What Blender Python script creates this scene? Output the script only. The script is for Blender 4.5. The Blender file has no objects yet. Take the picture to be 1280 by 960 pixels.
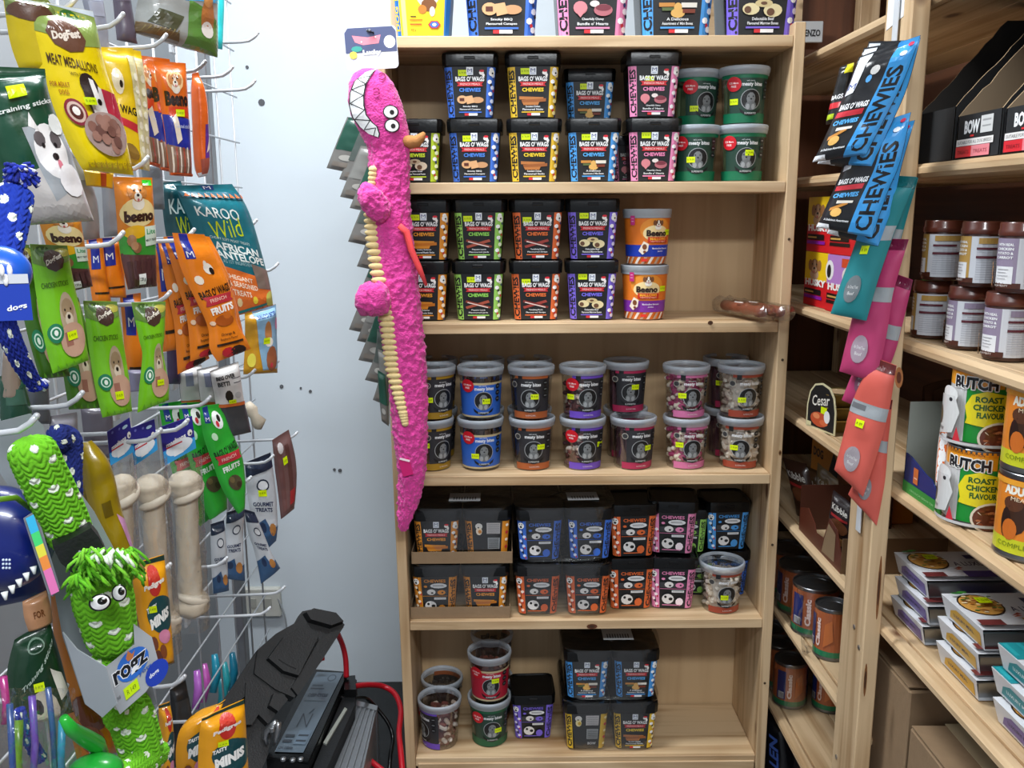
import bpy, math, random
from mathutils import Vector, Matrix, noise
from mathutils.geometry import tessellate_polygon
random.seed(7)
V = Vector; PI = math.pi
scn = bpy.context.scene; COL = scn.collection
# ---------------------------------------------------------------- camera
F, PITCH, ROLL, YAW, H = 1107.0, .19326, -.0048, -.00667, 1.5
cam_d = bpy.data.cameras.new('camera'); cam = bpy.data.objects.new('camera', cam_d); COL.objects.link(cam)
CR = (Matrix.Rotation(YAW, 3, 'Z') @ Matrix.Rotation(PI/2-PITCH, 3, 'X') @ Matrix.Rotation(ROLL, 3, 'Z'))
cam.matrix_world = Matrix.Translation((0, 0, H)) @ CR.to_4x4()
cam_d.sensor_width = 36; cam_d.lens = F*36/1280; cam_d.clip_start = .02
scn.camera = cam
# ---------------------------------------------------------------- light
w = bpy.data.worlds.new('world'); scn.world = w; w.use_nodes = True
w.node_tree.nodes['Background'].inputs[0].default_value = (.80, .88, 1, 1)
w.node_tree.nodes['Background'].inputs[1].default_value = .30
def area(name, loc, sx, sy, power, col=(1, 1, 1), target=None, rot=(0, 0, 0)):
    l = bpy.data.lights.new(name, 'AREA'); l.shape = 'RECTANGLE'; l.size = sx; l.size_y = sy; l.energy = power; l.color = col
    o = bpy.data.objects.new(name, l); COL.objects.link(o); o.location = loc; o.rotation_euler = rot
    if target: o.rotation_euler = (V(target)-V(loc)).to_track_quat('-Z', 'Y').to_euler()
    return o
area('ceiling_tube_light', (-.5, 1.45, 2.64), .9, .25, 27, (.93, .97, 1))
area('ceiling_tube_light', (.25, -.5, 2.66), 1.3, .3, 46, (.93, .97, 1))
scn.view_settings.view_transform = 'Standard'; scn.view_settings.look = 'None'
scn.view_settings.gamma = 1; scn.view_settings.use_curve_mapping = False
scn.view_settings.exposure = .60

# ---------------------------------------------------------------- projection helpers
def ray(px, py): return CR @ V(((px-640)/F, (480-py)/F, -1))
O0 = V((0, 0, H))
def PY(px, py, Y): d = ray(px, py); return O0+d*(Y/d.y)
def PX(px, py, X): d = ray(px, py); return O0+d*(X/d.x)
def PZ(px, py, Z): d = ray(px, py); return O0+d*((Z-H)/d.z)
def PP(px, py, c, n): d = ray(px, py); return O0+d*((c-O0).dot(n)/d.dot(n))
CRi = CR.transposed()
def proj(p): q = CRi @ (V(p)-O0); return 640-F*q.x/q.z, 480+F*q.y/q.z
def x_at(px, Y, Z):
    a, b = -3, 3
    for _ in range(40):
        m = (a+b)/2
        if proj((m, Y, Z))[0] < px: a = m
        else: b = m
    return a
def y_at(px, X, Z):
    a, b = .3, 6
    for _ in range(40):
        m = (a+b)/2
        if (proj((X, m, Z))[0] > px) == (X > 0): a = m
        else: b = m
    return a
def hexc(h):
    if not isinstance(h, str): return tuple(h)[:3]
    h = h.lstrip('#')
    if len(h) == 3: h = ''.join(c*2 for c in h)
    r = []
    for i in (0, 2, 4):
        c = int(h[i:i+2], 16)/255
        r.append(c/12.92 if c <= .04045 else ((c+.055)/1.055)**2.4)
    return tuple(r)

# ---------------------------------------------------------------- materials
M = {}
def mat(name, col=None, rough=.5, metal=0, bump=0, bscale=60, clear=None, clearcol=(1, 1, 1), spec=.5, coat=0, vary=0, sheen=0, emit=0):
    m = bpy.data.materials.new(name); m.use_nodes = True; nt = m.node_tree; N = nt.nodes; L = nt.links
    b = N['Principled BSDF']; b.inputs['Roughness'].default_value = rough; b.inputs['Metallic'].default_value = metal
    b.inputs['Specular IOR Level'].default_value = spec; b.inputs['Coat Weight'].default_value = coat
    if sheen: b.inputs['Sheen Weight'].default_value = sheen
    tc = N.new('ShaderNodeTexCoord')
    if col is None:
        a = N.new('ShaderNodeVertexColor'); a.layer_name = 'Col'; src = a.outputs[0]
    else:
        a = N.new('ShaderNodeRGB'); a.outputs[0].default_value = (*hexc(col), 1); src = a.outputs[0]
    if vary:
        nz = N.new('ShaderNodeTexNoise'); nz.inputs['Scale'].default_value = bscale*.4; nz.inputs['Detail'].default_value = 5
        L.new(tc.outputs['Object'], nz.inputs['Vector'])
        mr = N.new('ShaderNodeMapRange'); mr.inputs['To Min'].default_value = 1-vary; mr.inputs['To Max'].default_value = 1+vary
        L.new(nz.outputs['Fac'], mr.inputs['Value'])
        mx = N.new('ShaderNodeVectorMath'); mx.operation = 'MULTIPLY'
        L.new(src, mx.inputs[0]); L.new(mr.outputs[0], mx.inputs[1]); src = mx.outputs[0]
    L.new(src, b.inputs['Base Color'])
    if bump:
        nz = N.new('ShaderNodeTexNoise'); nz.inputs['Scale'].default_value = bscale; nz.inputs['Detail'].default_value = 3
        L.new(tc.outputs['Object'], nz.inputs['Vector'])
        bp = N.new('ShaderNodeBump'); bp.inputs['Strength'].default_value = bump; bp.inputs['Distance'].default_value = .004
        L.new(nz.outputs['Fac'], bp.inputs['Height']); L.new(bp.outputs[0], b.inputs['Normal'])
    if clear is not None:
        t = N.new('ShaderNodeBsdfTransparent'); t.inputs[0].default_value = (*clearcol, 1)
        mix = N.new('ShaderNodeMixShader'); mix.inputs[0].default_value = clear
        fr = N.new('ShaderNodeFresnel'); fr.inputs[0].default_value = 1.45
        if bump: L.new(bp.outputs[0], fr.inputs['Normal'])
        ad = N.new('ShaderNodeMath'); ad.operation = 'ADD'; ad.use_clamp = True; ad.inputs[1].default_value = clear
        fm = N.new('ShaderNodeMath'); fm.operation = 'MINIMUM'; fm.inputs[1].default_value = .30; L.new(fr.outputs[0], fm.inputs[0]); L.new(fm.outputs[0], ad.inputs[0]); L.new(ad.outputs[0], mix.inputs[0])
        if clear < .15:
            gl = N.new('ShaderNodeBsdfGlossy'); gl.inputs['Roughness'].default_value = rough; N.remove(b)
            if bump: L.new(bp.outputs[0], gl.inputs['Normal'])
            b = gl
        L.new(t.outputs[0], mix.inputs[1]); L.new(b.outputs[0], mix.inputs[2])
        L.new(mix.outputs[0], N['Material Output'].inputs[0])
    M[name] = m; return m
mat('print', rough=.42)
mat('print_glossy', rough=.28, coat=.3)
mat('foil', rough=.3, bump=.35, bscale=45, coat=.3)
mat('foil_silver', col='#b9bcbd', rough=.28, metal=.8, bump=.4, bscale=60)
mat('matte', rough=.8)
mat('fabric', rough=.95, bump=.3, bscale=400, vary=.08)
mat('fleece', rough=.95, bump=.8, bscale=260, vary=.2, sheen=.35)
mat('black_plastic', col='#08090a', rough=.25, spec=.4, bump=.05, bscale=200)
mat('rough_black', col='#0e1012', rough=.5, bump=.15, bscale=300, vary=.2)
mat('white_metal', col='#c9ccd0', rough=.35, metal=.2)
mat('steel', col='#a9abad', rough=.3, metal=.9)
mat('aluminium', col='#8f9296', rough=.42, metal=.7, bump=.1, bscale=90, vary=.15)
mat('tin_lid', col='#7d7f82', rough=.3, metal=.9)
mat('clear_wall', col='#cdd4d8', rough=.12, clear=.10)
mat('clear_lid', col='#d3dce6', rough=.22, clear=.42)
mat('clear_disc', col='#c3ccd4', rough=.1, clear=.04)
mat('shrink_wrap', col='#e6ecf0', rough=.16, clear=.09, bump=1, bscale=34)
mat('cellophane', col='#dfe6ea', rough=.12, clear=.1, bump=1, bscale=60)
mat('cardboard', col='#8d7458', rough=.85, bump=.15, bscale=120, vary=.12)
mat('grey_card', col='#8d9088', rough=.85, vary=.08, bscale=40)
mat('rawhide', rough=.5, bump=.3, bscale=50, vary=.1)
mat('treats', rough=.7, bump=.3, bscale=150, vary=.25)
mat('red_rubber', col='#b01020', rough=.35)
def wood(name, axis, base='#d0b48e', dark='#99744a', sc=1.0, knots=True):
    m = bpy.data.materials.new(name); m.use_nodes = True; nt = m.node_tree; N = nt.nodes; L = nt.links
    b = N['Principled BSDF']; b.inputs['Roughness'].default_value = .55
    tc = N.new('ShaderNodeTexCoord'); oi = N.new('ShaderNodeObjectInfo')
    sh = N.new('ShaderNodeVectorMath'); sh.operation = 'ADD'
    cx = N.new('ShaderNodeCombineXYZ')
    mu = N.new('ShaderNodeMath'); mu.operation = 'MULTIPLY'; mu.inputs[1].default_value = 37
    L.new(oi.outputs['Random'], mu.inputs[0]); L.new(mu.outputs[0], cx.inputs[0]); L.new(mu.outputs[0], cx.inputs[1]); L.new(mu.outputs[0], cx.inputs[2])
    L.new(tc.outputs['Object'], sh.inputs[0]); L.new(cx.outputs[0], sh.inputs[1])
    mp = N.new('ShaderNodeMapping'); s = [34*sc]*3; s[axis] = 1.6*sc; mp.inputs['Scale'].default_value = s
    L.new(sh.outputs[0], mp.inputs['Vector'])
    n1 = N.new('ShaderNodeTexNoise'); n1.inputs['Scale'].default_value = 1; n1.inputs['Detail'].default_value = 6; n1.inputs['Distortion'].default_value = .8
    L.new(mp.outputs[0], n1.inputs['Vector'])
    n2 = N.new('ShaderNodeTexNoise'); n2.inputs['Scale'].default_value = 5; n2.inputs['Detail'].default_value = 2
    L.new(sh.outputs[0], n2.inputs['Vector'])
    ad = N.new('ShaderNodeMath'); ad.operation = 'MULTIPLY_ADD'; ad.inputs[1].default_value = .35
    L.new(n2.outputs['Fac'], ad.inputs[0]); L.new(n1.outputs['Fac'], ad.inputs[2])
    cr = N.new('ShaderNodeValToRGB'); cr.color_ramp.elements[0].position = .42; cr.color_ramp.elements[1].position = .74
    cr.color_ramp.elements[0].color = (*hexc(dark), 1); cr.color_ramp.elements[1].color = (*hexc(base), 1)
    L.new(ad.outputs[0], cr.inputs[0]); out = cr.outputs[0]
    if knots:
        mp2 = N.new('ShaderNodeMapping'); s = [9*sc]*3; s[axis] = 4.5*sc; mp2.inputs['Scale'].default_value = s
        L.new(sh.outputs[0], mp2.inputs['Vector'])
        vo = N.new('ShaderNodeTexVoronoi'); vo.inputs['Scale'].default_value = 1; L.new(mp2.outputs[0], vo.inputs['Vector'])
        k = N.new('ShaderNodeValToRGB'); k.color_ramp.elements[0].position = .05; k.color_ramp.elements[1].position = .12
        k.color_ramp.elements[0].color = (1, 1, 1, 1); k.color_ramp.elements[1].color = (0, 0, 0, 1)
        L.new(vo.outputs['Distance'], k.inputs[0])
        mx = N.new('ShaderNodeMix'); mx.data_type = 'RGBA'; mx.inputs[7].default_value = (*hexc('#5e3a20'), 1)
        L.new(k.outputs[0], mx.inputs[0]); L.new(out, mx.inputs[6]); out = mx.outputs[2]
    L.new(out, b.inputs['Base Color'])
    bp = N.new('ShaderNodeBump'); bp.inputs['Strength'].default_value = .2; bp.inputs['Distance'].default_value = .002
    L.new(n1.outputs['Fac'], bp.inputs['Height']); L.new(bp.outputs[0], b.inputs['Normal'])
    M[name] = m
for i, a in enumerate('xyz'):
    wood('pine_'+a, i)
    wood('panel_'+a, i, '#6a4028', '#482a1a', .8, False)
wood('ply', 2, '#c6a880', '#b2926c', .6, False)

# ---------------------------------------------------------------- geometry collector
class G:
    def __init__(s): s.v = []; s.f = []; s.c = []; s.m = []
    def add(s, vs, fs, col=(.8, .8, .8), mi=0, cols=None):
        o = len(s.v); s.v.extend([tuple(p) for p in vs]); s.f.extend([tuple(i+o for i in f) for f in fs])
        if cols is not None: s.c.extend(cols)
        else: col = hexc(col); s.c.extend([col]*len(fs))
        s.m.extend([mi]*len(fs)); return s
    def grid(s, fn, nu, nv, col=(.8, .8, .8), mi=0, cu=False, flip=False):
        nuu = nu if cu else nu+1
        vs = [fn(i/nu, j/nv) for j in range(nv+1) for i in range(nuu)]
        fs = []; cols = []
        for j in range(nv):
            for i in range(nu):
                i2 = (i+1) % nuu if cu else i+1
                q = (j*nuu+i, j*nuu+i2, (j+1)*nuu+i2, (j+1)*nuu+i)
                fs.append(q[::-1] if flip else q)
                cols.append(hexc(col((i+.5)/nu, (j+.5)/nv)) if callable(col) else hexc(col))
        return s.add(vs, fs, cols=cols, mi=mi)
    def box(s, c, d, col=(.8, .8, .8), rot=None, mi=0, bev=0):
        x, y, z = d[0]/2, d[1]/2, d[2]/2
        if bev:
            b = min(bev, x*.9, y*.9, z*.9); vs = []; idx = {}
            for sx in (-1, 1):
                for sy in (-1, 1):
                    for sz in (-1, 1):
                        for k, p in enumerate(((x, y-b, z-b), (x-b, y, z-b), (x-b, y-b, z))):
                            idx[sx, sy, sz, k] = len(vs); vs.append(V((p[0]*sx, p[1]*sy, p[2]*sz)))
            fs = []
            for sg in (-1, 1):
                for k in range(3):
                    cyc = [(-1, -1), (1, -1), (1, 1), (-1, 1)]
                    fl = []
                    for a, bb in cyc:
                        t = [0, 0, 0]; t[k] = sg; t[(k+1) % 3] = a; t[(k+2) % 3] = bb
                        fl.append(idx[t[0], t[1], t[2], k])
                    fs.append(fl if sg > 0 else fl[::-1])
            for k in range(3):
                k1, k2 = (k+1) % 3, (k+2) % 3
                for a in (-1, 1):
                    for bb in (-1, 1):
                        t0 = [0, 0, 0]; t1 = [0, 0, 0]; t0[k] = -1; t1[k] = 1; t0[k1] = t1[k1] = a; t0[k2] = t1[k2] = bb
                        q = [idx[*t0, k1], idx[*t1, k1], idx[*t1, k2], idx[*t0, k2]]
                        fs.append(q if a*bb < 0 else q[::-1])
            for sx in (-1, 1):
                for sy in (-1, 1):
                    for sz in (-1, 1):
                        q = [idx[sx, sy, sz, k] for k in range(3)]
                        fs.append(q if sx*sy*sz > 0 else q[::-1])
        else:
            vs = [V((sx*x, sy*y, sz*z)) for sx in (-1, 1) for sy in (-1, 1) for sz in (-1, 1)]
            fs = [(0, 1, 3, 2), (4, 6, 7, 5), (0, 4, 5, 1), (2, 3, 7, 6), (0, 2, 6, 4), (1, 5, 7, 3)]
        if rot is not None: vs = [rot @ p for p in vs]
        return s.add([p+V(c) for p in vs], fs, col, mi)
    def tube(s, pts, r, n=8, col=(.8, .8, .8), mi=0, cap=True):
        pts = [V(p) for p in pts]; rr = r if hasattr(r, '__len__') else [r]*len(pts)
        up = V((0, 0, 1)); vs = []; a = None
        for i, p in enumerate(pts):
            t = (pts[min(i+1, len(pts)-1)]-pts[max(i-1, 0)]).normalized()
            if a is None: a = t.cross(up) if abs(t.dot(up)) < .95 else t.cross(V((1, 0, 0)))
            a = (a-t*a.dot(t)).normalized(); b = t.cross(a)
            for k in range(n):
                th = 2*PI*k/n; vs.append(p+(a*math.cos(th)+b*math.sin(th))*rr[i])
        fs = [(j*n+k, j*n+(k+1) % n, (j+1)*n+(k+1) % n, (j+1)*n+k) for j in range(len(pts)-1) for k in range(n)]
        if cap: fs.append(tuple(range(n))[::-1]); fs.append(tuple((len(pts)-1)*n+k for k in range(n)))
        return s.add(vs, fs, col, mi)
    def lathe(s, prof, n=24, c=(0, 0, 0), col=(.8, .8, .8), mi=0, cols=None, cap=True):
        vs = [V(c)+V((r*math.cos(2*PI*k/n), r*math.sin(2*PI*k/n), z)) for r, z in prof for k in range(n)]
        fs = []; cc = []
        for j in range(len(prof)-1):
            for k in range(n):
                fs.append((j*n+k, j*n+(k+1) % n, (j+1)*n+(k+1) % n, (j+1)*n+k)); cc.append(hexc(cols[j]) if cols else hexc(col))
        if cap and prof[0][0] > 1e-4: fs.append(tuple(range(n))[::-1]); cc.append(cc[0])
        if cap and prof[-1][0] > 1e-4: fs.append(tuple((len(prof)-1)*n+k for k in range(n))); cc.append(cc[-1])
        return s.add(vs, fs, cols=cc, mi=mi)
    def ell(s, c, r, col, nu=8, nv=5, rot=None, mi=0):
        def fn(u, v):
            th = 2*PI*u; ph = PI*(v-.5)
            p = V((r[0]*math.cos(ph)*math.cos(th), r[1]*math.cos(ph)*math.sin(th), r[2]*math.sin(ph)))
            return V(c)+(rot @ p if rot else p)
        return s.grid(fn, nu, nv, col, mi, cu=True)
    def mesh(s, name, mats, smooth=False):
        me = bpy.data.meshes.new(name); me.from_pydata(s.v, [], s.f)
        for m in (mats if isinstance(mats, (list, tuple)) else [mats]): me.materials.append(M[m])
        at = me.color_attributes.new('Col', 'FLOAT_COLOR', 'CORNER')
        buf = []
        for f, c in zip(s.f, s.c): buf.extend((c[0], c[1], c[2], 1.0)*len(f))
        at.data.foreach_set('color', buf)
        me.polygons.foreach_set('material_index', s.m)
        if smooth is True: me.shade_smooth()
        elif smooth: me.shade_smooth(); me.set_sharp_from_angle(angle=math.radians(smooth))
        return me
def link(name, me, parent=None, loc=None, rz=0):
    o = bpy.data.objects.new(name, me); COL.objects.link(o)
    if parent: o.parent = parent
    if loc is not None: o.location = loc
    if rz: o.rotation_euler.z = rz
    return o
def tag(o, label=None, cat=None, group=None, kind=None):
    if label: o['label'] = label
    if cat: o['category'] = cat
    if group: o['group'] = group
    if kind: o['kind'] = kind
    return o
def thing(name, label, cat, loc=(0, 0, 0), rz=0, group=None):
    return tag(link(name, None, loc=loc, rz=rz), label, cat, group)
def struct(name, g, m, smooth=False): return tag(link(name, g.mesh(name, m, smooth)), kind='structure')
def dup(root, label, loc, rz=0, group=None, scale=None):
    r = root.copy(); COL.objects.link(r); r.location = loc; r.rotation_euler = (0, 0, rz); r['label'] = label
    if group: r['group'] = group
    if scale: r.scale = (scale,)*3
    for ch in list(root.children):
        c = ch.copy(); COL.objects.link(c); c.parent = r
        for g in list(ch.children):
            d = g.copy(); COL.objects.link(d); d.parent = c
    return r

# ---------------------------------------------------------------- flat print (decals as thin tessellated shapes)
_tx = {}
def text_tris(s, bold=0):
    k = (s, bold)
    if k in _tx: return _tx[k]
    cu = bpy.data.curves.new('t', 'FONT'); cu.body = s; cu.size = 1; cu.resolution_u = 2; cu.offset = bold; cu.fill_mode = 'FRONT'
    o = bpy.data.objects.new('t', cu); COL.objects.link(o)
    dg = bpy.context.evaluated_depsgraph_get(); me = bpy.data.meshes.new_from_object(o.evaluated_get(dg))
    me.calc_loop_triangles()
    vs = [(v.co.x, v.co.y) for v in me.vertices]; ts = [tuple(t.vertices) for t in me.loop_triangles]
    bpy.data.objects.remove(o); bpy.data.curves.remove(cu); bpy.data.meshes.remove(me)
    x0 = min(v[0] for v in vs); x1 = max(v[0] for v in vs)
    y0 = min(v[1] for v in vs); y1 = max(v[1] for v in vs)
    if y1-y0 < 1e-4: y1 = y0+1
    out = ([((x-x0)/(x1-x0)-.5, (y-y0)/(y1-y0)-.5) for x, y in vs], ts)
    _tx[k] = out; return out
def ccw(p, t):
    a, b, c = (p[i] for i in t)
    return t if (b[0]-a[0])*(c[1]-a[1])-(b[1]-a[1])*(c[0]-a[0]) >= 0 else t[::-1]
def decal(g, shapes, fn, mx=.02, my=None, lift=.0006, step=.00012, mi=0):
    """shapes in label space; fn(x,y,lift)->point; mx,my largest piece"""
    my = my or mx; z = lift
    for sh in shapes:
        k = sh[0]
        if k == 'r': _, x0, y0, x1, y1, col = sh; P = [(x0, y0), (x1, y0), (x1, y1), (x0, y1)]; T = [(0, 1, 2), (0, 2, 3)]
        elif k == 'e':
            _, cx, cy, rx, ry, col = sh[:6]; n = sh[6] if len(sh) > 6 else 14
            P = [(cx, cy)]+[(cx+rx*math.cos(2*PI*i/n), cy+ry*math.sin(2*PI*i/n)) for i in range(n)]
            T = [(0, 1+i, 1+(i+1) % n) for i in range(n)]
        elif k == 'p':
            _, P, col = sh; P = list(P); T = [tuple(t) for t in tessellate_polygon([[V((x, y, 0)) for x, y in P]])]
        elif k == 't':
            _, s, cx, cy, w_, h_, col = sh[:7]; rot = sh[7] if len(sh) > 7 else 0; bold = sh[8] if len(sh) > 8 else .02
            vs, T = text_tris(s, bold)
            if rot == 90: P = [(cx-b*h_, cy+a*w_) for a, b in vs]
            elif rot == -90: P = [(cx+b*h_, cy-a*w_) for a, b in vs]
            else:
                tn = math.tan(math.radians(rot)) if rot else 0
                P = [(cx+a*w_, cy+b*h_+a*w_*tn) for a, b in vs]
            T = list(T)
        P = list(P); T = [ccw(P, t) for t in T]; out = []
        st = list(T); cache = {}
        while st:
            a, b, c = st.pop()
            ls = [(math.hypot((P[i][0]-P[j][0])/mx, (P[i][1]-P[j][1])/my), i, j, o) for i, j, o in ((a, b, c), (b, c, a), (c, a, b))]
            l, i, j, o = max(ls)
            if l <= 1.001: out.append((a, b, c)); continue
            kk = (min(i, j), max(i, j))
            if kk not in cache: cache[kk] = len(P); P.append(((P[i][0]+P[j][0])/2, (P[i][1]+P[j][1])/2))
            m = cache[kk]; st.append((i, m, o)); st.append((m, j, o))
        g.add([fn(x, y, z) for x, y in P], out, col, mi)
        z += step
    return g
def dog(cx, cy, sx, sy, c1='#8a5a34', c2='#e8ddd0', c3='#221a18'):
    return [('e', cx-.75*sx, cy+.1*sy, .32*sx, .62*sy, c1, 10), ('e', cx+.75*sx, cy+.1*sy, .32*sx, .62*sy, c1, 10),
            ('e', cx, cy-.9*sy, .7*sx, .6*sy, c2, 12), ('e', cx, cy, .72*sx, .8*sy, c1, 12), ('e', cx, cy+.05*sy, .2*sx, .72*sy, c2, 10),
            ('e', cx, cy-.35*sy, .42*sx, .38*sy, c2, 12), ('e', cx, cy-.22*sy, .17*sx, .13*sy, c3, 8),
            ('e', cx-.34*sx, cy+.22*sy, .1*sx, .11*sy, c3, 7), ('e', cx+.34*sx, cy+.22*sy, .1*sx, .11*sy, c3, 7),
            ('e', cx, cy-.6*sy, .13*sx, .12*sy, '#c9606a', 7)]
YEL = '#d8f000'
def sticker_mesh(fn, x, y, w_=.017, h_=.0115, txt='R 79.99', mx=.006, lift=.002):
    g = G(); decal(g, [('r', x-w_/2, y-h_/2, x+w_/2, y+h_/2, YEL), ('t', txt, x, y, w_*.75, h_*.35, '#5c6a10', 0, 0)], fn, mx, None, lift)
    return g
# ================================================================ the setting
g = G(); g.box((0, .6, -.02), (4, 5, .04)); struct('floor', g, 'rough_black')
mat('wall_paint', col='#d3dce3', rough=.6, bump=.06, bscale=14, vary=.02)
mat('floor_tile', col='#6f7073', rough=.6, vary=.15, bscale=20)
bpy.data.objects['floor'].data.materials[0] = M['floor_tile']
g = G(); g.box((-.15, 2.47, 1.35), (1.5, .04, 2.7)); struct('wall_back', g, 'wall_paint')
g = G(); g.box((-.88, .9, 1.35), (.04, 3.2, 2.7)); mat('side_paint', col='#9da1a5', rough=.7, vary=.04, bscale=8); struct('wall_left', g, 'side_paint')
g = G(); g.box((0, .9, 2.72), (4, 3.2, .04)); struct('ceiling', g, 'wall_paint')
g = G(); g.box((1.0, .9, 1.35), (.04, 3.2, 2.7)); struct('wall_right', g, 'panel_y')
g = G(); g.box((.80, 2.47, 1.35), (.38, .04, 2.7)); struct('wall_end', g, 'panel_z')
# screw holes and scuffs in the white wall
for i, (px, py, r) in enumerate([(327, 128, 4), (309, 84, 2), (352, 483, 2.5), (388, 489, 2), (376, 485, 1.5), (330, 352, 2), (425, 588, 2.5), (418, 587, 2)]):
    p = PY(px, py, 2.4495); g = G(); rr = r*2.45/F
    g.tube([(p.x, p.y, p.z), (p.x, p.y-.002, p.z)], rr, 8, '#54565a')
    tag(link('wall_hole', g.mesh('wall_hole', 'matte'), bpy.data.objects['wall_back']), None)

# ================================================================ bookcase
D = 1.83
SH = [1.836, 1.556, 1.270, .940, .605, .268]       # shelf top faces
bc = thing('bookcase', 'tall open pine bookcase full of pet treat tubs, standing in front of the white wall', 'bookcase', (0, 0, 0))
def part(name, g, m, parent, smooth=False, label=None):
    o = link(name, g.mesh(name, m, smooth), parent)
    if label: o['label'] = label
    return o
g = G(); g.box((.580, 1.94, .93), (.022, .22, 1.86), bev=.0015); part('side_panel', g, 'pine_z', bc)
LXo = lambda z: -.232-.0135*z            # the left side leans a little outwards
g = G(); g.box((0, 1.94, .906), (.022, .22, 1.812), bev=.0015); g.v = [(x+LXo(z)+.011, y, z) for x, y, z in g.v]; part('side_panel', g, 'pine_z', bc)
for z in SH+[]:
    xl = LXo(z)+(.0225 if z < 1.8 else 0); xr = .5685
    g = G(); g.box(((xl+xr)/2, 1.94, z-.011), (xr-xl, .216, .022), bev=.0015); part('shelf', g, 'pine_x', bc)
g = G(); g.box((.179, 1.838, .16), (.774, .018, .19), bev=.0015); part('plinth_board', g, 'pine_x', bc)
g = G(); g.box((.172, 2.054, .95), (.81, .006, 1.75)); g.v = [(x if x > 0 else LXo(z)+.004, y, z) for x, y, z in g.v]; part('back_panel', g, 'ply', bc)
for z in (1.44, 1.19, .78, .45, .2):
    g = G(); g.tube([(.580, 1.829, z), (.580, 1.8285, z)], .003, 8, '#4a3a28'); part('screw_hole', g, 'matte', bc)

# ================================================================ tubs
def rsq(s, a, r):
    """point at arc length s from the front middle on a rounded square of half width a"""
    sg = 1 if s >= 0 else -1; s = abs(s); f = a-r; q = PI*r/2; per = 2*f+q
    k = 0
    if s > f:
        s2 = s-f; k = int(s2//per); s2 -= k*per
        if s2 < q: th = s2/r; x, y = f+r*math.sin(th), -f-r*math.cos(th)
        else: x, y = a, -f+(s2-q)
        for _ in range(k): x, y = -y, x
    else: x, y = s, -a
    return x*sg, y
def ring(a, r, n=36):
    tot = 4*(2*(a-r)+PI*r/2); out = []
    for i in range(n): s = -tot/2+tot*i/n; out.append(rsq(s, a, r))
    return out
def rsq_loft(g, prof, n=36, col='#141517', mi=0, cap0=True, cap1=True):
    vs = [V((x, y, z)) for z, a, r in prof for x, y in ring(a, r, n)]
    m = len(prof); fs = [(j*n+k, j*n+(k+1) % n, (j+1)*n+(k+1) % n, (j+1)*n+k) for j in range(m-1) for k in range(n)]
    if cap0: fs.append(tuple(range(n))[::-1])
    if cap1: fs.append(tuple((m-1)*n+k for k in range(n)))
    g.add(vs, fs, col, mi)
TH = .127
def tub_fn(x, z, l):
    a = .0445+.0075*z/.105; xx, yy = rsq(x*(a/.0485), a, .014)
    d = V((xx, yy, 0)).normalized(); return V((xx, yy, z))+d*l
def nub(cx, cy, w_, h_, kind, c1, c2):
    if kind == 'heart': return [('e', cx-.016, cy+.001, .009, .0085, c1), ('e', cx+.002, cy+.006, .006, .004, '#e8dcd8'), ('p', [(cx-.025, cy), (cx-.007, cy), (cx-.016, cy-.011)], c1), ('e', cx+.013, cy-.002, .012, .0075, c2), ('e', cx+.013, cy+.001, .010, .004, '#7c3340')]
    if kind == 'sticks': return [('p', [(cx-.026, cy+.006), (cx+.02, cy+.004), (cx+.02, cy-.001), (cx-.026, cy)], c1), ('p', [(cx-.022, cy-.001), (cx+.025, cy+.002), (cx+.025, cy-.004), (cx-.02, cy-.008)], c2), ('p', [(cx-.02, cy-.006), (cx+.012, cy-.005), (cx+.01, cy-.011), (cx-.018, cy-.011)], c1)]
    if kind == 'cross': return [('p', [(cx-.026, cy-.006), (cx+.02, cy+.008), (cx+.023, cy+.003), (cx-.024, cy-.011)], c1), ('p', [(cx-.024, cy+.008), (cx+.026, cy-.006), (cx+.024, cy-.010), (cx-.026, cy+.003)], c2), ('p', [(cx-.021, cy+.004), (cx+.02, cy-.007), (cx+.019, cy-.009), (cx-.022, cy+.002)], '#e8d0c8')]
    if kind == 'rolls': return [('e', cx-.016, cy-.001, .011, .0075, c1), ('e', cx+.012, cy-.003, .012, .0085, c1), ('e', cx, cy+.006, .011, .005, c2), ('e', cx-.02, cy-.002, .0045, .0045, '#6b4a34'), ('e', cx+.009, cy-.005, .005, .0048, '#6b4a34'), ('e', cx, cy+.006, .004, .002, '#6b4a34')]
    if kind == 'mix': return [('r', cx-.024, cy+.002, cx-.004, cy+.007, c1), ('r', cx+.004, cy+.001, cx+.024, cy+.007, '#e6e0d4'), ('r', cx-.02, cy-.003, cx-.002, cy+.001, '#5a6a3a'), ('e', cx, cy-.006, .009, .006, c2), ('e', cx, cy+.001, .005, .006, c2), ('r', cx+.006, cy-.006, cx+.022, cy-.001, '#7a3420')]
    return [('e', cx-.015, cy, .010, .008, c1), ('e', cx+.014, cy-.001, .012, .006, c2), ('p', [(cx-.006, cy-.009), (cx+.008, cy-.006), (cx+.004, cy+.008), (cx-.008, cy+.006)], c1), ('r', cx-.02, cy-.003, cx-.011, cy+.003, '#5b2c22')]
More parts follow.
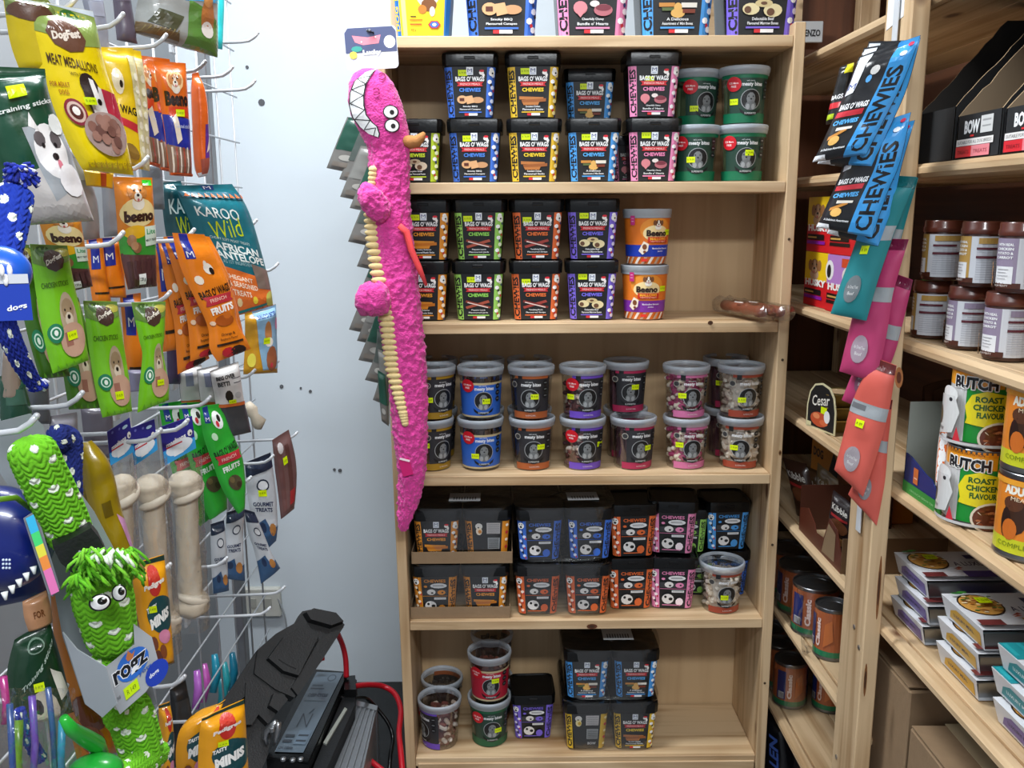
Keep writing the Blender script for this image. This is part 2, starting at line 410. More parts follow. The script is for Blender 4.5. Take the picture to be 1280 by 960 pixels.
FL = {  # strip colour, icons colour, word colour, treat art, lines
 'blue': ('#3c6fd0', '#dfe8ff', '#4c86e0', 'canape', '#d8a878', '#c8966a', 'Smoky BBQ', 'Flavoured Canapes'),
 'yellow': ('#e0b832', '#fff0b0', '#f0d030', 'sticks', '#b8743c', '#9a5a2c', 'Succulent Chicken', 'Flavoured Sticks'),
 'sky': ('#4a9ae0', '#e8f4ff', '#5ab0f0', 'mix', '#c8883c', '#e0b060', 'A Delicious', 'Assortment o\' Mini Bones'),
 'pink': ('#e88cb8', '#fff0f6', '#f08cb8', 'heart', '#d8848c', '#b86a74', 'Cheerfully Chewy', 'Bundle o\' Hearts'),
 'purple': ('#7a66d8', '#ece8ff', '#7c74f0', 'rolls', '#e6d8a8', '#d6c490', 'Delectable Beef', 'Flavoured Marrow Bones'),
 'lime': ('#b4cc28', '#f6ffd0', '#c8e030', 'rolls', '#d8c8b0', '#c0ae90', 'Pumpkin Seed', '& Turkey Flavoured Rusks'),
 'orange': ('#e09028', '#fff0d8', '#f0a030', 'sticks', '#d88c2c', '#c0701c', 'Healthy Butternut', 'Flavoured Rustic Sticks'),
 'green': ('#98d060', '#f0ffe0', '#98e060', 'cross', '#a8503c', '#8a3c2c', 'Piquant Lamb', 'Flavoured Jerk'),
 'coral': ('#e06a34', '#ffe8dc', '#f07838', 'cross', '#a04038', '#7c2c28', 'Tantalising Bacon', 'Flavoured Strips')}
def front_shapes(k):
    c, ic, wc, art, a1, a2, l1, l2 = FL[k]; BK = '#1d1f22'
    S = [('r', -.052, .003, .052, .101, BK), ('r', -.052, .003, -.0335, .099, c), ('r', .0325, .003, .052, .099, c),
         ('t', '.CHEWIES', -.0415, .049, .088, .0135, '#15161a', 90, .04)]
    for i, (y, x) in enumerate([(.094, .041), (.083, .045), (.071, .038), (.06, .044), (.048, .040), (.034, .044), (.022, .038), (.011, .044)]):
        S += [('e', x, y, .0045, .0042, ic if i % 2 else '#ffffff', 7), ('e', x+.003, y-.006, .0025, .003, ('#c8303c', '#2c3c70', '#1c1c20')[i % 3], 6)]
    S += [('e', .0405, .088, .006, .0065, '#f2f2ee', 9), ('e', .042, .087, .002, .002, '#18181c', 6)]
    S += [('r', -.006, .084, .006, .099, '#e8eef4'), ('t', 'M', 0, .0925, .008, .007, '#2c3f7a', 0, .0), ('r', -.004, .0862, .004, .0872, '#8ca0c0'),
          ('t', "BAGS O' WAGS", 0, .0765, .053, .0095, '#f2f4f4', 0, .035),
          ('e', .021, .088, .0045, .0042, '#f4f0ec', 8), ('e', .0215, .0915, .0045, .0024, '#d82838', 8), ('e', .0245, .0835, .0025, .0035, '#f4f0ec', 7),
          ('p', [(-.025, .0705), (.025, .0705), (.021, .0665), (.024, .0625), (-.024, .0625), (-.021, .0665)], '#cc2c34'),
          ('t', 'FRENCH MEALS', 0, .0665, .036, .004, '#f8dcd8', 0, 0),
          ('t', 'CHEWIES', 0, .0555, .040, .0075, wc, 0, .035)]
    S += nub(0, .037, .05, .02, art, a1, a2)
    S += [('t', l1, 0, .0235, .028 if len(l1) < 18 else .034, .0038, '#e8eaec', 0, .02), ('t', l2, 0, .0180, .040, .0038, '#e8eaec', 0, .02),
          ('r', -.022, .0115, .022, .0138, c), ('r', -.011, .006, -.003, .0105, '#d42c34'), ('r', -.003, .006, .014, .0105, '#f2f0f0')]
    return S
def back_shapes(k):
    c, ic, wc, art, a1, a2, l1, l2 = FL[k]; BK = '#1a1c1f'
    S = [('r', -.052, .003, .052, .101, BK), ('r', -.052, .003, -.0300, .099, c), ('r', .0310, .003, .052, .099, c),
         ('t', 'CHEWIES', .0405, .050, .086, .0125, '#15161a', 90, .04)]
    for i, (y, x) in enumerate([(.072, -.043), (.06, -.035), (.049, -.044), (.037, -.037), (.026, -.043), (.013, -.036)]):
        S += [('e', x, y, .004, .004, ic, 7), ('e', x+.003, y-.005, .002, .003, ('#1c1c20', '#c8303c')[i % 2], 6)]
    S += [('e', -.0405, .088, .007, .008, '#f2f2ee', 10), ('e', -.0405, .085, .003, .0028, '#18181c', 7), ('e', -.043, .091, .0015, .0015, '#18181c', 6), ('e', -.038, .091, .0015, .0015, '#18181c', 6),
          ('t', 'CHEWIES', 0, .090, .046, .008, c, 0, .02),
          ('e', -.02, .076, .004, .003, c, 8), ('e', .008, .078, .018, .0065, '#e4e6e8', 12), ('r', -.004, .0765, .02, .0775, '#5a5c60'), ('r', -.004, .079, .018, .080, '#5a5c60'),
          ('r', -.027, .055, .027, .068, '#3a3c40'), ('e', -.008, .062, .0095, .0075, '#e6e4e2', 10), ('e', .014, .061, .009, .0065, c, 9), ('e', -.006, .060, .0028, .0024, '#141416', 7), ('e', .016, .061, .0025, .002, '#141416', 6),
          ('r', -.027, .0515, .027, .0525, c), ('r', -.002, .043, .024, .0485, '#e4e6e8'), ('r', 0, .0455, .022, .0462, '#5a5c60'),
          ('e', -.010, .027, .013, .0125, '#e6e4e2', 12), ('e', .015, .020, .0085, .010, ic if k == 'pink' else c, 9), ('e', -.004, .027, .0045, .004, '#141416', 8), ('e', -.015, .032, .003, .0035, '#141416', 7),
          ('r', -.022, .011, .018, .013, c)]
    return S
def info_shapes(k):
    c, ic, wc, art, a1, a2, l1, l2 = FL[k]
    S = [('r', -.052, .003, .052, .101, '#1a1c1f'), ('r', -.052, .003, -.0335, .099, c), ('r', .0325, .003, .052, .099, c), ('t', 'CHEWIES', -.0415, .052, .086, .0125, '#15161a', 90, .04),
         ('e', -.018, .086, .008, .008, '#f0eee8', 10), ('e', -.018, .074, .007, .010, ic, 9), ('e', -.019, .083, .002, .002, '#18181c', 6), ('e', -.016, .073, .004, .005, c, 8),
         ('r', -.001, .068, .028, .095, '#d8d4d4'), ('r', .001, .030, .028, .058, '#a8acae'), ('t', 'BOW', .014, .018, .02, .007, '#d8dadc', 0, .02)]
    for i in range(7): S += [('r', .001, .092-i*.0034, .026, .0908-i*.0034, '#8a8c90'), ('r', .003, .055-i*.0034, .026, .0535-i*.0034, '#55585c')]
    for i in range(5): S += [('e', .042, .09-i*.018, .0035, .004, (ic, '#c8303c')[i % 2], 7)]
    return S
def tub_parts(root, k, face='front'):
    g = G(); rsq_loft(g, [(0, .0415, .013), (.003, .0445, .014), (.105, .0518, .016)], cap1=False); b = part('tub_body', g, 'black_plastic', root, 35)
    g = G(); rsq_loft(g, [(.101, .0525, .015), (.1015, .0560, .016), (.122, .0572, .017), (.1265, .0560, .016), (TH, .0535, .015), (.1235, .0500, .013), (.1230, .001, .0005)], col='#131416', cap1=False)
    g.box((0, -.0562, .1165), (.022, .004, .006), bev=.001); g.box((0, -.0530, .1262), (.018, .006, .002))
    part('tub_lid', g, 'black_plastic', root, 35)
    g = G(); decal(g, {'front': front_shapes, 'back': back_shapes, 'info': info_shapes}[face](k), tub_fn, .008, .12)
    part('printed_label', g, 'print', root)
_proto = {}
_st = {}
def tub_sticker(root, x, z, key='sq', fn=tub_fn):
    k = (key, round(x, 3), round(z, 3))
    if k not in _st: _st[k] = sticker_mesh(fn, x, z).mesh('price_sticker', 'print')
    return link('price_sticker', _st[k], root)
def place_tub(key, face, label, group, px, Y, Z, rz=0, scale=1, st=None):
    X = x_at(px, Y, Z+.05*scale)
    if (key, face) not in _proto:
        r = thing('treat_tub', label, 'treat tub', (X, Y, Z), rz, group); tub_parts(r, key, face); _proto[key, face] = [r, [c.name for c in r.children]]
        r.scale = (scale,)*3; cur = r
    else:
        src, keep = _proto[key, face]; cur = src.copy(); COL.objects.link(cur); cur.location = (X, Y, Z); cur.rotation_euler = (0, 0, rz); cur.scale = (scale,)*3
        cur['label'] = label; cur['group'] = group
        for n in keep:
            ch = bpy.data.objects[n]; c = ch.copy(); COL.objects.link(c); c.parent = cur
    if st: tub_sticker(cur, st[0], st[1])
    return cur
FY = D+.082   # centre line of the front row
Z1, Z2, Z3, Z4, Z5, Z6 = SH
# top shelf: larger tubs
for k, px, lb in (('blue', 627, 'large black tub with blue strips standing on top of the bookcase'), ('pink', 737, 'large black tub with pink strips standing on top of the bookcase'),
                  ('sky', 839, 'large black tub with sky blue strips standing on top of the bookcase'), ('purple', 942, 'large black tub with purple strips standing on top of the bookcase, at its right end')):
    place_tub(k, 'front', lb, 'large tubs on top of the bookcase', px, D+.10, Z1, 0, 1.47)
# row 2
for k, px, st in (('lime', 522, None), ('blue', 595, (-.013, .088)), ('yellow', 667, (-.016, .091)), ('sky', 740, (-.014, .090)), ('pink', 813, (-.016, .093))):
    place_tub(k, 'front', {'lime': 'black square tub with lime strips, half hidden behind the pink plush toy', 'blue': 'black square tub with blue strips in the lower row of the second shelf', 'yellow': 'black square tub with yellow strips in the lower row of the second shelf', 'sky': 'black square tub with sky blue strips in the lower row of the second shelf', 'pink': 'black square tub with pink strips in the lower row of the second shelf'}[k],
              'square tubs on the second shelf', px, FY, Z2, random.uniform(-.04, .02), 1, st)
for k, px, dy, st, lb in (('blue', 589, 0, (-.013, .088), 'black square tub with blue strips stacked on top on the second shelf, leftmost'), ('yellow', 666, 0, (-.014, .091), 'black square tub with yellow strips stacked in the upper row of the second shelf'),
                          ('pink', 812, -.005, (-.008, .074), 'black square tub with pink strips stacked in the upper row of the second shelf')):
    place_tub(k, 'front', lb, 'square tubs on the second shelf', px, FY+dy, Z2+TH, random.uniform(-.03, .03), 1, st)
place_tub('sky', 'front', 'black tub with sky blue strips set far back in the upper row, second shelf', 'square tubs on the second shelf', 735, FY+.075, Z2+TH-.016, -.02, .97, (-.011, .090))
place_tub('pink', 'front', 'dark tub with pink strip peeping out behind the stacked pink tubs', 'square tubs on the second shelf', 788, FY+.098, Z2, -.1, .8)
# row 3
for k, px, s1, s2 in (('orange', 532, (-.018, .086), (-.016, .09)), ('green', 600, (-.013, .088), (-.021, .087)), ('coral', 669, (-.019, .083), (-.020, .084)), ('purple', 738, (-.018, .093), (-.017, .092))):
    place_tub(k, 'front', f'black square tub with {k} strips in the lower row of the third shelf', 'square tubs on the third shelf', px, FY+.01, Z3, random.uniform(-.05, .05), 1, s1)
    place_tub(k, 'front', f'black square tub with {k} strips stacked in the upper row of the third shelf', 'square tubs on the third shelf', px+.8, FY+.01, Z3+TH, random.uniform(-.05, .05), 1, s2)
# row 5 loose tubs
place_tub('coral', 'back', 'black square tub with orange red strips, lower of its pair on the fifth shelf', 'square tubs on the fifth shelf', 785, D+.10, Z5, .03)
place_tub('coral', 'back', 'black square tub with orange red strips, upper of its pair on the fifth shelf', 'square tubs on the fifth shelf', 787, D+.098, Z5+TH, .06)
place_tub('pink', 'back', 'black square tub with pink strips, lower of the pair on the fifth shelf', 'square tubs on the fifth shelf', 838, D+.10, Z5, -.08)
place_tub('pink', 'back', 'black square tub with pink strips, upper of the pair on the fifth shelf', 'square tubs on the fifth shelf', 839, D+.115, Z5+TH, -.12)
place_tub('green', 'back', 'black square tub with green strips at the back of the fifth shelf, lower', 'square tubs on the fifth shelf', 866, D+.165, Z5, -.1, .85)
place_tub('green', 'back', 'black square tub with green strips at the back of the fifth shelf, upper', 'square tubs on the fifth shelf', 858, D+.165, Z5+TH*.85, -.15, .85)
place_tub('blue', 'back', 'black square tub, lower back right of the fifth shelf, behind the clear tub', 'square tubs on the fifth shelf', 905, D+.165, Z5, 0, .9)
place_tub('sky', 'back', 'black square tub with bright blue strips, upper back right of the fifth shelf', 'square tubs on the fifth shelf', 903, D+.165, Z5+TH*.9, .04, .95)
place_tub('purple', 'back', 'black square tub with purple strips standing alone on the bottom shelf', 'square tubs on the bottom shelf', 665, D+.115, Z6, .03, .93)

# ---------------------------------------------------------------- shrink-wrapped packs of tubs
def wrap_mesh(cx, w_, d_, h_, tray):
    g = G()
    def fn(u, v):
        a = 2*PI*u; n = 5
        c, s = math.cos(a), math.sin(a)
        x = (w_/2+.004)*math.copysign(abs(c)**(2/n/1.2), c); y = (d_/2+.004)*math.copysign(abs(s)**(2/n/1.2), s)
        z = -.0005+(h_+.006)*v
        t = 1-.10*(1-v); k = noise.noise(V((x*30, y*30, z*30+cx*9)))*.003
        return V((x*t*(1+k*3), y*t*(1+k*3), z+.0))
    g.grid(fn, 56, 14, cu=True)
    def top(u, v):
        p = fn(u, 1); return V((p.x*(1-v), p.y*(1-v), p.z+.001*math.sin(v*9+u*30)))
    g.grid(top, 56, 3, cu=True)
    return g
def pack(px, Z, Y, cols, faces, label, tray, paper, rz=0, name='tub_pack'):
    X = x_at(px, Y, Z+.05); r = thing(name, label, 'tub pack', (X, Y, Z), rz, 'shrink wrapped tub packs')
    sc = .95
    for i, (k, fc) in enumerate(zip(cols, faces)):
        for j in (0, 1):
            if (k, fc) not in _proto: pass
            tmp = link('tub', None, r, ((i-.5)*.112, (j-.5)*.108, .002)); tmp.scale = (sc,)*3
            g = G(); rsq_loft(g, [(0, .0415, .013), (.003, .0445, .014), (.105, .0518, .016)], cap1=False)
            rsq_loft(g, [(.101, .0525, .015), (.1015, .0560, .016), (.122, .0572, .017), (.1265, .0560, .016), (TH, .0535, .015), (.1235, .0500, .013), (.1230, .001, .0005)], cap1=False)
            if j == 0:
                old = tmp; me = g.mesh('tub', 'black_plastic', 35); n = link('tub', me, r, ((i-.5)*.112, (j-.5)*.108, .002)); n.scale = (sc,)*3
                q = G(); decal(q, {'front': front_shapes, 'back': back_shapes, 'info': info_shapes}[fc](k), tub_fn, .008, .12)
                link('printed_label', q.mesh('printed_label', 'print'), n)
            else:
                n = link('tub', g.mesh('tub', 'black_plastic', 35), r, ((i-.5)*.112, (j-.5)*.108, .002)); n.scale = (sc,)*3
            bpy.data.objects.remove(tmp)
    if tray:
        g = G()
        for a, b, c_, d_ in ((0, -.1075, .220, .0015), (0, .1075, .220, .0015), (-.1105, 0, .0015, .215), (.1105, 0, .0015, .215)): g.box((a, b, .0135), (c_, d_, .027))
        part('cardboard_tray', g, 'cardboard', r)
    g = wrap_mesh(px, .222, .216, TH*sc+.002, tray); part('shrink_film', g, 'shrink_wrap', r, True)
    if paper:
        g = G(); g.box((paper, -.035, TH*sc+.0085), (.07, .055, .0004), '#c8cacc'); 
        for i in range(9): g.box((paper-.024+i*.006, -.045, TH*sc+.0089), (.0025, .02, .0002), '#3a3c40')
        part('barcode_paper', g, 'print', r)
    return r
P5 = D+.122
pack(578, Z5+.001, P5, ('orange', 'orange'), ('back', 'front'), 'shrink wrapped four pack of orange striped tubs, lower left on the fifth shelf', True, 0)
pack(580, Z5+.131, P5, ('orange', 'orange'), ('front', 'info'), 'wrapped four pack of orange striped tubs on brown tray, upper left on the fifth shelf', True, .005)
pack(700, Z5+.001, P5, ('coral', 'coral'), ('back', 'back'), 'shrink wrapped four pack of red striped tubs on the fifth shelf', False, 0)
pack(701, Z5+.131, P5, ('blue', 'blue'), ('back', 'back'), 'shrink wrapped four pack of blue striped tubs stacked on the red pack', False, .045, .03)
pack(757, Z6+.001, P5, ('yellow', 'yellow'), ('info', 'front'), 'shrink wrapped four pack of yellow striped tubs on the bottom shelf', False, 0)
pack(758, Z6+.131, P5, ('sky', 'sky'), ('front', 'front'), 'shrink wrapped four pack of sky blue striped tubs stacked on the yellow pack', False, .02)

# ---------------------------------------------------------------- round clear tubs
RH = .116
def rt_r(z): return .0405+.0065*z/.104
def rt_fn(x, z, l):
    r = rt_r(z)+l+.0004; a = x/.0445; return V((r*math.sin(a), -r*math.cos(a), z))
def round_shapes(k):
    c = {'mustard': '#a07c1c', 'blue': '#2c62c0', 'rust': '#a8582c', 'purple': '#6a48b8', 'magenta': '#a82850', 'pink': '#c86c98', 'brick': '#98402c', 'red': '#b01c34', 'green': '#1c5c3c', 'dkgreen': '#0e6a48'}[k]
    S = []
    if k in ('blue', 'red'):
        S += [('r', -.062, .010, .062, .078, c), ('r', -.062, .078, .062, .083, '#c0b088'), ('r', -.062, .006, .062, .010, '#c0b088')]
        y0 = -.008
    else:
        S += [('r', -.040, .003, .050, .018, c), ('r', -.030, .091, .045, .101, c), ('r', -.022, .086, -.012, .101, '#1c1c1e')]
        if k in ('green', 'dkgreen'): S = [('r', -.062, .003, .062, .022, c), ('r', -.062, .090, .062, .101, c), ('r', -.040, .022, .045, .090, '#1f3d32')]
        if k in ('mustard', 'rust', 'purple', 'magenta'): S += [('r', -.028, .018, .048, .091, '#2c2c30')] if k != 'purple' else [('r', -.005, .018, .048, .091, '#2c2c30')]
        y0 = 0
    S += [('t', 'meaty bites', .006, .077+y0, .042, .010, '#e6e8ea', 0, .03), ('t', 'vet\'s secret', .002, .0845+y0, .016, .003, '#e6e8ea', 0, 0),
          ('e', .004, .048+y0*.6, .0205, .0205, '#a0a4a6', 22), ('e', .004, .048+y0*.6, .0192, .0192, '#17181a', 22)]
    S += [('e', .004, .050+y0*.6, .009, .012, '#7a7e80', 10), ('e', .004, .036+y0*.6, .012, .009, '#6c7072', 10), ('e', -.002, .034+y0*.6, .004, .006, '#9a9ea0', 8), ('e', .009, .034+y0*.6, .004, .006, '#9a9ea0', 8), ('e', -.001, .054+y0*.6, .0013, .0015, '#0c0c0c', 6), ('e', .008, .054+y0*.6, .0013, .0015, '#0c0c0c', 6), ('e', .004, .049+y0*.6, .002, .0016, '#0c0c0c', 6),
          ('p', [(-.019, .032+y0*.6), (-.008, .024+y0*.6), (.004, .0215+y0*.6), (.016, .024+y0*.6), (.027, .032+y0*.6), (.024, .024+y0*.6), (.014, .0185+y0*.6), (.004, .0165+y0*.6), (-.007, .0185+y0*.6), (-.016, .024+y0*.6)], '#141416'),
          ('t', 'SUPERBITES', .004, .0215+y0*.6, .024, .0036, '#c8cccc', 0, .01)]
    for i in range(3): S += [('e', .037, .082+y0-i*.014, .006, .006, '#17181b', 10), ('r', .034, .0815+y0-i*.014, .040, .0825+y0-i*.014, '#9aa0a4')]
    if k not in ('blue', 'red', 'green', 'dkgreen'): S += [('e', -.030, .078, .007, .007, '#a8a49a', 10), ('e', -.030, .078, .0055, .0055, '#3a3a3c', 10), ('t', 'LOCAL', .006, .0105, .022, .003, '#e0d8d8', 0, 0)]
    if k in ('purple', 'green', 'dkgreen', 'red', 'blue'):
        S += [('e', -.030, .078+y0*.2, .0145, .0145, '#c41424', 16), ('t', '12% More', -.030, .080+y0*.2, .018, .004, '#f4dcdc', 0, .02), ('t', 'FREE', -.030, .0735+y0*.2, .010, .004, '#f4dcdc', 0, .02)]
    return S
CONT = {'mustard': ('stick', ['#5a4030', '#6a4c38', '#4a3428']), 'blue': ('stick', ['#3a2a24', '#4a352c']), 'rust': ('stick', ['#33302f', '#3c3836', '#2a2827']), 'purple': ('chunk', ['#6a3434', '#cdb8a8', '#4a2428', '#d8ccc0', '#7a4038']),
        'magenta': ('stick', ['#54323c', '#d8cfc4', '#452a34', '#54323c']), 'pink': ('chunk', ['#b84a78', '#e0d6c4', '#d8ccb8', '#a83c6c']), 'brick': ('chunk', ['#d8cec0', '#cfc2b0', '#e2dacc', '#b8a898']), 'red': ('chunk', ['#5c2a26', '#7a4034', '#c0a890', '#4a201e']),
        'green': ('stick', ['#3c4c34', '#58644a']), 'dkgreen': ('stick', ['#7c9068', '#a8b088', '#6a805c'])}
def contents(k):
    rnd = random.Random(k); kind, cs = CONT[k]; g = G()
    if kind == 'stick':
        for i in range(30):
            a = rnd.uniform(0, 2*PI); r = .036*math.sqrt(rnd.uniform(.3, 1)); ln = rnd.uniform(.075, .088)
            p0 = V((r*math.cos(a), r*math.sin(a), .005)); b = a+rnd.uniform(-.5, .5); p1 = V((r*math.cos(b)*1.05, r*math.sin(b)*1.05, .005+ln))
            g.tube([p0, p1], .0045, 5, rnd.choice(cs))
    else:
        for i in range(135):
            z = rnd.uniform(.009, .090); a = rnd.uniform(0, 2*PI); r = (rt_r(z)-.007)*(rnd.uniform(.75, 1) if z < .08 else math.sqrt(rnd.random()))
            rot = Matrix.Rotation(rnd.uniform(0, 3), 3, V((rnd.random(), rnd.random(), rnd.random()+.1)))
            g.box((r*math.cos(a), r*math.sin(a), z), (.017, .010, .009), rnd.choice(cs), rot=rot, bev=.003)
    g.lathe([(.001, .006), (.030, .006), (.031, .078), (.001, .080)], 10, col=cs[0])
    return g
def round_parts(root, k):
    o = part('treats', contents(k), 'treats', root); o['kind'] = 'stuff'
    g = G(); g.lathe([(.001, .0015), (.036, .001), (.0395, .0), (.0408, .003), (rt_r(.104), .104)], 40, cap=False); part('tub_wall', g, 'clear_wall', root, True)
    g = G(); g.lathe([(.0478, .097), (.0500, .0975), (.0502, .1035), (.0515, .1045), (.0518, .112), (.0505, .1145), (.0485, .1150), (.0465, .1140), (.0462, .108)], 44, mi=0, cap=False)
    g.lathe([(.0462, .108), (.044, .1065), (.010, .1070), (.001, .1070)], 44, mi=1, cap=False); part('tub_lid', g, ['clear_lid', 'clear_disc'], root, True)
    g = G(); decal(g, round_shapes(k), rt_fn, .007, .11); part('printed_label', g, 'print', root)
_rp = {}
def rtub(k, px, Y, Z, label, rot=0, st=None, group='round clear tubs', scale=1):
    X = x_at(px, Y, Z+.05); rz = math.radians(rot)
    if k not in _rp:
        r = thing('round_tub', label, 'treat tub', (X, Y, Z), rz, group); round_parts(r, k); _rp[k] = [c.name for c in r.children]
    else:
        r = thing('round_tub', label, 'treat tub', (X, Y, Z), rz, group)
        for n in _rp[k]: c = bpy.data.objects[n].copy(); COL.objects.link(c); c.parent = r
    r.scale = (scale,)*3
    if st: tub_sticker(r, st[0], st[1], 'rd', rt_fn)
    return r
RY = D+.078; PIT = .1145
# green tubs, second shelf
rtub('dkgreen', 927, RY, Z2, 'round green tub, right hand one of the lower pair on the second shelf', -8, (.010, .058), 'round green tubs')
rtub('dkgreen', 868, RY+.005, Z2, 'round green tub, left hand one of the lower pair on the second shelf', -8, (-.010, .045), 'round green tubs')
rtub('dkgreen', 929, RY, Z2+PIT, 'round green tub, right hand one of the upper pair on the second shelf', 0, (-.030, .044), 'round green tubs')
rtub('dkgreen', 869, RY+.04, Z2+PIT, 'round green tub set back, left hand one of the upper pair on the second shelf', 14, (-.022, .035), 'round green tubs')
row4 = [('mustard', 539, 541, 35, 30, 'mustard banded', (-.035, .06), (-.028, .046)), ('blue', 601, 601, 6, 4, 'blue labelled', (-.016, .035), (.010, .042)), ('rust', 665, 664, -2, -10, 'rust orange banded', (.020, .055), (.014, .052)),
        ('purple', 728, 728, 4, 6, 'purple banded', (.036, .058), (-.035, .05)), ('pink', 857, 857, 4, 3, 'pink banded', (-.025, .057), (-.018, .052)), ('brick', 924, 925, -16, 4, 'brick red banded', (-.010, .050), (-.010, .042))]
for k, p0, p1, r0, r1, d, s0, s1 in row4:
    rtub(k, p0, RY, Z4, f'round clear tub, {d}, lower row of the fourth shelf', r0, s0)
    rtub(k, p1, RY+.002, Z4+PIT, f'round clear tub, {d}, stacked in the upper row of the fourth shelf', r1, s1)
rtub('magenta', 791, RY, Z4, 'round clear tub, magenta banded, front lower row of the fourth shelf', 10, (.022, .050))
rtub('magenta', 781, RY+.092, Z4, 'round clear tub behind the magenta one on the fourth shelf', 0)
rtub('magenta', 782, RY+.06, Z4+PIT, 'round clear tub, magenta banded, tilted back on the upper row of the fourth shelf', 2, (.014, .060))
for k, px, a in (('mustard', 545, 20), ('blue', 603, 0), ('rust', 662, 0), ('magenta', 906, 10)):
    rtub(k, px, RY+.097, Z4, f'round clear tub standing behind the {("mustard","blue","rust","brick red")[["mustard","blue","rust","magenta"].index(k)]} one, fourth shelf back row, lower', a, (.03, .06) if px > 900 else None)
    rtub(k, px, RY+.098, Z4+PIT, f'round clear tub standing behind the {("mustard","blue","rust","brick red")[["mustard","blue","rust","magenta"].index(k)]} one, fourth shelf back row, upper', a, (-.03, .06) if px > 900 else None)
rtub('brick', 901, D+.065, Z5, 'round clear tub of pale chews, alone at the right end of the fifth shelf', 0, (-.002, .042))
rtub('purple', 550, D+.070, Z6, 'round clear tub of purple and white chews, front left on the bottom shelf', -62)
rtub('rust', 553, D+.165, Z6, 'round clear tub set back at the left on the bottom shelf', 150)
rtub('green', 612, D+.080, Z6, 'round clear tub with dark green label, lower of the pair on the bottom shelf', 4, (.018, .045))
rtub('red', 612, D+.078, Z6+PIT, 'round clear tub with red label stacked on the green one on the bottom shelf', 0, (.014, .058))
rtub('rust', 615, D+.168, Z6, 'round clear tub hidden behind the green one on the bottom shelf', 90)
rtub('rust', 615, D+.168, Z6+PIT, 'round clear tub behind the red one on the bottom shelf', 90)
# two orange printed round tubs, third shelf
def bn_fn(x, z, l):
    r = .0415+.0065*z/.104+l+.0004; a = x/.0445; return V((r*math.sin(a), -r*math.cos(a), z))
def printed_round(px, Z, label, low, dx, st, rz):
    r = thing('round_tub', label, 'treat tub', (x_at(px, RY, Z+.05), RY, Z), math.radians(rz), 'orange printed round tubs')
    g = G(); g.lathe([(.001, .001), (.036, .001), (.0405, .0), (.0418, .003), (.048, .104)], 36, cols=['#5a3428', '#5a3428', '#8a6450', '#d86c1c']); part('tub_wall', g, 'print_glossy', r, True)
    g = G(); g.lathe([(.0478, .097), (.0505, .0975), (.0507, .1035), (.0515, .1045), (.0518, .114), (.0500, .116), (.0475, .1155), (.046, .112), (.001, .112)], 40, col='#9ea4aa'); part('tub_lid', g, 'print_glossy', r, 40)
    S = [('r', -.068, .018, .068, .103, '#dd7420'), ('r', -.068, .018, .068, .042, low), ('e', .004+dx, .074, .034, .024, '#e89030', 20), ('e', .004+dx, .066, .028, .017, '#f6dca0', 20)]
    for i in range(9): S += [('p', [(-.06+i*.014, .003), (-.054+i*.014, .003), (-.046+i*.014, .017), (-.052+i*.014, .017)], ('#e0d2c4', '#b89880')[i % 2])]
    S += [('e', -.036+dx, .09, .0001, .0001, '#fff')]
    S += dog(.006+dx, .0865, .010, .009, '#7a4c2c', '#f0e8dc')
    S += [('t', 'Beeno', .004+dx, .0665, .042, .013, '#2a1a14', 0, .05), ('r', -.014+dx, .047, .028+dx, .0585, '#c8281c'), ('t', 'MALLOWS', .007+dx, .0545, .034, .006, '#f4b030', 0, .03), ('t', 'TASTY DOG TREATS', .007+dx, .0492, .032, .0028, '#f4d8b0', 0, 0),
          ('t', 'Marshmallow flavoured', .012+dx, .035, .034, .0036, '#f0e8f4', 0, .01), ('t', 'Jumbo', .012+dx, .029, .012, .0036, '#f0e8f4', 0, .01),
          ('p', [(-.032+dx, .030), (-.022+dx, .050), (-.012+dx, .044), (-.014+dx, .030), (-.024+dx, .022)], '#eadccc'), ('e', -.020+dx, .038, .0045, .006, '#7a4424', 10), ('e', -.020+dx, .028, .003, .003, '#7a4424', 8),
          ('r', -.038, .083, -.029, .102, '#c02c78'), ('r', -.036, .096, -.031, .097, '#f4c0d8'), ('r', -.036, .090, -.031, .091, '#f4c0d8'), ('r', -.016, .008, -.004, .014, '#d83020')]
    g = G(); decal(g, S, bn_fn, .007, .11); part('printed_label', g, 'print', r)
    link('price_sticker', sticker_mesh(bn_fn, st[0], st[1]).mesh('price_sticker', 'print'), r)
printed_round(805, Z3, 'orange and purple printed round tub with pale lid, lower of two on the third shelf', '#7c30a0', -.008, (.032, .067), 4)
printed_round(808, Z3+PIT+.002, 'orange and blue printed round tub with pale lid, upper of two on the third shelf', '#1c3cb0', .010, (.042, .068), 0)
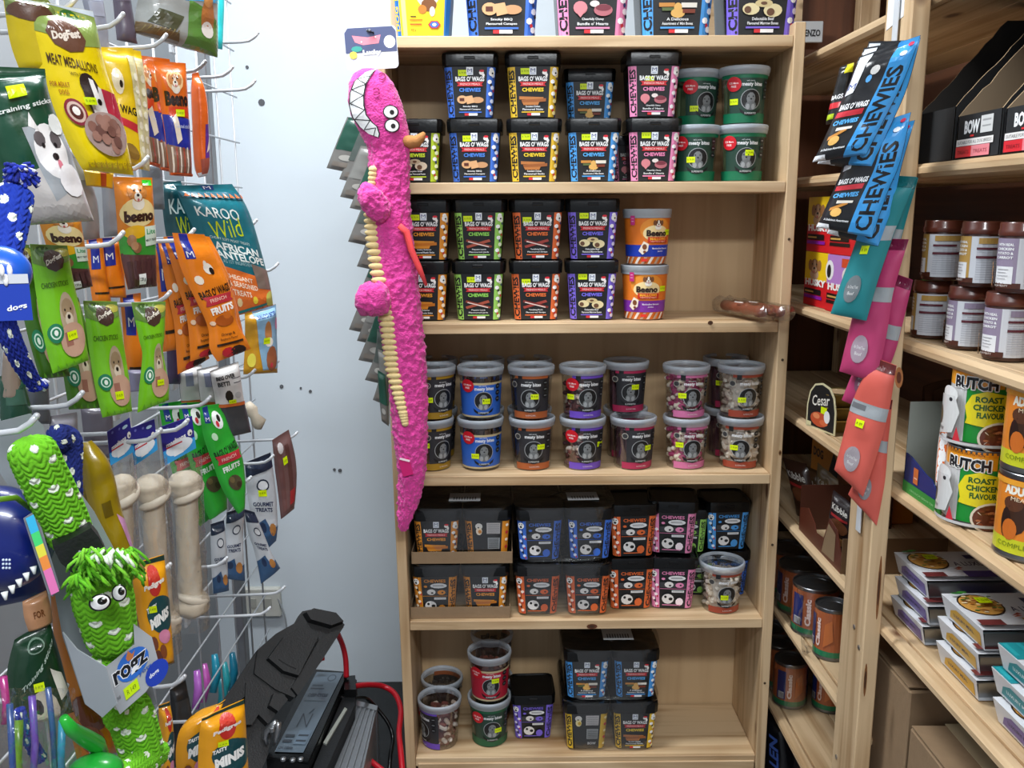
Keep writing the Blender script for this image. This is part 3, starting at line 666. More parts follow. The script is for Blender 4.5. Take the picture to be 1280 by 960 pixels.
# rawhide sticks in clear film lying on the third shelf
def along(pa, pb, n): return [pa.lerp(pb, i/n) for i in range(n+1)]
for i, (a, b, lb) in enumerate([((905, 372), (953, 398), 'brown rolled chew in crinkled clear film lying on the third shelf, left one'), ((918, 376), (976, 399), 'brown rolled chew in crinkled clear film overhanging the third shelf, right one')]):
    A = PZ(a[0], a[1], Z3+.022); B = PZ(b[0], b[1], Z3+.022)
    A = V((x_at(a[0], 1.95, Z3), 1.95, Z3+.024)); B = V((x_at(b[0], 1.80, Z3), 1.80, Z3+.024))
    r = thing('rawhide_roll', lb, 'dog chew', A); g = G()
    pts = [p-A for p in along(A, B, 10)]; g.tube(pts, [.011+.0015*math.sin(j*2.3+i) for j in range(11)], 12, '#8a4a30'); 
    o = part('chew', g, 'treats', r, True)
    g = G(); q = (B-A).normalized()*.022; pts2 = [pts[0]-q]+pts+[pts[-1]+q]
    rr = [.019]+[.0165+.003*noise.noise(V((j*1.7, i*3, 0))) for j in range(11)]+[.017]
    g.tube(pts2, rr, 12); g.v = [tuple(V(v)+V((noise.noise(V(v)*90), noise.noise(V(v)*90+V((5, 0, 0))), noise.noise(V(v)*90+V((0, 5, 0)))*.6))*.0035) for v in g.v]
    g.v = [(x, y, max(z, -.0235)) for x, y, z in g.v]
    part('film', g, 'cellophane', r, True)
    g = G(); m = (A+B)/2-A; g.box(m+V((-.01, -.004, .0135)), (.003, .022, .0015), '#e8e0d8', rot=Matrix.Rotation(.6, 3, 'Z')); part('paper_band', g, 'print', r)
# yellow box-shaped tub, top left
r = thing('printed_box', 'yellow and blue printed treat box on top of the bookcase, at its left end', 'treat box', (x_at(531, D+.06, Z1+.05), D+.06, Z1), 0)
g = G(); rsq_loft(g, [(0, .050, .010), (.16, .062, .012)], col='#2a78c8'); part('carton', g, 'print', r, 30)
def yb(x, z, l): a = .050+.012*z/.16; return V((x*a/.05, -a-l, z))
S = [('r', -.042, .002, .040, .15, '#f2cc1c'), ('r', -.038, .002, -.030, .15, '#f6e088'), ('t', 'DOG TREATS', -.047, .07, .12, .007, '#e8c020', 90, .03), ('e', .010, .075, .020, .022, '#e8e0d0'), ('e', .012, .058, .014, .012, '#7a4820'), ('e', .000, .050, .008, .008, '#c87828'), ('e', .018, .046, .005, .009, '#e8e4d8'),
     ('r', -.022, .036, -.012, .038, '#4a3a10'), ('r', -.024, .030, .0, .0315, '#b8401c'), ('r', -.024, .022, -.002, .024, '#c84a24'), ('t', '400 g', -.018, .012, .010, .005, '#4a3a10', 0, 0), ('e', .022, .022, .012, .008, '#c8303c', 6), ('e', .022, .022, .009, .006, '#3c6cc0', 6), ('e', .022, .022, .004, .003, '#e8ecf0')]
g = G(); decal(g, S, yb, .05, .05); part('printed_face', g, 'print', r)
g = G()

r = thing('cardboard_box', 'narrow tan cardboard box half hidden behind the yellow printed box', 'box', (x_at(506, 1.97, Z1+.05), 1.975, Z1), .12); g = G(); g.box((0, 0, .1), (.06, .10, .2), bev=.002); part('carton', g, 'pine_z', r); 
g = G(); g.box((0, 0, .2008), (.058, .098, .0016), '#b89a70'); part('flap', g, 'print', r)
# ================================================================ pouch builder
def pouch_surface(rows, c, n, th, crinkle, seed, seal=.07, pinch=None, tilt=0):
    P = [(PP(a, b, c, n), PP(e, d, c, n)) for a, b, e, d in rows]
    L = [0]
    for i in range(1, len(P)): L.append(L[-1]+((P[i][0]-P[i-1][0]).length+(P[i][1]-P[i-1][1]).length)/2)
    tot = L[-1]; m = len(P)
    def cr(arr, i, f):
        p0, p1, p2, p3 = arr[max(i-1, 0)], arr[i], arr[i+1], arr[min(i+2, m-1)]
        return .5*((2*p1)+(p2-p0)*f+(2*p0-5*p1+4*p2-p3)*f*f+(3*p1-p0-3*p2+p3)*f*f*f)
    A = [p[0] for p in P]; B = [p[1] for p in P]
    def edge(v):
        s = max(0, min(1, 1-v))*tot; i = 0
        while i < m-2 and s > L[i+1]: i += 1
        f = (s-L[i])/max(1e-6, L[i+1]-L[i]); 
        return cr(A, i, f), cr(B, i, f)
    def fn(u, v, side=1, lift=0):
        a, b = edge(v); p = a.lerp(b, u)
        uu = abs(2*u-1); k = max(0, 1-uu**3.0); vv = 1
        if v > 1-seal: vv = 0.06
        elif v > 1-seal-.12: vv = .06+.94*math.sin((1-seal-v)/.12*PI/2)
        if v < .03: vv = min(vv, .1+v/.03*.5)
        elif v < .12: vv = min(vv, .6+.4*(v-.03)/.09)
        q = p*28+V((seed*3.1, 0, 0))
        d = th/2*(k**.7)*vv*side + crinkle*(noise.noise(q)+.5*noise.noise(q*2.3))*(.35+.65*k)
        return p+n*(d+lift*side)
    return fn, tot, (A[0]-B[0]).length
def pouch(name, label, cat, rows, anchor, ang, th=.018, col='#888', back=None, shapes=None, mat_='foil', group=None, crinkle=.0022, seed=None, seal=.07, nu=14, nv=26, hole=True, parts=None, bands=None, mx=.07, Yp=None):
    """rows: (left x, left y, right x, right y) in picture pixels from the top of the bag to its bottom; anchor: world X of the middle (or Yp)"""
    seed = seed if seed is not None else len(rows)*7.3+rows[0][0]*.37
    cx = sum(r[0]+r[2] for r in rows)/(2*len(rows)); cy = sum(r[1]+r[3] for r in rows)/(2*len(rows))
    c = PY(cx, cy, Yp) if Yp else PX(cx, cy, anchor)
    a = math.radians(ang); n = V((math.sin(a), -math.cos(a), 0))
    fn, tot, wid = pouch_surface(rows, c, n, th, crinkle, seed, seal)
    root = thing(name, label, cat, c, 0, group)
    g = G(); f0 = lambda u, v: fn(u, v)-c
    def cf(u, v):
        if bands:
            for v0, v1, cc in bands:
                if v0 <= v < v1: return cc
        return col
    g.grid(f0, nu, nv, cf); g.grid(lambda u, v: fn(u, v, -1)-c, nu, nv, back or cf, flip=True)
    # rim joins
    for u in (0, 1): g.grid(lambda s, v: fn(u, v, 1 if s else -1)-c, 1, nv, back or cf, flip=(u == 0))
    for v in (0, 1): g.grid(lambda s, u2: fn(u2, v, 1 if s else -1)-c, 1, nu, back or cf, flip=(v == 1))
    part('bag', g, mat_, root, 60)
    if shapes:
        g = G(); decal(g, shapes, lambda x, y, l: fn(min(max(x, 0.004), .996), min(max(y, .004), .996), 1, l)-c, mx, mx*.7, .0007, .00014); part('printed_face', g, 'print_glossy' if mat_ != 'matte' else 'print', root)
    return root, fn, c
def stick(x, y, w_=.13, h_=.045, t='R 49.99'): return [('r', x-w_/2, y-h_/2, x+w_/2, y+h_/2, YEL), ('t', t, x, y, w_*.7, h_*.35, '#5c6a10', 0, 0)]

# ================================================================ shelving along the right wall
RX = .62; RZ = [1.812, 1.566, 1.300, 1.060, .820, .590, .350]
ru = thing('shelving_unit', 'long pine shelving unit along the right wall with slatted post in front', 'shelving', (0, 0, 0))
for i, z in enumerate(RZ):
    y0 = .5 if i < 5 else 1.40
    g = G(); g.box((RX+.012, (y0+2.42)/2, z-.010), (.024, 2.42-y0, .020), bev=.006); part('edge_strip', g, 'pine_y', ru)
    xs = RX+.024
    for k in range(3):
        g = G(); g.box((xs+.05+k*.1, (y0+2.42)/2, z-.010), (.0985, 2.42-y0, .018), bev=.001); part('shelf_board', g, 'pine_y', ru)
g = G(); g.box((.606, 1.408, 1.25), (.028, .094, 2.5), bev=.002); post = part('front_post', g, 'pine_z', ru)
g = G(); g.box((.614, 1.408, 1.835), (.0005, .05, .12))
for x, y, sx, sy in ((.93, 2.40, .05, .04), (.93, 1.46, .05, .04), (.93, .55, .05, .04)):
    g = G(); g.box((x, y, 1.25), (sx, sy, 2.5), bev=.002); part('rear_post', g, 'pine_z', ru)
for y, z in ((1.40, .80), (1.375, .775), (1.435, .53), (1.40, .505), (1.43, 1.04)):
    g = G(); g.lathe([(.0042, 0), (.0042, .0012), (.001, .0018)], 10, col='#8a7a50'); g.v = [(.5918-zz, y+xx, z+yy) for xx, yy, zz in g.v]; part('screw', g, 'steel', ru)
g = G(); g.box((.5915, 1.418, 1.84), (.0008, .055, .13), '#e8eaec')
g.v = [(x, y+.006*noise.noise(V((0, y*80, z*60))), z+.01*noise.noise(V((3, y*90, z*60)))) for x, y, z in g.v]; part('torn_paper', g, 'matte', ru)
g = G(); g.box((.62, 2.43, 1.98), (.3, .02, .26)); struct('trim_1', g, 'pine_x')
p = PY(990, 40, 2.41); r = thing('name_plate', 'small white lettered name plate beside the bookcase top', 'sign', p)
g = G(); g.box((.03, 0, 0), (.10, .004, .052), '#c2c6c8', bev=.002); part('plate', g, 'print', r)
g = G(); decal(g, [('t', 'ENZO', .0525, -.003, .040, .017, '#1a1c20', 0, .03)], lambda x, y, l: V((x, -.0022-l, y)), .1); part('lettering', g, 'print', r)

def rfn(w_, h_):  # box whose printed side looks at the aisle: local front is -Y
    return lambda x, y, l: V((x, -w_-l, y))
def carton(name, label, cat, X, Y, Z, L, Dp, Hh, col, shapes, rz, group=None, mat_='print', end=None, sides=None):
    r = thing(name, label, cat, (X, Y, Z), rz, group)
    g = G(); g.box((0, 0, Hh/2), (L, Dp, Hh), col, bev=.0015); part('carton', g, mat_, r)
    g = G(); decal(g, shapes, lambda x, y, l: V((x*L, -Dp/2-l, y*Hh)), 2)
    if end: decal(g, end, lambda x, y, l: V((L/2+l, x*Dp, y*Hh)), 2)
    part('printed_face', g, 'print', r); return r
A90 = -PI/2
# husky cartons
def husky(yel, top, c2):
    S = [('r', -.5, .45, .5, 1, yel), ('r', -.5, 0, .5, .48, '#d01c24')]
    if yel == '#f0c818': S += dog(-.08, .74, .26, .17, '#9a6a40', '#caa888', '#1a1414')
    else: S += [('e', -.4, .72, .16, .18, '#e8e8e8'), ('e', -.42, .70, .08, .12, '#1c1c20'), ('e', .3, .66, .22, .16, '#e8e0d8'), ('e', .3, .65, .16, .1, '#9a3c28'), ('r', .05, .8, .5, .95, '#d04a24')]
    S += [('t', 'HUSKY', 0, .44, .86, .13, '#f4f0ec', 0, .06), ('r', -.45, .22, .25, .32, '#1a1214'), ('r', -.42, .25, -.05, .28, '#c8a050'), ('r', -.45, .14, .3, .20, c2)]
    return S
for i, (px, lv, k) in enumerate([(1017, 0, 0), (1017, 1, 0), (1046, 0, 1), (1046, 1, 1)]):
    Y = y_at(px, .645, 1.36); yel, c2 = (('#f0c818', '#8a1c9c'), ('#b480c8', '#1a1214'))[k]
    carton('pet_food_carton', ('yellow and red' if k == 0 else 'lilac and red')+' dog food carton on the right shelving, '+('upper' if lv else 'lower')+' of its stack', 'carton', .645+.05, Y, RZ[2]+lv*.113, .124, .09, .112, '#d01c24', husky(yel, 0, c2), A90+.05, 'dog food cartons')
# ---- display boxes, second level
def dbox(label, Y0, Y1, h0, h1, inner, shapes, col='#17181a'):
    X0 = .635; X1 = .885; r = thing('display_box', label, 'display box', (X0, Y0, RZ[1]), 0, 'open display boxes'); w_ = Y1-Y0
    g = G()
    g.box((.12, w_/2, .001), (X1-X0-.01, w_-.004, .002), inner); part('box_base', g, 'matte', r)
    def wall(y, t, co, ci):
        g = G(); pr = [(0, 0), (X1-X0, 0), (X1-X0, h1), (.12, h1), (0, h0)]
        rg = random.Random(y*99)
        # torn edge
        e = [(.12*(1-i/12), h1+(h0-h1)*i/12+rg.uniform(-.0025, .0025)) for i in range(1, 12)]
        pr = pr[:4]+e+pr[4:]
        n = len(pr); a = [V((x, y, z)) for x, z in pr]; b = [V((x, y+t, z)) for x, z in pr]
        g.add(a, [tuple(range(n))], co); g.add(b, [tuple(range(n))[::-1]], ci)
        g.add(a+b, [(i, n+i, n+(i+1) % n, (i+1) % n) for i in range(n)], '#a48a68'); part('side_wall', g, 'matte', r)
    wall(0.001, .0025, col, inner); wall(w_-.0035, .0025, inner, col)
    g = G(); g.box((.001, w_/2, h0/2), (.002, w_, h0), col); part('front_lip', g, 'matte', r)
    g = G(); g.box((X1-X0-.001, w_/2, h1/2), (.002, w_, h1), inner); part('back_wall', g, 'matte', r)
    g = G(); decal(g, shapes, lambda x, y, l: V((-l, w_*(1-x), y*h0)), 2); part('printed_face', g, 'print', r)
bow = [('t', 'BOW', .36, .72, .34, .30, '#f0f0f0', 0, .05), ('r', .34, .50, .42, .54, '#e02828'), ('r', .56, .55, .82, .92, '#d4d4d2'), ('r', .60, .80, .78, .84, '#a0a0a0'), ('r', .60, .68, .78, .71, '#a0a0a0'),
       ('r', .04, .31, .86, .46, '#ece8e4'), ('t', 'SUITABLE FOR ALL DOG BREEDS', .45, .385, .76, .07, '#2a2a2c', 0, 0), ('r', .04, .06, .40, .30, '#d82830'), ('r', .40, .06, .80, .30, '#e88890'), ('t', 'TREATS', .22, .17, .26, .08, '#701418', 0, 0), ('t', 'TREATS', .6, .17, .3, .08, '#9c3c44', 0, 0)]
BH = lambda Y, py: 0
dbox('black open display box of dog treats nearest the post on the right shelving', 1.290, 1.405, .075, .21, '#2a2622', [], '#101113')
dbox('black display box with torn brown inside, lettered front lip, second from the post', 1.168, 1.284, .060, .20, '#8d7a62', bow)
dbox('black display box with torn brown inside and lettered lip, at the right picture edge', 1.045, 1.162, .058, .20, '#8d7a62', bow)
g = G(); g.box((.80, 1.34, RZ[1]+.05), (.10, .012, .07), '#3c4c9c', rot=Matrix.Rotation(.5, 3, 'Y')); tag(link('treat_sachet', g.mesh('treat_sachet', 'foil')), 'dark blue sachet standing in the black display box by the post', 'sachet')

# ---- jars
def jar(label, px, lv, kind, rz, Z=RZ[2]):
    X = .672; Y = y_at(px, X, Z+.05); r = thing('food_jar', label, 'jar', (X, Y, Z+lv*.092), rz, 'brown lidded food jars'); R_ = .0275; hh = .090
    g = G(); g.lathe([(.024, 0), (.0268, .002), (R_, .006), (R_, .072), (.026, .076)], 32, col='#3a1c14'); part('jar_body', g, 'print_glossy', r, 35)
    g = G(); g.lathe([(.0285, .073), (.0292, .074), (.0292, .080), (.0282, .0815), (.0282, .089), (.0272, .0905), (.001, .0905)], 36, col='#5a2c20'); part('jar_lid', g, 'print_glossy', r, 35)
    f = lambda x, y, l: V(((R_+l)*math.sin(x/R_), -(R_+l)*math.cos(x/R_), y))
    a = '#b08c48' if kind == 'gold' else '#8c8096'; W = '#c9ccd2'
    S = [('r', -.043, .006, .060, .070, W), ('r', -.043, .008, -.006, .070, a), ('r', -.043, .006, .0, .013, '#4a2418'), ('r', -.036, .012, -.010, .034, '#dfe0e2')]
    for i in range(4): S += [('t', ('WITH REAL', 'CHICKEN', 'POTATO &', 'CARROT')[i], -.023, .062-i*.0055, .024, .0034, '#eef0f0', 0, .03)]
    for i in range(4): S += [('r', -.031, .030-i*.004, -.015-(i % 2)*.003, .0306-i*.004, '#6a6a70')]
    S += [('t', 'RICH MEATY', -.024, .0095, .02, .0026, '#e0d8d0', 0, 0), ('r', .004, .060, .040, .068, a), ('r', .002, .052, .034, .055, '#5a2430'), ('r', .002, .040, .040, .0435, '#5a2430')]
    for i in range(9): S += [('r', .003, .0375-i*.0033, .038-(i*7 % 5)*.002, .0380-i*.0033, '#8c90a0')]
    for i in range(3): S += [('r', .003, .0505-i*.003, .034, .051-i*.003, '#8c90a0')]
    if kind != 'gold':
        S += [('p', [(-.043, .006), (-.034, .006), (-.036, .020), (-.040, .040), (-.043, .046)], '#3c2018')]+[('e', -.040+.001*(i % 3), .010+i*.0045, .002, .002, '#c08850', 7) for i in range(7)]
    g = G(); decal(g, S, f, .007, .1); part('printed_label', g, 'print', r)
for px, lv, k, rz, lb in [(1165, 0, 'gold', -1.15, 'gold labelled jar with brown lid, lower row, nearest the post'), (1211, 0, 'grey', -.85, 'lilac labelled jar with brown lid, lower row, middle'), (1259, 0, 'grey', -.55, 'lilac labelled jar with brown lid, lower row, rightmost'),
                          (1172, 1, 'gold', -1.0, 'gold labelled jar with brown lid, upper row, nearest the post'), (1220, 1, 'gold', -.8, 'gold labelled jar with brown lid, upper row, middle'), (1268, 1, 'grey', -.45, 'lilac labelled jar with brown lid, upper row, rightmost')]:
    jar(lb, px, lv, k, rz)
for i, px in enumerate((1150,)):
    X = .745; Y = y_at(px+22, X, 1.34)
    for lv in (0, 1):
        r = thing('food_jar', f'green jar with brown lid standing behind the gold jars, {("lower", "upper")[lv]}', 'jar', (X, Y, RZ[2]+lv*.092), 0, 'brown lidded food jars')
        g = G(); g.lathe([(.026, 0), (.0275, .006), (.0275, .074)], 24, cols=['#1c2a18', '#4c6a30']); part('jar_body', g, 'print', r, 35)
        g = G(); g.lathe([(.029, .073), (.029, .089), (.001, .090)], 24, col='#2a1a14'); part('jar_lid', g, 'print_glossy', r, 35)

# ---- cans
def can(label, X, Y, Z, R_, hh, S, rz, group, body='#9a9c9e', name='food_can', lidmat='tin_lid'):
    r = thing(name, label, 'can', (X, Y, Z), rz, group)
    g = G(); g.lathe([(R_*.94, .002), (R_*.96, 0), (R_*1.0, .002), (R_*1.0, .005), (R_*.975, .008), (R_*.975, hh-.008), (R_, hh-.005), (R_, hh-.001), (R_*.98, hh), (R_*.95, hh-.001), (R_*.94, hh-.005), (R_*.7, hh-.005), (R_*.68, hh-.006), (.001, hh-.006)], 40, col=body); part('can_body', g, lidmat, r, 35)
    f = lambda x, y, l: V(((R_*.978+l)*math.sin(x/R_), -(R_*.978+l)*math.cos(x/R_), y))
    g = G(); decal(g, S, f, .009, .12); part('printed_label', g, 'print_glossy', r); return r
def butch():
    S = [('r', -.13, .009, .13, .110, '#1c8c34'), ('r', -.075, .009, -.020, .088, '#c8c8c8'), ('r', -.075, .086, .028, .111, '#f0a020'), ('r', -.075, .104, .028, .111, '#e88c18'),
         *[('t', 'BUTCH', -.010+dx, .092+dy, .058, .017, '#f4f4f0', 0, .03) for dx, dy in ((-.002, 0), (.002, 0), (0, .0016), (0, -.0016), (-.0014, .0012), (.0014, -.0012), (.0014, .0012), (-.0014, -.0012))], ('t', 'BUTCH', -.010, .092, .058, .017, '#14161c', 0, .05),
         ('t', 'COMPLETE NUTRITION', -.015, .107, .05, .0026, '#40280c', 0, 0),
         ('p', [(-.012, .076), (-.020, .060), (-.016, .044), (-.018, .036), (.014, .032), (.034, .044), (.040, .064), (.030, .078), (.006, .083)], '#e8d820'),
         ('t', 'ROAST', .010, .071, .034, .0085, '#1c5c28', 0, .04), ('t', 'CHICKEN', .012, .060, .042, .0085, '#1c5c28', 0, .04), ('t', 'FLAVOUR', .013, .049, .034, .0085, '#1c5c28', 0, .04),
         ('e', .026, .018, .027, .0225, '#e8dcc8', 22), ('e', .026, .018, .024, .0195, '#6a3420', 22)]
    rg = random.Random(5)
    for i in range(46):
        a = rg.uniform(0, 6.28); q = math.sqrt(rg.random()); S.append(('e', .026+.021*q*math.cos(a), .018+.0165*q*math.sin(a), .0032, .0018, rg.choice(['#9a5030', '#b46a44', '#84422a', '#7a3a24']), 6))
    S += [('p', [(.032, .108), (.038, .108), (.052, .096), (.066, .108), (.072, .108), (.052, .091)], '#f0f0f0'), ('p', [(.030, .108), (.033, .108), (.052, .092), (.052, .090)], '#2c4ca0'), ('r', .060, .009, .085, .082, '#0c3c1c')]
    for i in range(6): S.append(('r', .062, .080-i*.004, .078, .0815-i*.004, '#dcdcdc'))
    S += [('e', -.040, .073, .014, .012, '#e4e4e2'), ('e', -.048, .062, .005, .004, '#3c3c40', 8), ('p', [(-.060, .070), (-.030, .072), (-.022, .050), (-.03, .020), (-.060, .012)], '#d4d4d2'), ('e', -.036, .066, .003, .003, '#303034', 8), ('e', -.058, .040, .008, .014, '#5a3c30'),
          ('t', 'BEEF', -.052, .022, .014, .004, '#303034', 0, 0), ('p', [(-.028, .010), (-.018, .010), (-.024, .030)], '#c8303c'), ('r', -.13, .006, .13, .010, '#c4c4c4')]
    return S
BS = butch()
Xc = .672
can('green and yellow roast chicken can, lower of the stacked pair', Xc, y_at(1222, Xc, 1.11), RZ[3], .0435, .113, BS, -.62, 'roast chicken cans')
can('green and yellow roast chicken can, upper of the stacked pair', Xc, y_at(1229, Xc, 1.22), RZ[3]+.113, .0435, .113, BS, -.58, 'roast chicken cans')
def adult():
    S = [('r', -.13, .009, .13, .105, '#e08428'), ('r', -.13, .009, .13, .028, '#c8cc28'), ('t', 'ADULT', -.012, .092, .040, .013, '#f4f0e0', 0, .06), ('e', -.014, .058, .016, .024, '#3c2418'), ('e', -.018, .074, .013, .010, '#5a3420'), ('e', -.026, .048, .007, .020, '#2a1812'), ('e', -.020, .040, .010, .014, '#c86a24'),
         ('r', .010, .030, .040, .056, '#2c2c7c'), ('t', '775g', .025, .045, .022, .008, '#f0f0f0', 0, .04), ('t', 'COMPLETE', -.01, .020, .05, .006, '#6a7a18', 0, .0), ('t', 'MEAL', -.01, .081, .022, .005, '#f4e0c0', 0, 0), ('r', -.13, .098, .13, .105, '#e8a030')]
    return S
AS = adult(); Xd = .678
can('orange and lime adult dog food can at the right picture edge, lower', Xd, y_at(1292, Xd, 1.11), RZ[3], .044, .113, AS, -.72, 'adult dog food cans')
can('orange and lime adult dog food can at the right picture edge, upper', Xd, y_at(1303, Xd, 1.22), RZ[3]+.113, .044, .113, AS, -.75, 'adult dog food cans')
def classic(R_, hh, flip=False):
    k = R_/.05
    S = [('r', -R_*3.1, .008, R_*3.1, hh-.008, '#b06038'), ('r', -R_*3.1, .008, R_*3.1, .020, '#1c7c54')]
    for m in (-1, 0, 1):
        x0 = m*R_*2.1
        S += [('r', x0-.045*k, .024, x0-.018*k, hh-.018, '#1c2c6c'), ('t', 'Classic', x0-.006*k, hh*.52, hh*.55, .013*k, '#f0d8d0', 90, .05), ('p', [(x0+.01*k, hh*.25), (x0+.035*k, hh*.4), (x0+.03*k, hh*.8), (x0+.012*k, hh*.7)], '#c87038'), ('r', x0-.04*k, .026, x0-.022*k, .042, '#dcdcdc')]
        for i in range(6): S.append(('r', x0-.039*k+i*.003*k, .027, x0-.0375*k+i*.003*k, .041, '#1a1a1c'))
    return S
C1, C2 = classic(.05, .112), classic(.038, .112)
cans5 = []
for i, (px, X) in enumerate([(1005, .678), (1025, .676), (1044, .675)]):
    Y = [2.02, 1.915, 1.81][i]
    can(f'orange and blue ring pull can in clear film, {("back", "middle", "front")[i]} of the upper pack', X, Y, RZ[5], .0495, .112, C1, -1.2+i*.35, 'orange cans, upper pack')
can('small orange can with peel lid standing in front of the upper pack', .672, 1.700, RZ[5], .036, .112, C2, -1.0, None)
for i in range(3):
    Y = [2.09, 2.005, 1.92][i]
    can(f'orange and blue can in clear film, {("back", "middle", "front")[i]} of the lower pack', .668, Y, RZ[6], .038, .112, C2, [-1.5, -1.3, -.2][i], 'orange cans, lower pack')
can('orange and green can behind the lower film pack beside the post', .755, 1.90, RZ[6], .038, .112, C2, -.8, None)
def film(label, X0, X1, Y0, Y1, Z, hh, tail=None):
    c = V(((X0+X1)/2, (Y0+Y1)/2, Z)); g = G()
    def fn(u, v):
        a = 2*PI*u; c_, s_ = math.cos(a), math.sin(a); e = .45
        x = (X1-X0)/2*math.copysign(abs(c_)**e, c_); y = (Y1-Y0)/2*math.copysign(abs(s_)**e, s_)
        p = V((x, y, hh*v)); k = noise.noise((p+c)*40)*.0035; return V((x*(1-.02*v)+k, y*(1-.02*v)+k, .001+hh*v))
    g.grid(fn, 60, 12, cu=True); g.grid(lambda u, v: V((fn(u, 1).x*(1-v), fn(u, 1).y*(1-v), hh+.001)), 60, 2, cu=True)
    if tail is not None:
        q = PX(*tail[:2], X0-.003)-c; n_ = V((-1, -.2, 0))
        g.grid(lambda u, v: q+V((-.012*math.sin(u*PI)*(1-v), -.075*(u-.1)*(1-.8*v)+.03, -.045*v+.012*noise.noise(V((u*6, v*6, 0))))), 10, 8)
    o = link('film_wrap', g.mesh('film_wrap', 'shrink_wrap', True)); o.location = c; tag(o, label, 'shrink film')
film('crinkled clear shrink film around the upper pack of orange cans', .624, .730, 1.757, 2.075, RZ[5], .1135, (1010, 800))
film('crinkled clear shrink film around the lower pack of orange cans', .627, .709, 1.878, 2.132, RZ[6], .1135)

# ---- gold rounded trays with black card sleeve (third level, left of the post)
r = thing('tray_sleeve', 'black rounded card sleeve with script lettering on the shelf beside the post', 'card sleeve', PX(1026, 520, .635)); c = r.location.copy(); c.z = RZ[3]
r.location = c
pr = [(-.050, 0), (.050, 0), (.050, .045), (.042, .075), (.026, .092), (0, .098), (-.026, .092), (-.042, .075), (-.050, .045)]
Rm = Matrix.Rotation(A90+.25, 3, 'Z')
def slab(pr, t, col, rot, y0=0):
    g = G(); a = [rot @ V((x, y0, z)) for x, z in pr]; b = [rot @ V((x, y0+t, z)) for x, z in pr]; n = len(pr)
    g.add(a, [tuple(range(n))], col); g.add(b, [tuple(range(n))[::-1]], col); g.add(a+b, [(i, n+i, n+(i+1) % n, (i+1) % n) for i in range(n)], col); return g
part('sleeve', slab(pr, .0015, '#d0c8a0', Rm), 'print', r)
g = G(); pin = [(x*.9, z*.92+.004) for x, z in pr]
decal(g, [('p', pin, '#16181a'), ('t', 'Cesar', -.002, .062, .058, .022, '#e8e4d8', 10, .01), ('r', .0, .036, .020, .050, YEL), ('e', -.004, .022, .030, .015, '#c0502c'), ('e', -.014, .028, .012, .006, '#e08858'), ('e', .012, .018, .014, .006, '#d86c40'), ('e', .022, .032, .010, .013, '#e8e8e8'), ('r', -.045, .004, -.03, .012, '#d8d0a0')], lambda x, y, l: Rm @ V((x, -l, y)), .1)
part('printed_face', g, 'print', r)
for i in range(3):
    g = G(); rsq_loft(g, [(0, .024, .008), (.022, .031, .010), (.024, .034, .012), (.026, .034, .012), (.0255, .030, .01), (.024, .001, .0005)], col='#a89050', cap1=False); g.v = [(x, y*1.15, z) for x, y, z in g.v]
    Y = y_at(1047, .672, 1.1); o = link('food_tray', g.mesh('food_tray', 'steel', 40)); M['gold'] = M.get('gold') or mat('gold', col='#b09858', rough=.3, metal=.8); o.data.materials[0] = M['gold']
    o.location = (.672, Y-.0, RZ[3]+i*.0262); tag(o, f'gold foil pet food tray behind the black sleeve, {("bottom", "middle", "top")[i]} of the stack', 'food tray', 'gold food trays')
    q = G(); decal(q, [('e', 0, 0, .026, .028, ('#c05a34', '#c8643c', '#d8b890')[i])], lambda x, y, l: V((x, y, .0262)), .1); part('tray_film', q, 'print_glossy', o)
# ---- blue green tray box and pack (third level)
r = thing('display_tray', 'blue and green display carton with plain grey back panel beside the roast chicken cans', 'display box', (.635, 1.27, RZ[3]))
Y0, Y1 = y_at(1180, .632, 1.10), y_at(1131, .632, 1.10); r.location = (.632, Y0, RZ[3]); L_ = Y1-Y0
g = G()
pr = [(0, 0), (L_, 0), (L_, .062), (L_*.85, .060), (L_*.45, .046), (L_*.30, .044), (L_*.16, .030), (0, .036)]
g = slab([(x, z) for x, z in pr], .002, '#1c2c6c', Matrix.Rotation(PI/2, 3, 'Z')); g.v = [(-abs(0)+x*0+(.0 if x > -.001 else .002), y, z) for x, y, z in g.v]
part('front_panel', g, 'print', r)
g = G(); decal(g, [('r', 0, 0, L_, .018, '#2c8c38'), ('r', L_*.62, .022, L_*.74, .047, '#c86a34'), ('r', L_*.64, .030, L_*.72, .032, '#f0c0a0'), ('t', 'PET FOOD POUCHES', L_*.5, .008, L_*.6, .003, '#a8d8a0', 0, 0)], lambda x, y, l: V((-.0002-l, L_-x if False else x, y)), 2); 
g.v = [(x, y, z) for x, y, z in g.v]; part('printed_face', g, 'print', r)
g = G(); g.box((.10, L_-.001, .072), (.20, .002, .144), '#8d9088'); part('back_panel', g, 'grey_card', r)
g = G(); g.box((.10, .001, .03), (.20, .002, .06), '#2c8c38'); part('side_panel', g, 'grey_card', r)
o = slab([(.004, .06), (.06, .05), (.085, .148), (.012, .148)], .0015, '#8d9088', Matrix.Rotation(PI/2-.5, 3, 'Z')); o.v = [(x+.075, y+.012, z) for x, y, z in o.v]; part('flap', o, 'grey_card', r)
pouch('chew_pack', 'slim white and orange pack standing between the blue carton and the cans', 'treat bag', [(1179, 509, 1197, 512), (1172, 560, 1190, 575), (1169, 606, 1184, 622)], .640, -58, .012, '#e0dcd4',
      shapes=[('e', .7, .80, .35, .06, '#e0762c'), ('e', .5, .62, .3, .05, '#e0762c'), ('r', 0, .93, 1, .98, '#58a848'), ('t', 'msasa', .45, .42, .60, .62, '#e8742c', 90, .12), ('t', 'msasa', .5, .42, .56, .52, '#ffffff', 90, .06)], mat_='print', seal=.03, crinkle=.0006)
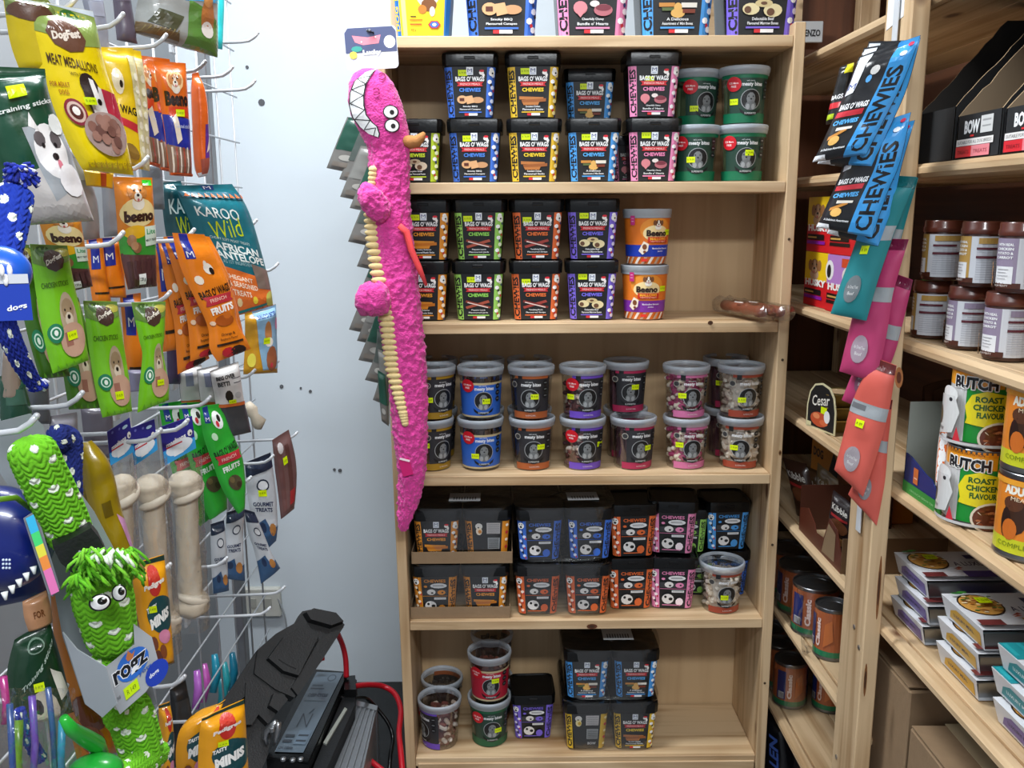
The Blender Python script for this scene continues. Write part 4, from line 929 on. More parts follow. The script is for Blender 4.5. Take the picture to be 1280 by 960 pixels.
for i in range(5):
    Y = 1.46-i*.034; r = thing('foil_pouch', f'upright brown foil food pouch behind the grey card, number {i+1} from the left', 'pouch', (.76, Y, RZ[3]), 0, 'brown foil pouches behind the grey card'); r['label'] = 'upright brown foil pouch behind the grey card, '+['nearest the post', 'second from the post', 'third from the post', 'fourth from the post', 'fifth from the post'][i]
    g = G(); g.grid(lambda u, v: V((-.05+.10*u, (.008*math.sin(PI*v)+.002)*(1 if True else 1)+.012*v*v, .155*v-.012*(2*u-1)**2*v)), 8, 8, '#4a3024'); g.grid(lambda u, v: V((-.05+.10*u, -(.008*math.sin(PI*v)+.002)+.012*v*v, .155*v-.012*(2*u-1)**2*v)), 8, 8, '#5a3c2c', flip=True)
    part('bag', g, 'foil', r, True)
# ---- third-down level: brown bags in a torn display carton, left of post
Zb = RZ[4]
r = thing('display_carton', 'torn brown display carton holding dark pouches left of the post', 'display box', (.632, 1.60, Zb))
Y0, Y1 = y_at(1052, .632, .86), y_at(1000, .632, .86); L_ = Y1-Y0; r.location = (.632, Y0, Zb)
RM = Matrix.Rotation(PI/2, 3, 'Z')
pr = [(0, 0), (L_, 0), (L_, .05), (L_*.8, .065), (L_*.62, .045), (L_*.58, .03), (L_*.40, .035), (L_*.30, .085), (L_*.12, .075), (0, .03)]
g = slab(pr, -.002, '#5a2a1c', RM); part('front_panel', g, 'print', r)
g = G(); decal(g, [('p', [(L_*.14, .01), (L_*.42, .006), (L_*.38, .034), (L_*.30, .075), (L_*.14, .066)], '#8c7458')], lambda x, y, l: V((-l, x, y)), 2); part('bare_card', g, 'print', r)
g = G(); g.box((.1, L_, .05), (.2, .002, .10), '#4a2418'); part('side_panel', g, 'print', r)
g = G(); g.box((.1, 0, .035), (.2, .002, .07), '#6a5038'); part('side_panel', g, 'print', r)
bs = [('t', 'Kibble', .5, .76, .7, .10, '#d8d4cc', 0, .02), ('e', .5, .5, .35, .12, '#6a4028'), ('e', .4, .32, .3, .10, '#3a241a'), ('r', .15, .62, .85, .66, '#a02c2c'), ('e', .62, .28, .2, .06, '#b08050')]
for i, (rows, X, lb) in enumerate([
    ([(978, 572, 1008, 580), (990, 615, 1022, 630), (998, 655, 1028, 672)], .668, 'dark brown treat bag leaning left in the torn carton'),
    ([(1000, 578, 1024, 590), (1002, 620, 1034, 640), (1008, 660, 1040, 680)], .70, 'golden brown treat bag in the middle of the torn carton'),
    ([(1022, 578, 1048, 600), (1020, 625, 1050, 645), (1024, 665, 1052, 690)], .72, 'tan treat bag standing at the back of the torn carton'),
    ([(1042, 612, 1066, 632), (1036, 650, 1068, 668), (1040, 684, 1068, 702)], .660, 'black and pink treat bag at the right end of the torn carton')]):
    pouch('treat_bag', lb, 'treat bag', rows, X, -52, .022, ('#3a251c', '#6a4c30', '#8a7454', '#241a1c')[i], shapes=bs+(stick(.5, .14) if i == 3 else []), mat_='foil', group='brown bags in the torn carton', crinkle=.004)
r = carton('orange_box', 'orange printed box lying behind the brown treat bags', 'box', .82, 1.97, Zb, .26, .12, .15, '#c8781c', [('e', .1, .5, .18, .28, '#8c4a1c'), ('p', [(-.2, .2), (-.05, .85), (.05, .6), (.0, .2)], '#2a1c14'), ('r', .28, .3, .36, .6, '#2c3c9c'), ('t', 'DOG', -.35, .7, .2, .15, '#3a2010', 0, .04)], A90+.1)

# ---- food trays in paper sleeves
def sleeve_tray(label, px, n, tone, band, group, X=.652, L=.115, W=.155):
    Y = y_at(px, X, RZ[4]+.04)-L/2
    r = thing('sleeved_tray', label, 'food tray', (X, Y, RZ[4]+n*.0385+.0005), 0, group)
    h0 = .036; g = G()
    def ringp(z, e): 
        x0, x1, y0, y1 = -.0-e*0+.006-e, W-.006+e, -L/2+.004-e, L/2-.004+e; return [(x0, y0, z), (x1, y0, z), (x1, y1, z), (x0, y1, z)]
    vs = ringp(0, -.006)+ringp(.028, 0)+ringp(.0285, .004)+ringp(.0305, .004); fs = [(j*4+i, j*4+(i+1) % 4, (j+1)*4+(i+1) % 4, (j+1)*4+i) for j in range(3) for i in range(4)]+[(3, 2, 1, 0), (12, 13, 14, 15)]
    g.add(vs, fs, '#a09888'); part('foil_tray', g, 'steel', r)
    g = G(); x0 = -.001; y0, y1 = -L/2+.006, L/2-.002
    xb = .010
    vs = [(x0, y0-.004, .034), (x0, y1+.004, .034), (xb, y1-.004, .001), (xb, y0+.006, .001), (W, y0-.004, .034), (W, y1+.004, .034), (W-.01, y1, .001), (W-.01, y0, .001)]
    q0 = (.0, -L/2-.003, .035)
    g.add([(x0, -L/2-.003, .0355), (x0, L/2, .0355), (W, L/2, .0355), (W, -L/2-.003, .0355), (xb-.002, L/2-.004, .002), (xb-.002, -L/2+.002, .002), (W-.008, L/2, .002), (W-.008, -L/2, .002)],
          [(0, 3, 2, 1), (0, 1, 4, 5), (2, 3, 7, 6), (4, 6, 7, 5)], '#d6d8dc'); part('paper_sleeve', g, 'print', r)
    g = G()
    top = lambda x, y, l: V((W*(x), -L/2-.003+(L+.003)*y, .0355+l))
    S = [('e', .24, .66, .20, .30, '#2c1c14', 20), ('e', .24, .66, .185, .275, '#d09848', 20)]
    rg = random.Random(3)
    for i in range(40):
        a = rg.uniform(0, 6.28); q = math.sqrt(rg.random()); S.append(('e', .24+.16*q*math.cos(a), .66+.24*q*math.sin(a), .025, .018, rg.choice(['#e8c890', '#b06a2c', '#8c4a24', '#f0dcb0', '#3c6a2c', '#c07830']), 6))
    S += [('e', .10, .90, .06, .03, '#2c6a2c', 8), ('e', .16, .93, .05, .03, '#3c8a34', 8), ('r', .0, .03, .22, .17, '#6a2c2c'), ('r', .22, .03, .42, .17, '#dcdce0'), ('r', .42, .0, 1, .20, band), ('p', [(.36, .26), (.47, .30), (.44, .34)], '#a03c28'), ('p', [(.36, .22), (.45, .25), (.42, .28)], '#c05030'), ('r', .62, .60, .72, .74, '#2c2c5c')]
    S += [('t', 'A LUXURY', .63, .43, .42, .13, '#2a2c50', 0, .02)] if tone != 'teal' else []
    if tone == 'teal': S = [('r', .0, .62, 1, 1, '#1c8c94')]+[('r', .02+i*.12, .7, .06+i*.12, .98, '#2ca4ac') for i in range(8)]+[('r', 0, .10, 1, .24, '#1c8c94')]
    if n == 2 or tone == 'teal' and False: S += [('r', .20, .60, .33, .76, YEL), ('t', 'R 32.99', .265, .68, .10, .06, '#5c6a10', 0, 0)]
    decal(g, S, top, 2)
    side = lambda x, y, l: V((x0+(xb-.002-x0)*(1-y)-l, L/2-.004-(L-.002)*x, .002+.0335*y))
    c = {'purple': '#6a5c9c', 'yellow': '#d0a030', 'teal': '#1c8c94'}[tone]
    S = [('p', [(.12, .15), (.9, .08), (.92, .7), (.35, .80), (.18, .55)], c), ('t', 'LUXURY MEAL', .50, .45, .5, .16, '#2a2c50' if tone != 'teal' else '#e0f0f0', 0, .02)]
    decal(g, S, side, 2); part('printed_face', g, 'print', r)
for n in range(3):
    w3 = ('bottom', 'middle', 'top')[n]
    sleeve_tray(f'purple sleeved pet food tray next to the post, {w3} of its stack', 1114+(0, 3, 0)[n], n, 'purple', '#4c3c7c', 'sleeved food trays')
    sleeve_tray(f'yellow banded sleeved pet food tray, {w3} of its stack', 1171+(0, -1, 1)[n], n, 'yellow', '#c09028', 'sleeved food trays')
    sleeve_tray(f'{"pale" if n == 0 else "teal"} sleeved pet food tray at the right picture edge, {w3} of its stack', 1242+(0, -5, -1)[n], n, 'purple' if n == 0 else 'teal', '#1c8c94', 'sleeved food trays')
sleeve_tray('purple sleeved pet food tray pushed behind the yellow stack', 1172, 2, 'purple', '#4c3c7c', 'sleeved food trays', X=.815)
# ---- plain cartons at the bottom right
for i, (Y0, Y1, hh, lb) in enumerate([(1.285, 1.50, .385, 'tall plain cardboard carton under the tray shelf, beside the post'), (1.03, 1.275, .33, 'plain cardboard carton at the bottom right edge of the picture'), (.80, 1.02, .30, 'plain cardboard carton nearest the viewer on the low right shelf')]):
    r = thing('cardboard_carton', lb, 'carton', (.64, (Y0+Y1)/2, .36), 0, 'plain cartons'); g = G(); g.box((.12, 0, hh/2), (.24, Y1-Y0, hh), bev=.003); part('carton', g, 'cardboard', r)
    g = G(); g.box((.12, 0, hh+.002), (.24, Y1-Y0-.01, .002), rot=Matrix.Rotation(.02, 3, 'Y')); part('flap', g, 'cardboard', r)
    g = G(); g.box((.08, -.0, hh+.0045), (.05, Y1-Y0, .0006), '#b8a888'); part('tape', g, 'print', r)
g = G(); g.box((.79, .95, .33), (.32, .9, .02)); o = part('low_board', g, 'pine_y', ru)
g = G(); g.box((.79, .95, .16), (.30, .86, .32)); 
# dark bag below the lowest left shelf
pouch('food_bag', 'dark blue printed food bag under the lowest shelf beside the bookcase', 'treat bag', [(960, 885, 985, 905), (958, 930, 992, 955), (956, 990, 992, 1015)], .66, -50, .05, '#12151c', shapes=[('t', 'VALEN', .5, .5, .55, .35, '#4c6cc0', 90, .03), ('e', .75, .3, .12, .04, '#b0cc28')], mat_='foil')

# ---- pouches clipped on the post
NA = -35
blue_s = lambda s: [('p', [(.66, 1), (1, 1), (1, 0), (.58, 0)], '#3c98dc'), ('t', 'CHEWIES', .80, .42, .72, .26, '#14161a', 90, .03), ('p', [(.03, .97), (.26, .97), (.20, .62), (.06, .60)], '#dfe4ea'), ('t', 'M', .13, .68, .14, .055, '#2c3f8a', 0, 0),
    ('t', "BAGS O' WAGS", .33, .50, .52, .055, '#eef0f2', 0, .04), ('r', .06, .41, .56, .46, '#c8303c'), ('t', 'CHEWIES', .31, .36, .46, .045, '#58b0f0', 0, .04), ('p', [(.12, .24), (.42, .30), (.42, .27), (.12, .21)], '#c8883c'), ('p', [(.2, .31), (.5, .30), (.5, .28), (.2, .28)], '#e6e0d4'), ('e', .26, .2, .10, .04, '#e0b060', 10),
    ('e', .46, .78, .08, .035, '#e8e8e6', 10), ('e', .40, .72, .05, .03, '#5aa8e8', 8), ('t', 'A Delicious Assortment', .32, .13, .46, .022, '#e4e6e8', 0, .02), ('p', [(0, .0), (.26, 0), (.22, .08), (0, .08)], '#dfe2e6'), ('e', .9, .93, .05, .02, '#e04060', 7), ('e', .84, .86, .06, .02, '#e8f0f8', 8)]
B = [([(1086, 52, 1149, 50), (1072, 110, 1128, 115), (1052, 165, 1104, 165), (1030, 205, 1088, 215)], .536, 'black and blue chew bag in the upper bunch on the post, third from the front'),
     ([(1080, 60, 1151, 47), (1064, 110, 1134, 110), (1046, 160, 1112, 160), (1022, 205, 1090, 208)], .528, 'black and blue chew bag in the upper bunch on the post, second from the front'),
     ([(1074, 71, 1151, 44), (1058, 112, 1131, 98), (1034, 165, 1104, 152), (1016, 203, 1083, 193)], .520, 'black and blue chew bag hanging at the front of the upper bunch on the post')]
for rows, X, lb in B: pouch('chew_bag', lb, 'treat bag', rows, X, NA, .026, '#1a1b1f', shapes=blue_s(0), group='black and blue chew bags on the post', crinkle=.004, mat_='foil', Yp=1.29+(X-.52)*2)
pouch('chew_bag', 'black and lime chew bag half hidden behind the blue chew bags', 'treat bag', [(1050, 84, 1068, 78), (1038, 130, 1060, 125), (1032, 156, 1052, 152)], .556, NA, .02, '#1c1d1f', shapes=[('r', .0, .1, .5, .2, '#b4cc28'), ('r', .05, .28, .9, .36, '#cc2c34'), ('t', 'BAGS', .4, .46, .7, .08, '#f0f0f0', 0, .03), ('r', .55, .8, 1, 1, '#d8d020')], crinkle=.003)
B = [([(1080, 165, 1144, 150), (1062, 215, 1128, 205), (1045, 260, 1116, 258), (1034, 292, 1098, 308)], .544, 'black and blue chew bag, rear one of the lower bunch on the post'),
     ([(1066, 165, 1139, 140), (1052, 212, 1126, 200), (1036, 250, 1108, 245), (1021, 284, 1090, 297)], .534, 'black and blue chew bag, front one of the lower bunch on the post')]
for rows, X, lb in B: pouch('chew_bag', lb, 'treat bag', rows, X, NA, .026, '#1a1b1f', shapes=blue_s(0), group='black and blue chew bags on the post', crinkle=.004, mat_='foil', Yp=1.29+(X-.52)*2)
def soft(col, dk, plate, st=True):
    S = [('r', 0, .56, 1, .66, '#9aa0a4'), ('r', .0, .90, 1, 1, dk), ('r', .05, .60, .45, .64, '#6a6c70'), ('e', .45, .22, .22, .09, plate, 16), ('t', 'Air Dried Treat', .45, .23, .3, .02, '#d8d8d8', 0, 0), ('t', 'Beef', .45, .19, .18, .02, '#d8d8d8', 0, 0)]
    return S+(stick(.42, .50, .22, .06, 'R 89') if st else [])
TE, MG, CO = '#1f7a80', '#b03a68', '#cc5c50'
for rows, X, c1, dk, pl, st, lb in [
    ([(1122, 224, 1148, 222), (1098, 292, 1127, 296), (1080, 350, 1112, 352), (1064, 396, 1100, 404)], .550, TE, '#145c60', '#6c7478', False, 'teal treat pouch, rear of two below the blue bags'),
    ([(1092, 218, 1146, 221), (1072, 295, 1117, 294), (1054, 345, 1099, 346), (1038, 392, 1083, 401)], .540, TE, '#145c60', '#6c7478', True, 'teal treat pouch with grey oval, front of two below the blue bags'),
    ([(1120, 342, 1141, 350), (1086, 420, 1122, 430), (1064, 470, 1104, 480), (1052, 500, 1093, 519)], .558, MG, '#6c1c3c', '#7c4c64', False, 'magenta treat pouch, rear of two, showing its lower edge'),
    ([(1096, 298, 1136, 299), (1076, 360, 1118, 362), (1062, 410, 1108, 420), (1049, 464, 1096, 478)], .549, MG, '#6c1c3c', '#9c8c98', False, 'magenta treat pouch with silver oval, front of two'),
    ([(1096, 495, 1116, 500), (1085, 545, 1110, 555), (1073, 590, 1106, 602), (1060, 618, 1096, 657)], .558, CO, '#5c2020', '#8c8c90', False, 'coral treat pouch hanging lowest on the post'),
    ([(1092, 446, 1121, 457), (1066, 500, 1111, 515), (1054, 545, 1098, 563), (1043, 587, 1079, 621)], .549, CO, '#5c2020', '#9a9298', True, 'coral treat pouch with silver bone patch, front of two')]:
    S = soft(c1, dk, pl, st)
    pouch('treat_pouch', lb, 'treat bag', rows, X, -46, .018, c1, shapes=S, group='matt coloured pouches on the post', crinkle=.0025, mat_='print', Yp=1.345+(X-.54)*1.2)
g = G(); g.box((.588, 1.405, 1.42), (.0012, .018, .9), '#c8ccd0')
tag(link('clip_strip', g.mesh('clip_strip', 'print')), 'narrow clear clip strip holding the pouches on the post', 'clip strip')

# knots and resin streaks in the timber
def knot(parent, pts_fn, rx, rz, col, axis):
    g = G(); c = pts_fn
    for k, (f, cc) in enumerate(((1, col), (.55, '#3c2412'))):
        q = [(rx*f*math.cos(2*PI*i/14), rz*f*math.sin(2*PI*i/14)) for i in range(14)]
        vs = [c+(V((-.0004-.0002*k, a, b)) if axis == 'x' else V((a, -.0004-.0002*k, b)) if axis == 'y' else V((a, b, .0004+.0002*k))) for a, b in q]
        g.add(vs, [tuple(range(14)) if axis != 'x' else tuple(range(14))[::-1]], cc)
    o = part('knot', g, 'print', parent); return o
knot(ru, PX(1099, 735, .5918)+V((0, 0, 0)), .006, .055, '#7a4c26', 'x'); knot(ru, PX(1082, 850, .5918), .006, .030, '#7a4c26', 'x'); knot(ru, PX(1124, 472, .5918), .014, .016, '#8a5c34', 'x')
knot(bc, PY(888, 403.5, 1.8298), .0055, .0045, '#5a3820', 'y'); knot(bc, PY(740, 783, 1.8298), .012, .006, '#5c3018', 'y'); knot(bc, PY(975, 566, 1.8298), .003, .006, '#8a6038', 'y')
knot(bc, PZ(656, 913, .2682), .012, .008, '#8a5a3c', 'z'); knot(bc, PZ(648, 905, .2682), .004, .003, '#7a4c34', 'z'); knot(bc, PZ(900, 578, .9402), .006, .004, '#8a6440', 'z')
# ================================================================ wire grid rack on the left with its hooks
GX = -.60
rk = thing('wire_grid_rack', 'white wire grid display rack standing along the left wall', 'display rack', (GX, 1.3, 0))
o_ = V((GX, 1.3, 0))
for i in range(13):
    y = .72+i*.11; g = G(); g.tube([V((GX, y, .25))-o_, V((GX, y, 2.25))-o_], .0022, 6); part('upright_wire', g, 'white_metal', rk, True)
for i in range(21):
    z = .28+i*.098; g = G(); g.tube([V((GX+.004, .62, z))-o_, V((GX+.004, 2.06, z))-o_], .0020, 6); part('cross_wire', g, 'white_metal', rk, True)
for y in (.62, 1.90):
    g = G(); g.box(V((GX-.012, y, 1.15))-o_, (.018, .030, 2.3), bev=.002); part('stand_post', g, 'aluminium', rk)
for y in (.62, 1.90):
    g = G(); g.box(V((GX+.02, y, .012))-o_, (.38, .03, .024), bev=.002); part('stand_foot', g, 'aluminium', rk)
for px, py, X, L_ in [(322, 42, -.44, 0), (318, 102, -.44, 0), (290, 85, -.45, 0), (256, 78, -.455, 0), (207, 45, -.44, 0), (153, 19, -.44, 0), (95, -2, -.45, 0), (184, 198, -.44, 0), (153, 292, -.44, 0), (212, 366, -.44, 0),
                      (242, 288, -.43, 0), (320, 276, -.44, 0), (347, 330, -.44, 0), (347, 452, -.44, 0), (318, 463, -.45, 0), (102, 492, -.44, 0), (200, 538, -.43, 0), (234, 526, -.42, 0), (371, 541, -.44, 0), (341, 570, -.44, 0), (313, 597, -.44, 0),
                      (212, 706, -.44, 0), (283, 698, -.45, 0), (355, 734, -.44, 0), (337, 760, -.44, 0), (230, 846, -.43, 0), (299, 890, -.42, 0), (82, 858, -.44, 0), (45, 521, -.40, 0), (262, 497, -.45, 0)]:
    p = PX(px, py, X); g = G(); z = p.z-.013
    pts = [V((GX+.006, p.y, z-.006)), V((X-.03, p.y, z-.001)), V((X-.016, p.y, z+.001)), V((X-.006, p.y, z+.007)), V((X+.001, p.y-.0005, z+.014))]
    g.tube([q-o_ for q in pts], .0028, 8); g.ell(pts[-1]-o_, (.003, .003, .003), '#fff', 8, 4); hk = part('hook', g, 'white_metal', rk, True)
    g = G(); g.box(V((GX+.006, p.y, z-.004))-o_, (.006, .022, .034), bev=.0015); part('hook_plate', g, 'white_metal', hk)

# ================================================================ hanging bags
ML = 40
YPS = {'orange fruit chew bag, furthest back of the fan': 1.335, 'orange fruit chew bag with silver back, second of the fan': 1.31, 'orange fruit chew bag, third of the fan': 1.285, 'orange fruit chew bag with dog and red ribbon, front of the fan': 1.255,
       'green fruit chew bag, rear left behind the rawhide bones': 1.47, 'green fruit chew bag, middle of the green bunch': 1.435, 'green fruit chew bag with red ribbon, front of the green bunch': 1.40, 'dark teal bag with pale lettering, rear one beside the antelope bag': 1.52,
       'grey card topped chew pack furthest left of three': 1.47, 'grey card topped chew pack in the middle of three': 1.445, 'white card topped chew pack with black bottle print': 1.415, 'yellow small treat bag, rear of the pair at the bottom': 1.245}
def L(name, label, rows, X, shapes, col, th=.02, group=None, mat_='foil', back=None, ang=ML, cat='treat bag', **k):
    if label in YPS: k['Yp'] = YPS[label]
    return pouch(name, label, cat, rows, X, ang, th, col, back=back, shapes=shapes, mat_=mat_, group=group, **k)
# hay / small animal food bag at the top
L('pet_food_bag', 'silver clear bag with a guinea pig picture at the top of the rack', [(178, -60, 270, -62), (172, 0, 272, 5), (166, 40, 272, 72)], -.47,
  [('p', [(.55, 0), (1, 0), (1, .30), (.55, .46)], '#5c8a3c'), ('r', .50, .45, .97, .57, '#48a8d8'), ('t', 'small pets', .72, .51, .4, .045, '#f0f4f6', 0, .03), ('e', .80, .32, .10, .16, '#b8743c'), ('e', .80, .22, .09, .07, '#e8e0d8'), ('e', .80, .46, .07, .06, '#c88a50'), ('e', .77, .48, .012, .014, '#1a1414'),
   ('p', [(0, 0), (.5, 0), (.45, .12), (0, .2)], '#6c5a3c'), ('p', [(.1, .2), (.4, .14), (.5, .3), (.2, .36)], '#4a4c34')]+[('p', [(.05+i*.05, .04+.02*(i % 3)), (.10+i*.05, .15), (.085+i*.05, .16)], '#8a7c50') for i in range(8)], '#a4a8a6', .05, crinkle=.005)
L('treat_bag', 'bright turquoise bag edge behind the guinea pig bag', [(262, -50, 281, -50), (266, 0, 280, 2), (268, 60, 278, 62)], -.50, None, '#2cc4c8', .02)
# yellow meat medallion bags
ym = [('p', [(0, 1), (1, 1), (1, .80), (.6, .76), (0, .80)], '#8aa050'), ('e', .62, .92, .13, .05, '#2c6a2c', 10), ('e', .2, .93, .12, .03, '#4a7a3c', 10), ('p', [(0, 1), (1, 1), (1, .95), (.4, .985), (0, .96)], '#d0dce4'),
      ('e', .45, .80, .27, .085, '#6a4634', 8), ('t', 'DogFest', .45, .80, .40, .055, '#f0e4d4', 6, .05), ('t', 'MEAT MEDALLIONS', .45, .655, .66, .055, '#4a3010', 0, .01), ('t', 'WITH POULTRY', .52, .59, .3, .022, '#4a3010', 0, 0), ('t', 'FOR ADULT', .20, .52, .24, .026, '#a04020', 0, .01), ('t', 'DOGS', .22, .48, .12, .024, '#a04020', 0, .01),
      ('e', .60, .47, .13, .14, '#3c2c2c', 16), ('e', .66, .42, .14, .12, '#ded8d4', 14), ('e', .58, .53, .12, .08, '#2c2222', 12), ('p', [(.60, .58), (.66, .57), (.68, .44), (.60, .44)], '#f0ece8'), ('e', .66, .43, .035, .022, '#141010', 8),
      ('p', [(.74, .52), (.96, .50), (.98, .28), (.86, .25), (.74, .36)], '#b82840'), ('t', 'VITA', .86, .39, .14, .03, '#f0b8c0', 70, 0),
      ('e', .27, .37, .145, .075, '#8c2434', 20), ('e', .27, .37, .115, .058, '#d8b8a8', 20), ('e', .27, .37, .085, .042, '#5c241c', 18), ('e', .27, .375, .05, .025, '#f4ece4', 10),
      ('e', .62, .24, .36, .13, '#a89088', 26)]
rg = random.Random(4)
for i in range(22):
    a = rg.uniform(0, 6.28); q = math.sqrt(rg.random()); ym.append(('e', .62+.27*q*math.cos(a), .235+.09*q*math.sin(a), .075, .036, rg.choice(['#8a6054', '#7a5248', '#9c7264', '#6c4840']), 9))
ym += [('t', 'DELICIOUS CHICKEN DISCS', .5, .065, .8, .018, '#8a6a14', 0, 0)]+[('p', [(.08+i*.1, .03), (.13+i*.1, .03), (.10+i*.1, .08+.02*(i % 2))], '#b89418') for i in range(9)]+stick(.50, .43, .17, .045)
ymt = L('treat_bag', 'big yellow meat medallion bag with puppy picture, at the front of the rack top', [(24, -2, 116, 14), (40, 60, 132, 85), (56, 118, 145, 125), (86, 182, 158, 175), (103, 212, 167, 219)], -.440, ym, '#f0d400', .035, 'yellow medallion bags', crinkle=.003, mx=.05)
L('treat_bag', 'yellow meat medallion bag mostly hidden behind the front one', [(3, -8, 60, 0), (12, 50, 100, 60), (24, 86, 120, 100)], -.468, [('r', 0, .7, 1, 1, '#6a7a3c'), ('e', .4, .75, .4, .12, '#5a3c2c')], '#c8b000', .03, 'yellow medallion bags')
# green dental bag with husky
gd = [('p', [(0, 0), (1, 0), (1, .28), (.62, .40), (.25, .34), (0, .2)], '#b8b4b0'), ('p', [(.42, .62), (.95, .60), (1.0, .30), (.5, .16)], '#9aa0a4'), ('e', .68, .46, .20, .16, '#eceae8', 18), ('p', [(.50, .62), (.56, .70), (.62, .58)], '#d8d4d0'), ('p', [(.74, .58), (.82, .66), (.84, .54)], '#d8d4d0'), ('e', .58, .54, .07, .045, '#5c5658', 10), ('e', .78, .52, .07, .05, '#5c5658', 10), ('e', .60, .50, .022, .016, '#18181c', 8), ('e', .75, .49, .022, .016, '#18181c', 8),
      ('e', .70, .425, .04, .022, '#1a1418', 9), ('e', .72, .375, .03, .03, '#d87c8c', 9), ('e', .80, .28, .16, .10, '#f0eeee', 12), ('t', 'training sticks', .56, .735, .74, .042, '#e8ece8', 0, .02), ('r', 0, .90, 1, .905, '#2c5a44'), ('r', 0, .93, 1, .935, '#2c5a44'), ('r', 0, .96, 1, .965, '#2c5a44'), ('e', .86, .60, .10, .06, '#e8ece8', 10)]
L('treat_bag', 'dark green bag with a husky dog picture hanging in front of the yellow bags', [(-42, 82, 56, 86), (-30, 140, 62, 118), (-12, 205, 88, 190), (15, 262, 110, 255), (28, 282, 118, 276)], -.415, gd+[('r', .36, .80, .60, .86, YEL)], '#14462f', .05, crinkle=.005, mx=.05)
# yellow bags with banner behind
yb_ = [('t', "O' WAGS", .45, .46, .8, .07, '#2a2410', 0, .03), ('p', [(.05, .40), (.9, .36), (.84, .30), (.08, .34)], '#c8303c'), ('p', [(.1, .36), (.3, .55), (.25, .3)], '#f0d040'), ('e', .35, .68, .16, .10, '#f4e8c8', 12), ('e', .42, .66, .05, .03, '#241c14', 8), ('r', .75, 0, 1, .9, '#d8d0a0')]+[('e', .88, .1+i*.09, .07, .03, '#f4f0d8', 7) for i in range(8)]+[('e', .45, .12, .25, .08, '#8a6a2c', 14)]
for rows, X, lb in [([(126, 56, 176, 64), (136, 120, 184, 128), (150, 205, 187, 214)], -.505, 'yellow chew bag, rear one beside the yellow medallion bag'), ([(120, 58, 166, 60), (132, 120, 176, 130), (146, 195, 184, 212)], -.490, 'yellow chew bag with red ribbon, front one beside the yellow medallion bag')]:
    L('chew_bag', lb, rows, X, yb_, '#e8c418', .02, 'yellow chew bags', crinkle=.004)
L('chew_bag', 'small yellow bag end hanging below the yellow medallion bag', [(104, 212, 142, 216), (108, 232, 141, 236)], -.50, [('r', .5, .1, .7, .9, '#a03c1c')], '#d8b000', .015)
# orange beeno bags
bo = [('p', [(0, .0), (1, .0), (1, .30), (0, .34)], '#8a6a58'), ('p', [(0, .30), (1, .26), (1, .50), (0, .54)], '#1c2c9c'), ('t', 'Beeno', .52, .66, .80, .11, '#241410', 0, .06), ('e', .5, .80, .28, .09, '#f0c890', 12), ('r', .2, .52, .9, .60, '#d8441c')]+dog(.5, .80, .20, .07, '#c8844c', '#f0e8dc')+[('p', [(.25, .50), (.42, .55), (.55, .34), (.35, .30)], '#e8dccc'), ('t', 'Twisted sticks', .62, .44, .6, .03, '#d0d8f4', 0, 0)]
bo += [('p', [(.08+i*.15, .02), (.14+i*.15, .02), (.16+i*.15, .28), (.10+i*.15, .28)], ('#e0d4c8', '#a04838')[i % 2]) for i in range(6)]+[('r', 0, 0, 1, .04, '#d85818')]
for rows, X, lb, st in [([(166, 68, 196, 72), (171, 130, 206, 135), (184, 205, 214, 214)], -.505, 'orange and blue treat bag, rear left of the beeno style bags', 0), ([(178, 70, 212, 74), (188, 140, 222, 140), (200, 212, 226, 218)], -.490, 'orange and blue treat bag in the middle of three', 0), ([(192, 76, 232, 79), (202, 140, 236, 142), (212, 219, 240, 221)], -.472, 'orange and blue treat bag with dog face, front one at the upper rack', 1)]:
    L('treat_bag', lb.replace('beeno style ', 'orange '), rows, X, bo+(stick(.55, .55, .3, .06) if st else []), '#e06a18', .022, 'orange and blue treat bags', crinkle=.003)
L('treat_bag', 'narrow orange and purple treat pack seen edge on, hanging near the wall', [(240, 92, 248, 90), (240, 130, 258, 128), (243, 200, 261, 196), (248, 222, 258, 220)], -.475, [('p', [(.5, .18), (1, .18), (1, .5), (.6, .5)], '#5c2c8c'), ('p', [(.6, .24), (1, .3), (.9, .42)], '#e8dccc'), ('r', 0, 0, 1, .08, '#e0e0e4'), ('r', .2, .05, .9, .18, '#a05040')], '#e0641c', .03)
# beeno lite
bl = [('p', [(0, 0), (1, 0), (1, .30), (0, .36)], '#5c3838'), ('p', [(0, .34), (1, .28), (1, .52), (0, .50)], '#3c9c34'), ('e', .5, .68, .46, .12, '#f4dc9c', 20), ('e', .4, .52, .3, .06, '#f0b818', 14), ('t', 'beeno', .52, .655, .78, .10, '#3c1c14', 0, .07)]+dog(.5, .84, .24, .09, '#c8803c', '#f0e8dc')+[('r', .62, .38, .98, .56, '#e0f0e0'), ('t', 'Lite', .80, .51, .26, .05, '#2c9c5c', 0, .02), ('t', 'MEATY TREATS', .80, .43, .32, .022, '#2c3c2c', 0, .02), ('e', .26, .45, .12, .055, '#a87850', 10), ('e', .38, .38, .12, .05, '#8c6040', 10), ('e', .32, .40, .10, .04, '#b88860', 10)]
bl += [('r', .08+i*.17, .02, .19+i*.17, .27, '#4a2a2c') for i in range(5)]+[('r', .32, .06, .54, .16, '#e8e8e8'), ('t', '120 g', .43, .11, .17, .04, '#1a1a1a', 0, .02)]
L('treat_bag', 'orange and green lite treat bag with dog face above the middle hooks', [(141, 221, 190, 222), (146, 275, 193, 270), (150, 320, 195, 312), (160, 362, 196, 358)], -.455, bl+[('r', .68, .90, .92, .96, '#38e838'), ('t', 'R 24', .8, .93, .14, .02, '#1c6a1c', 0, 0)], '#e88820', .024, 'orange and green lite bags', crinkle=.003)
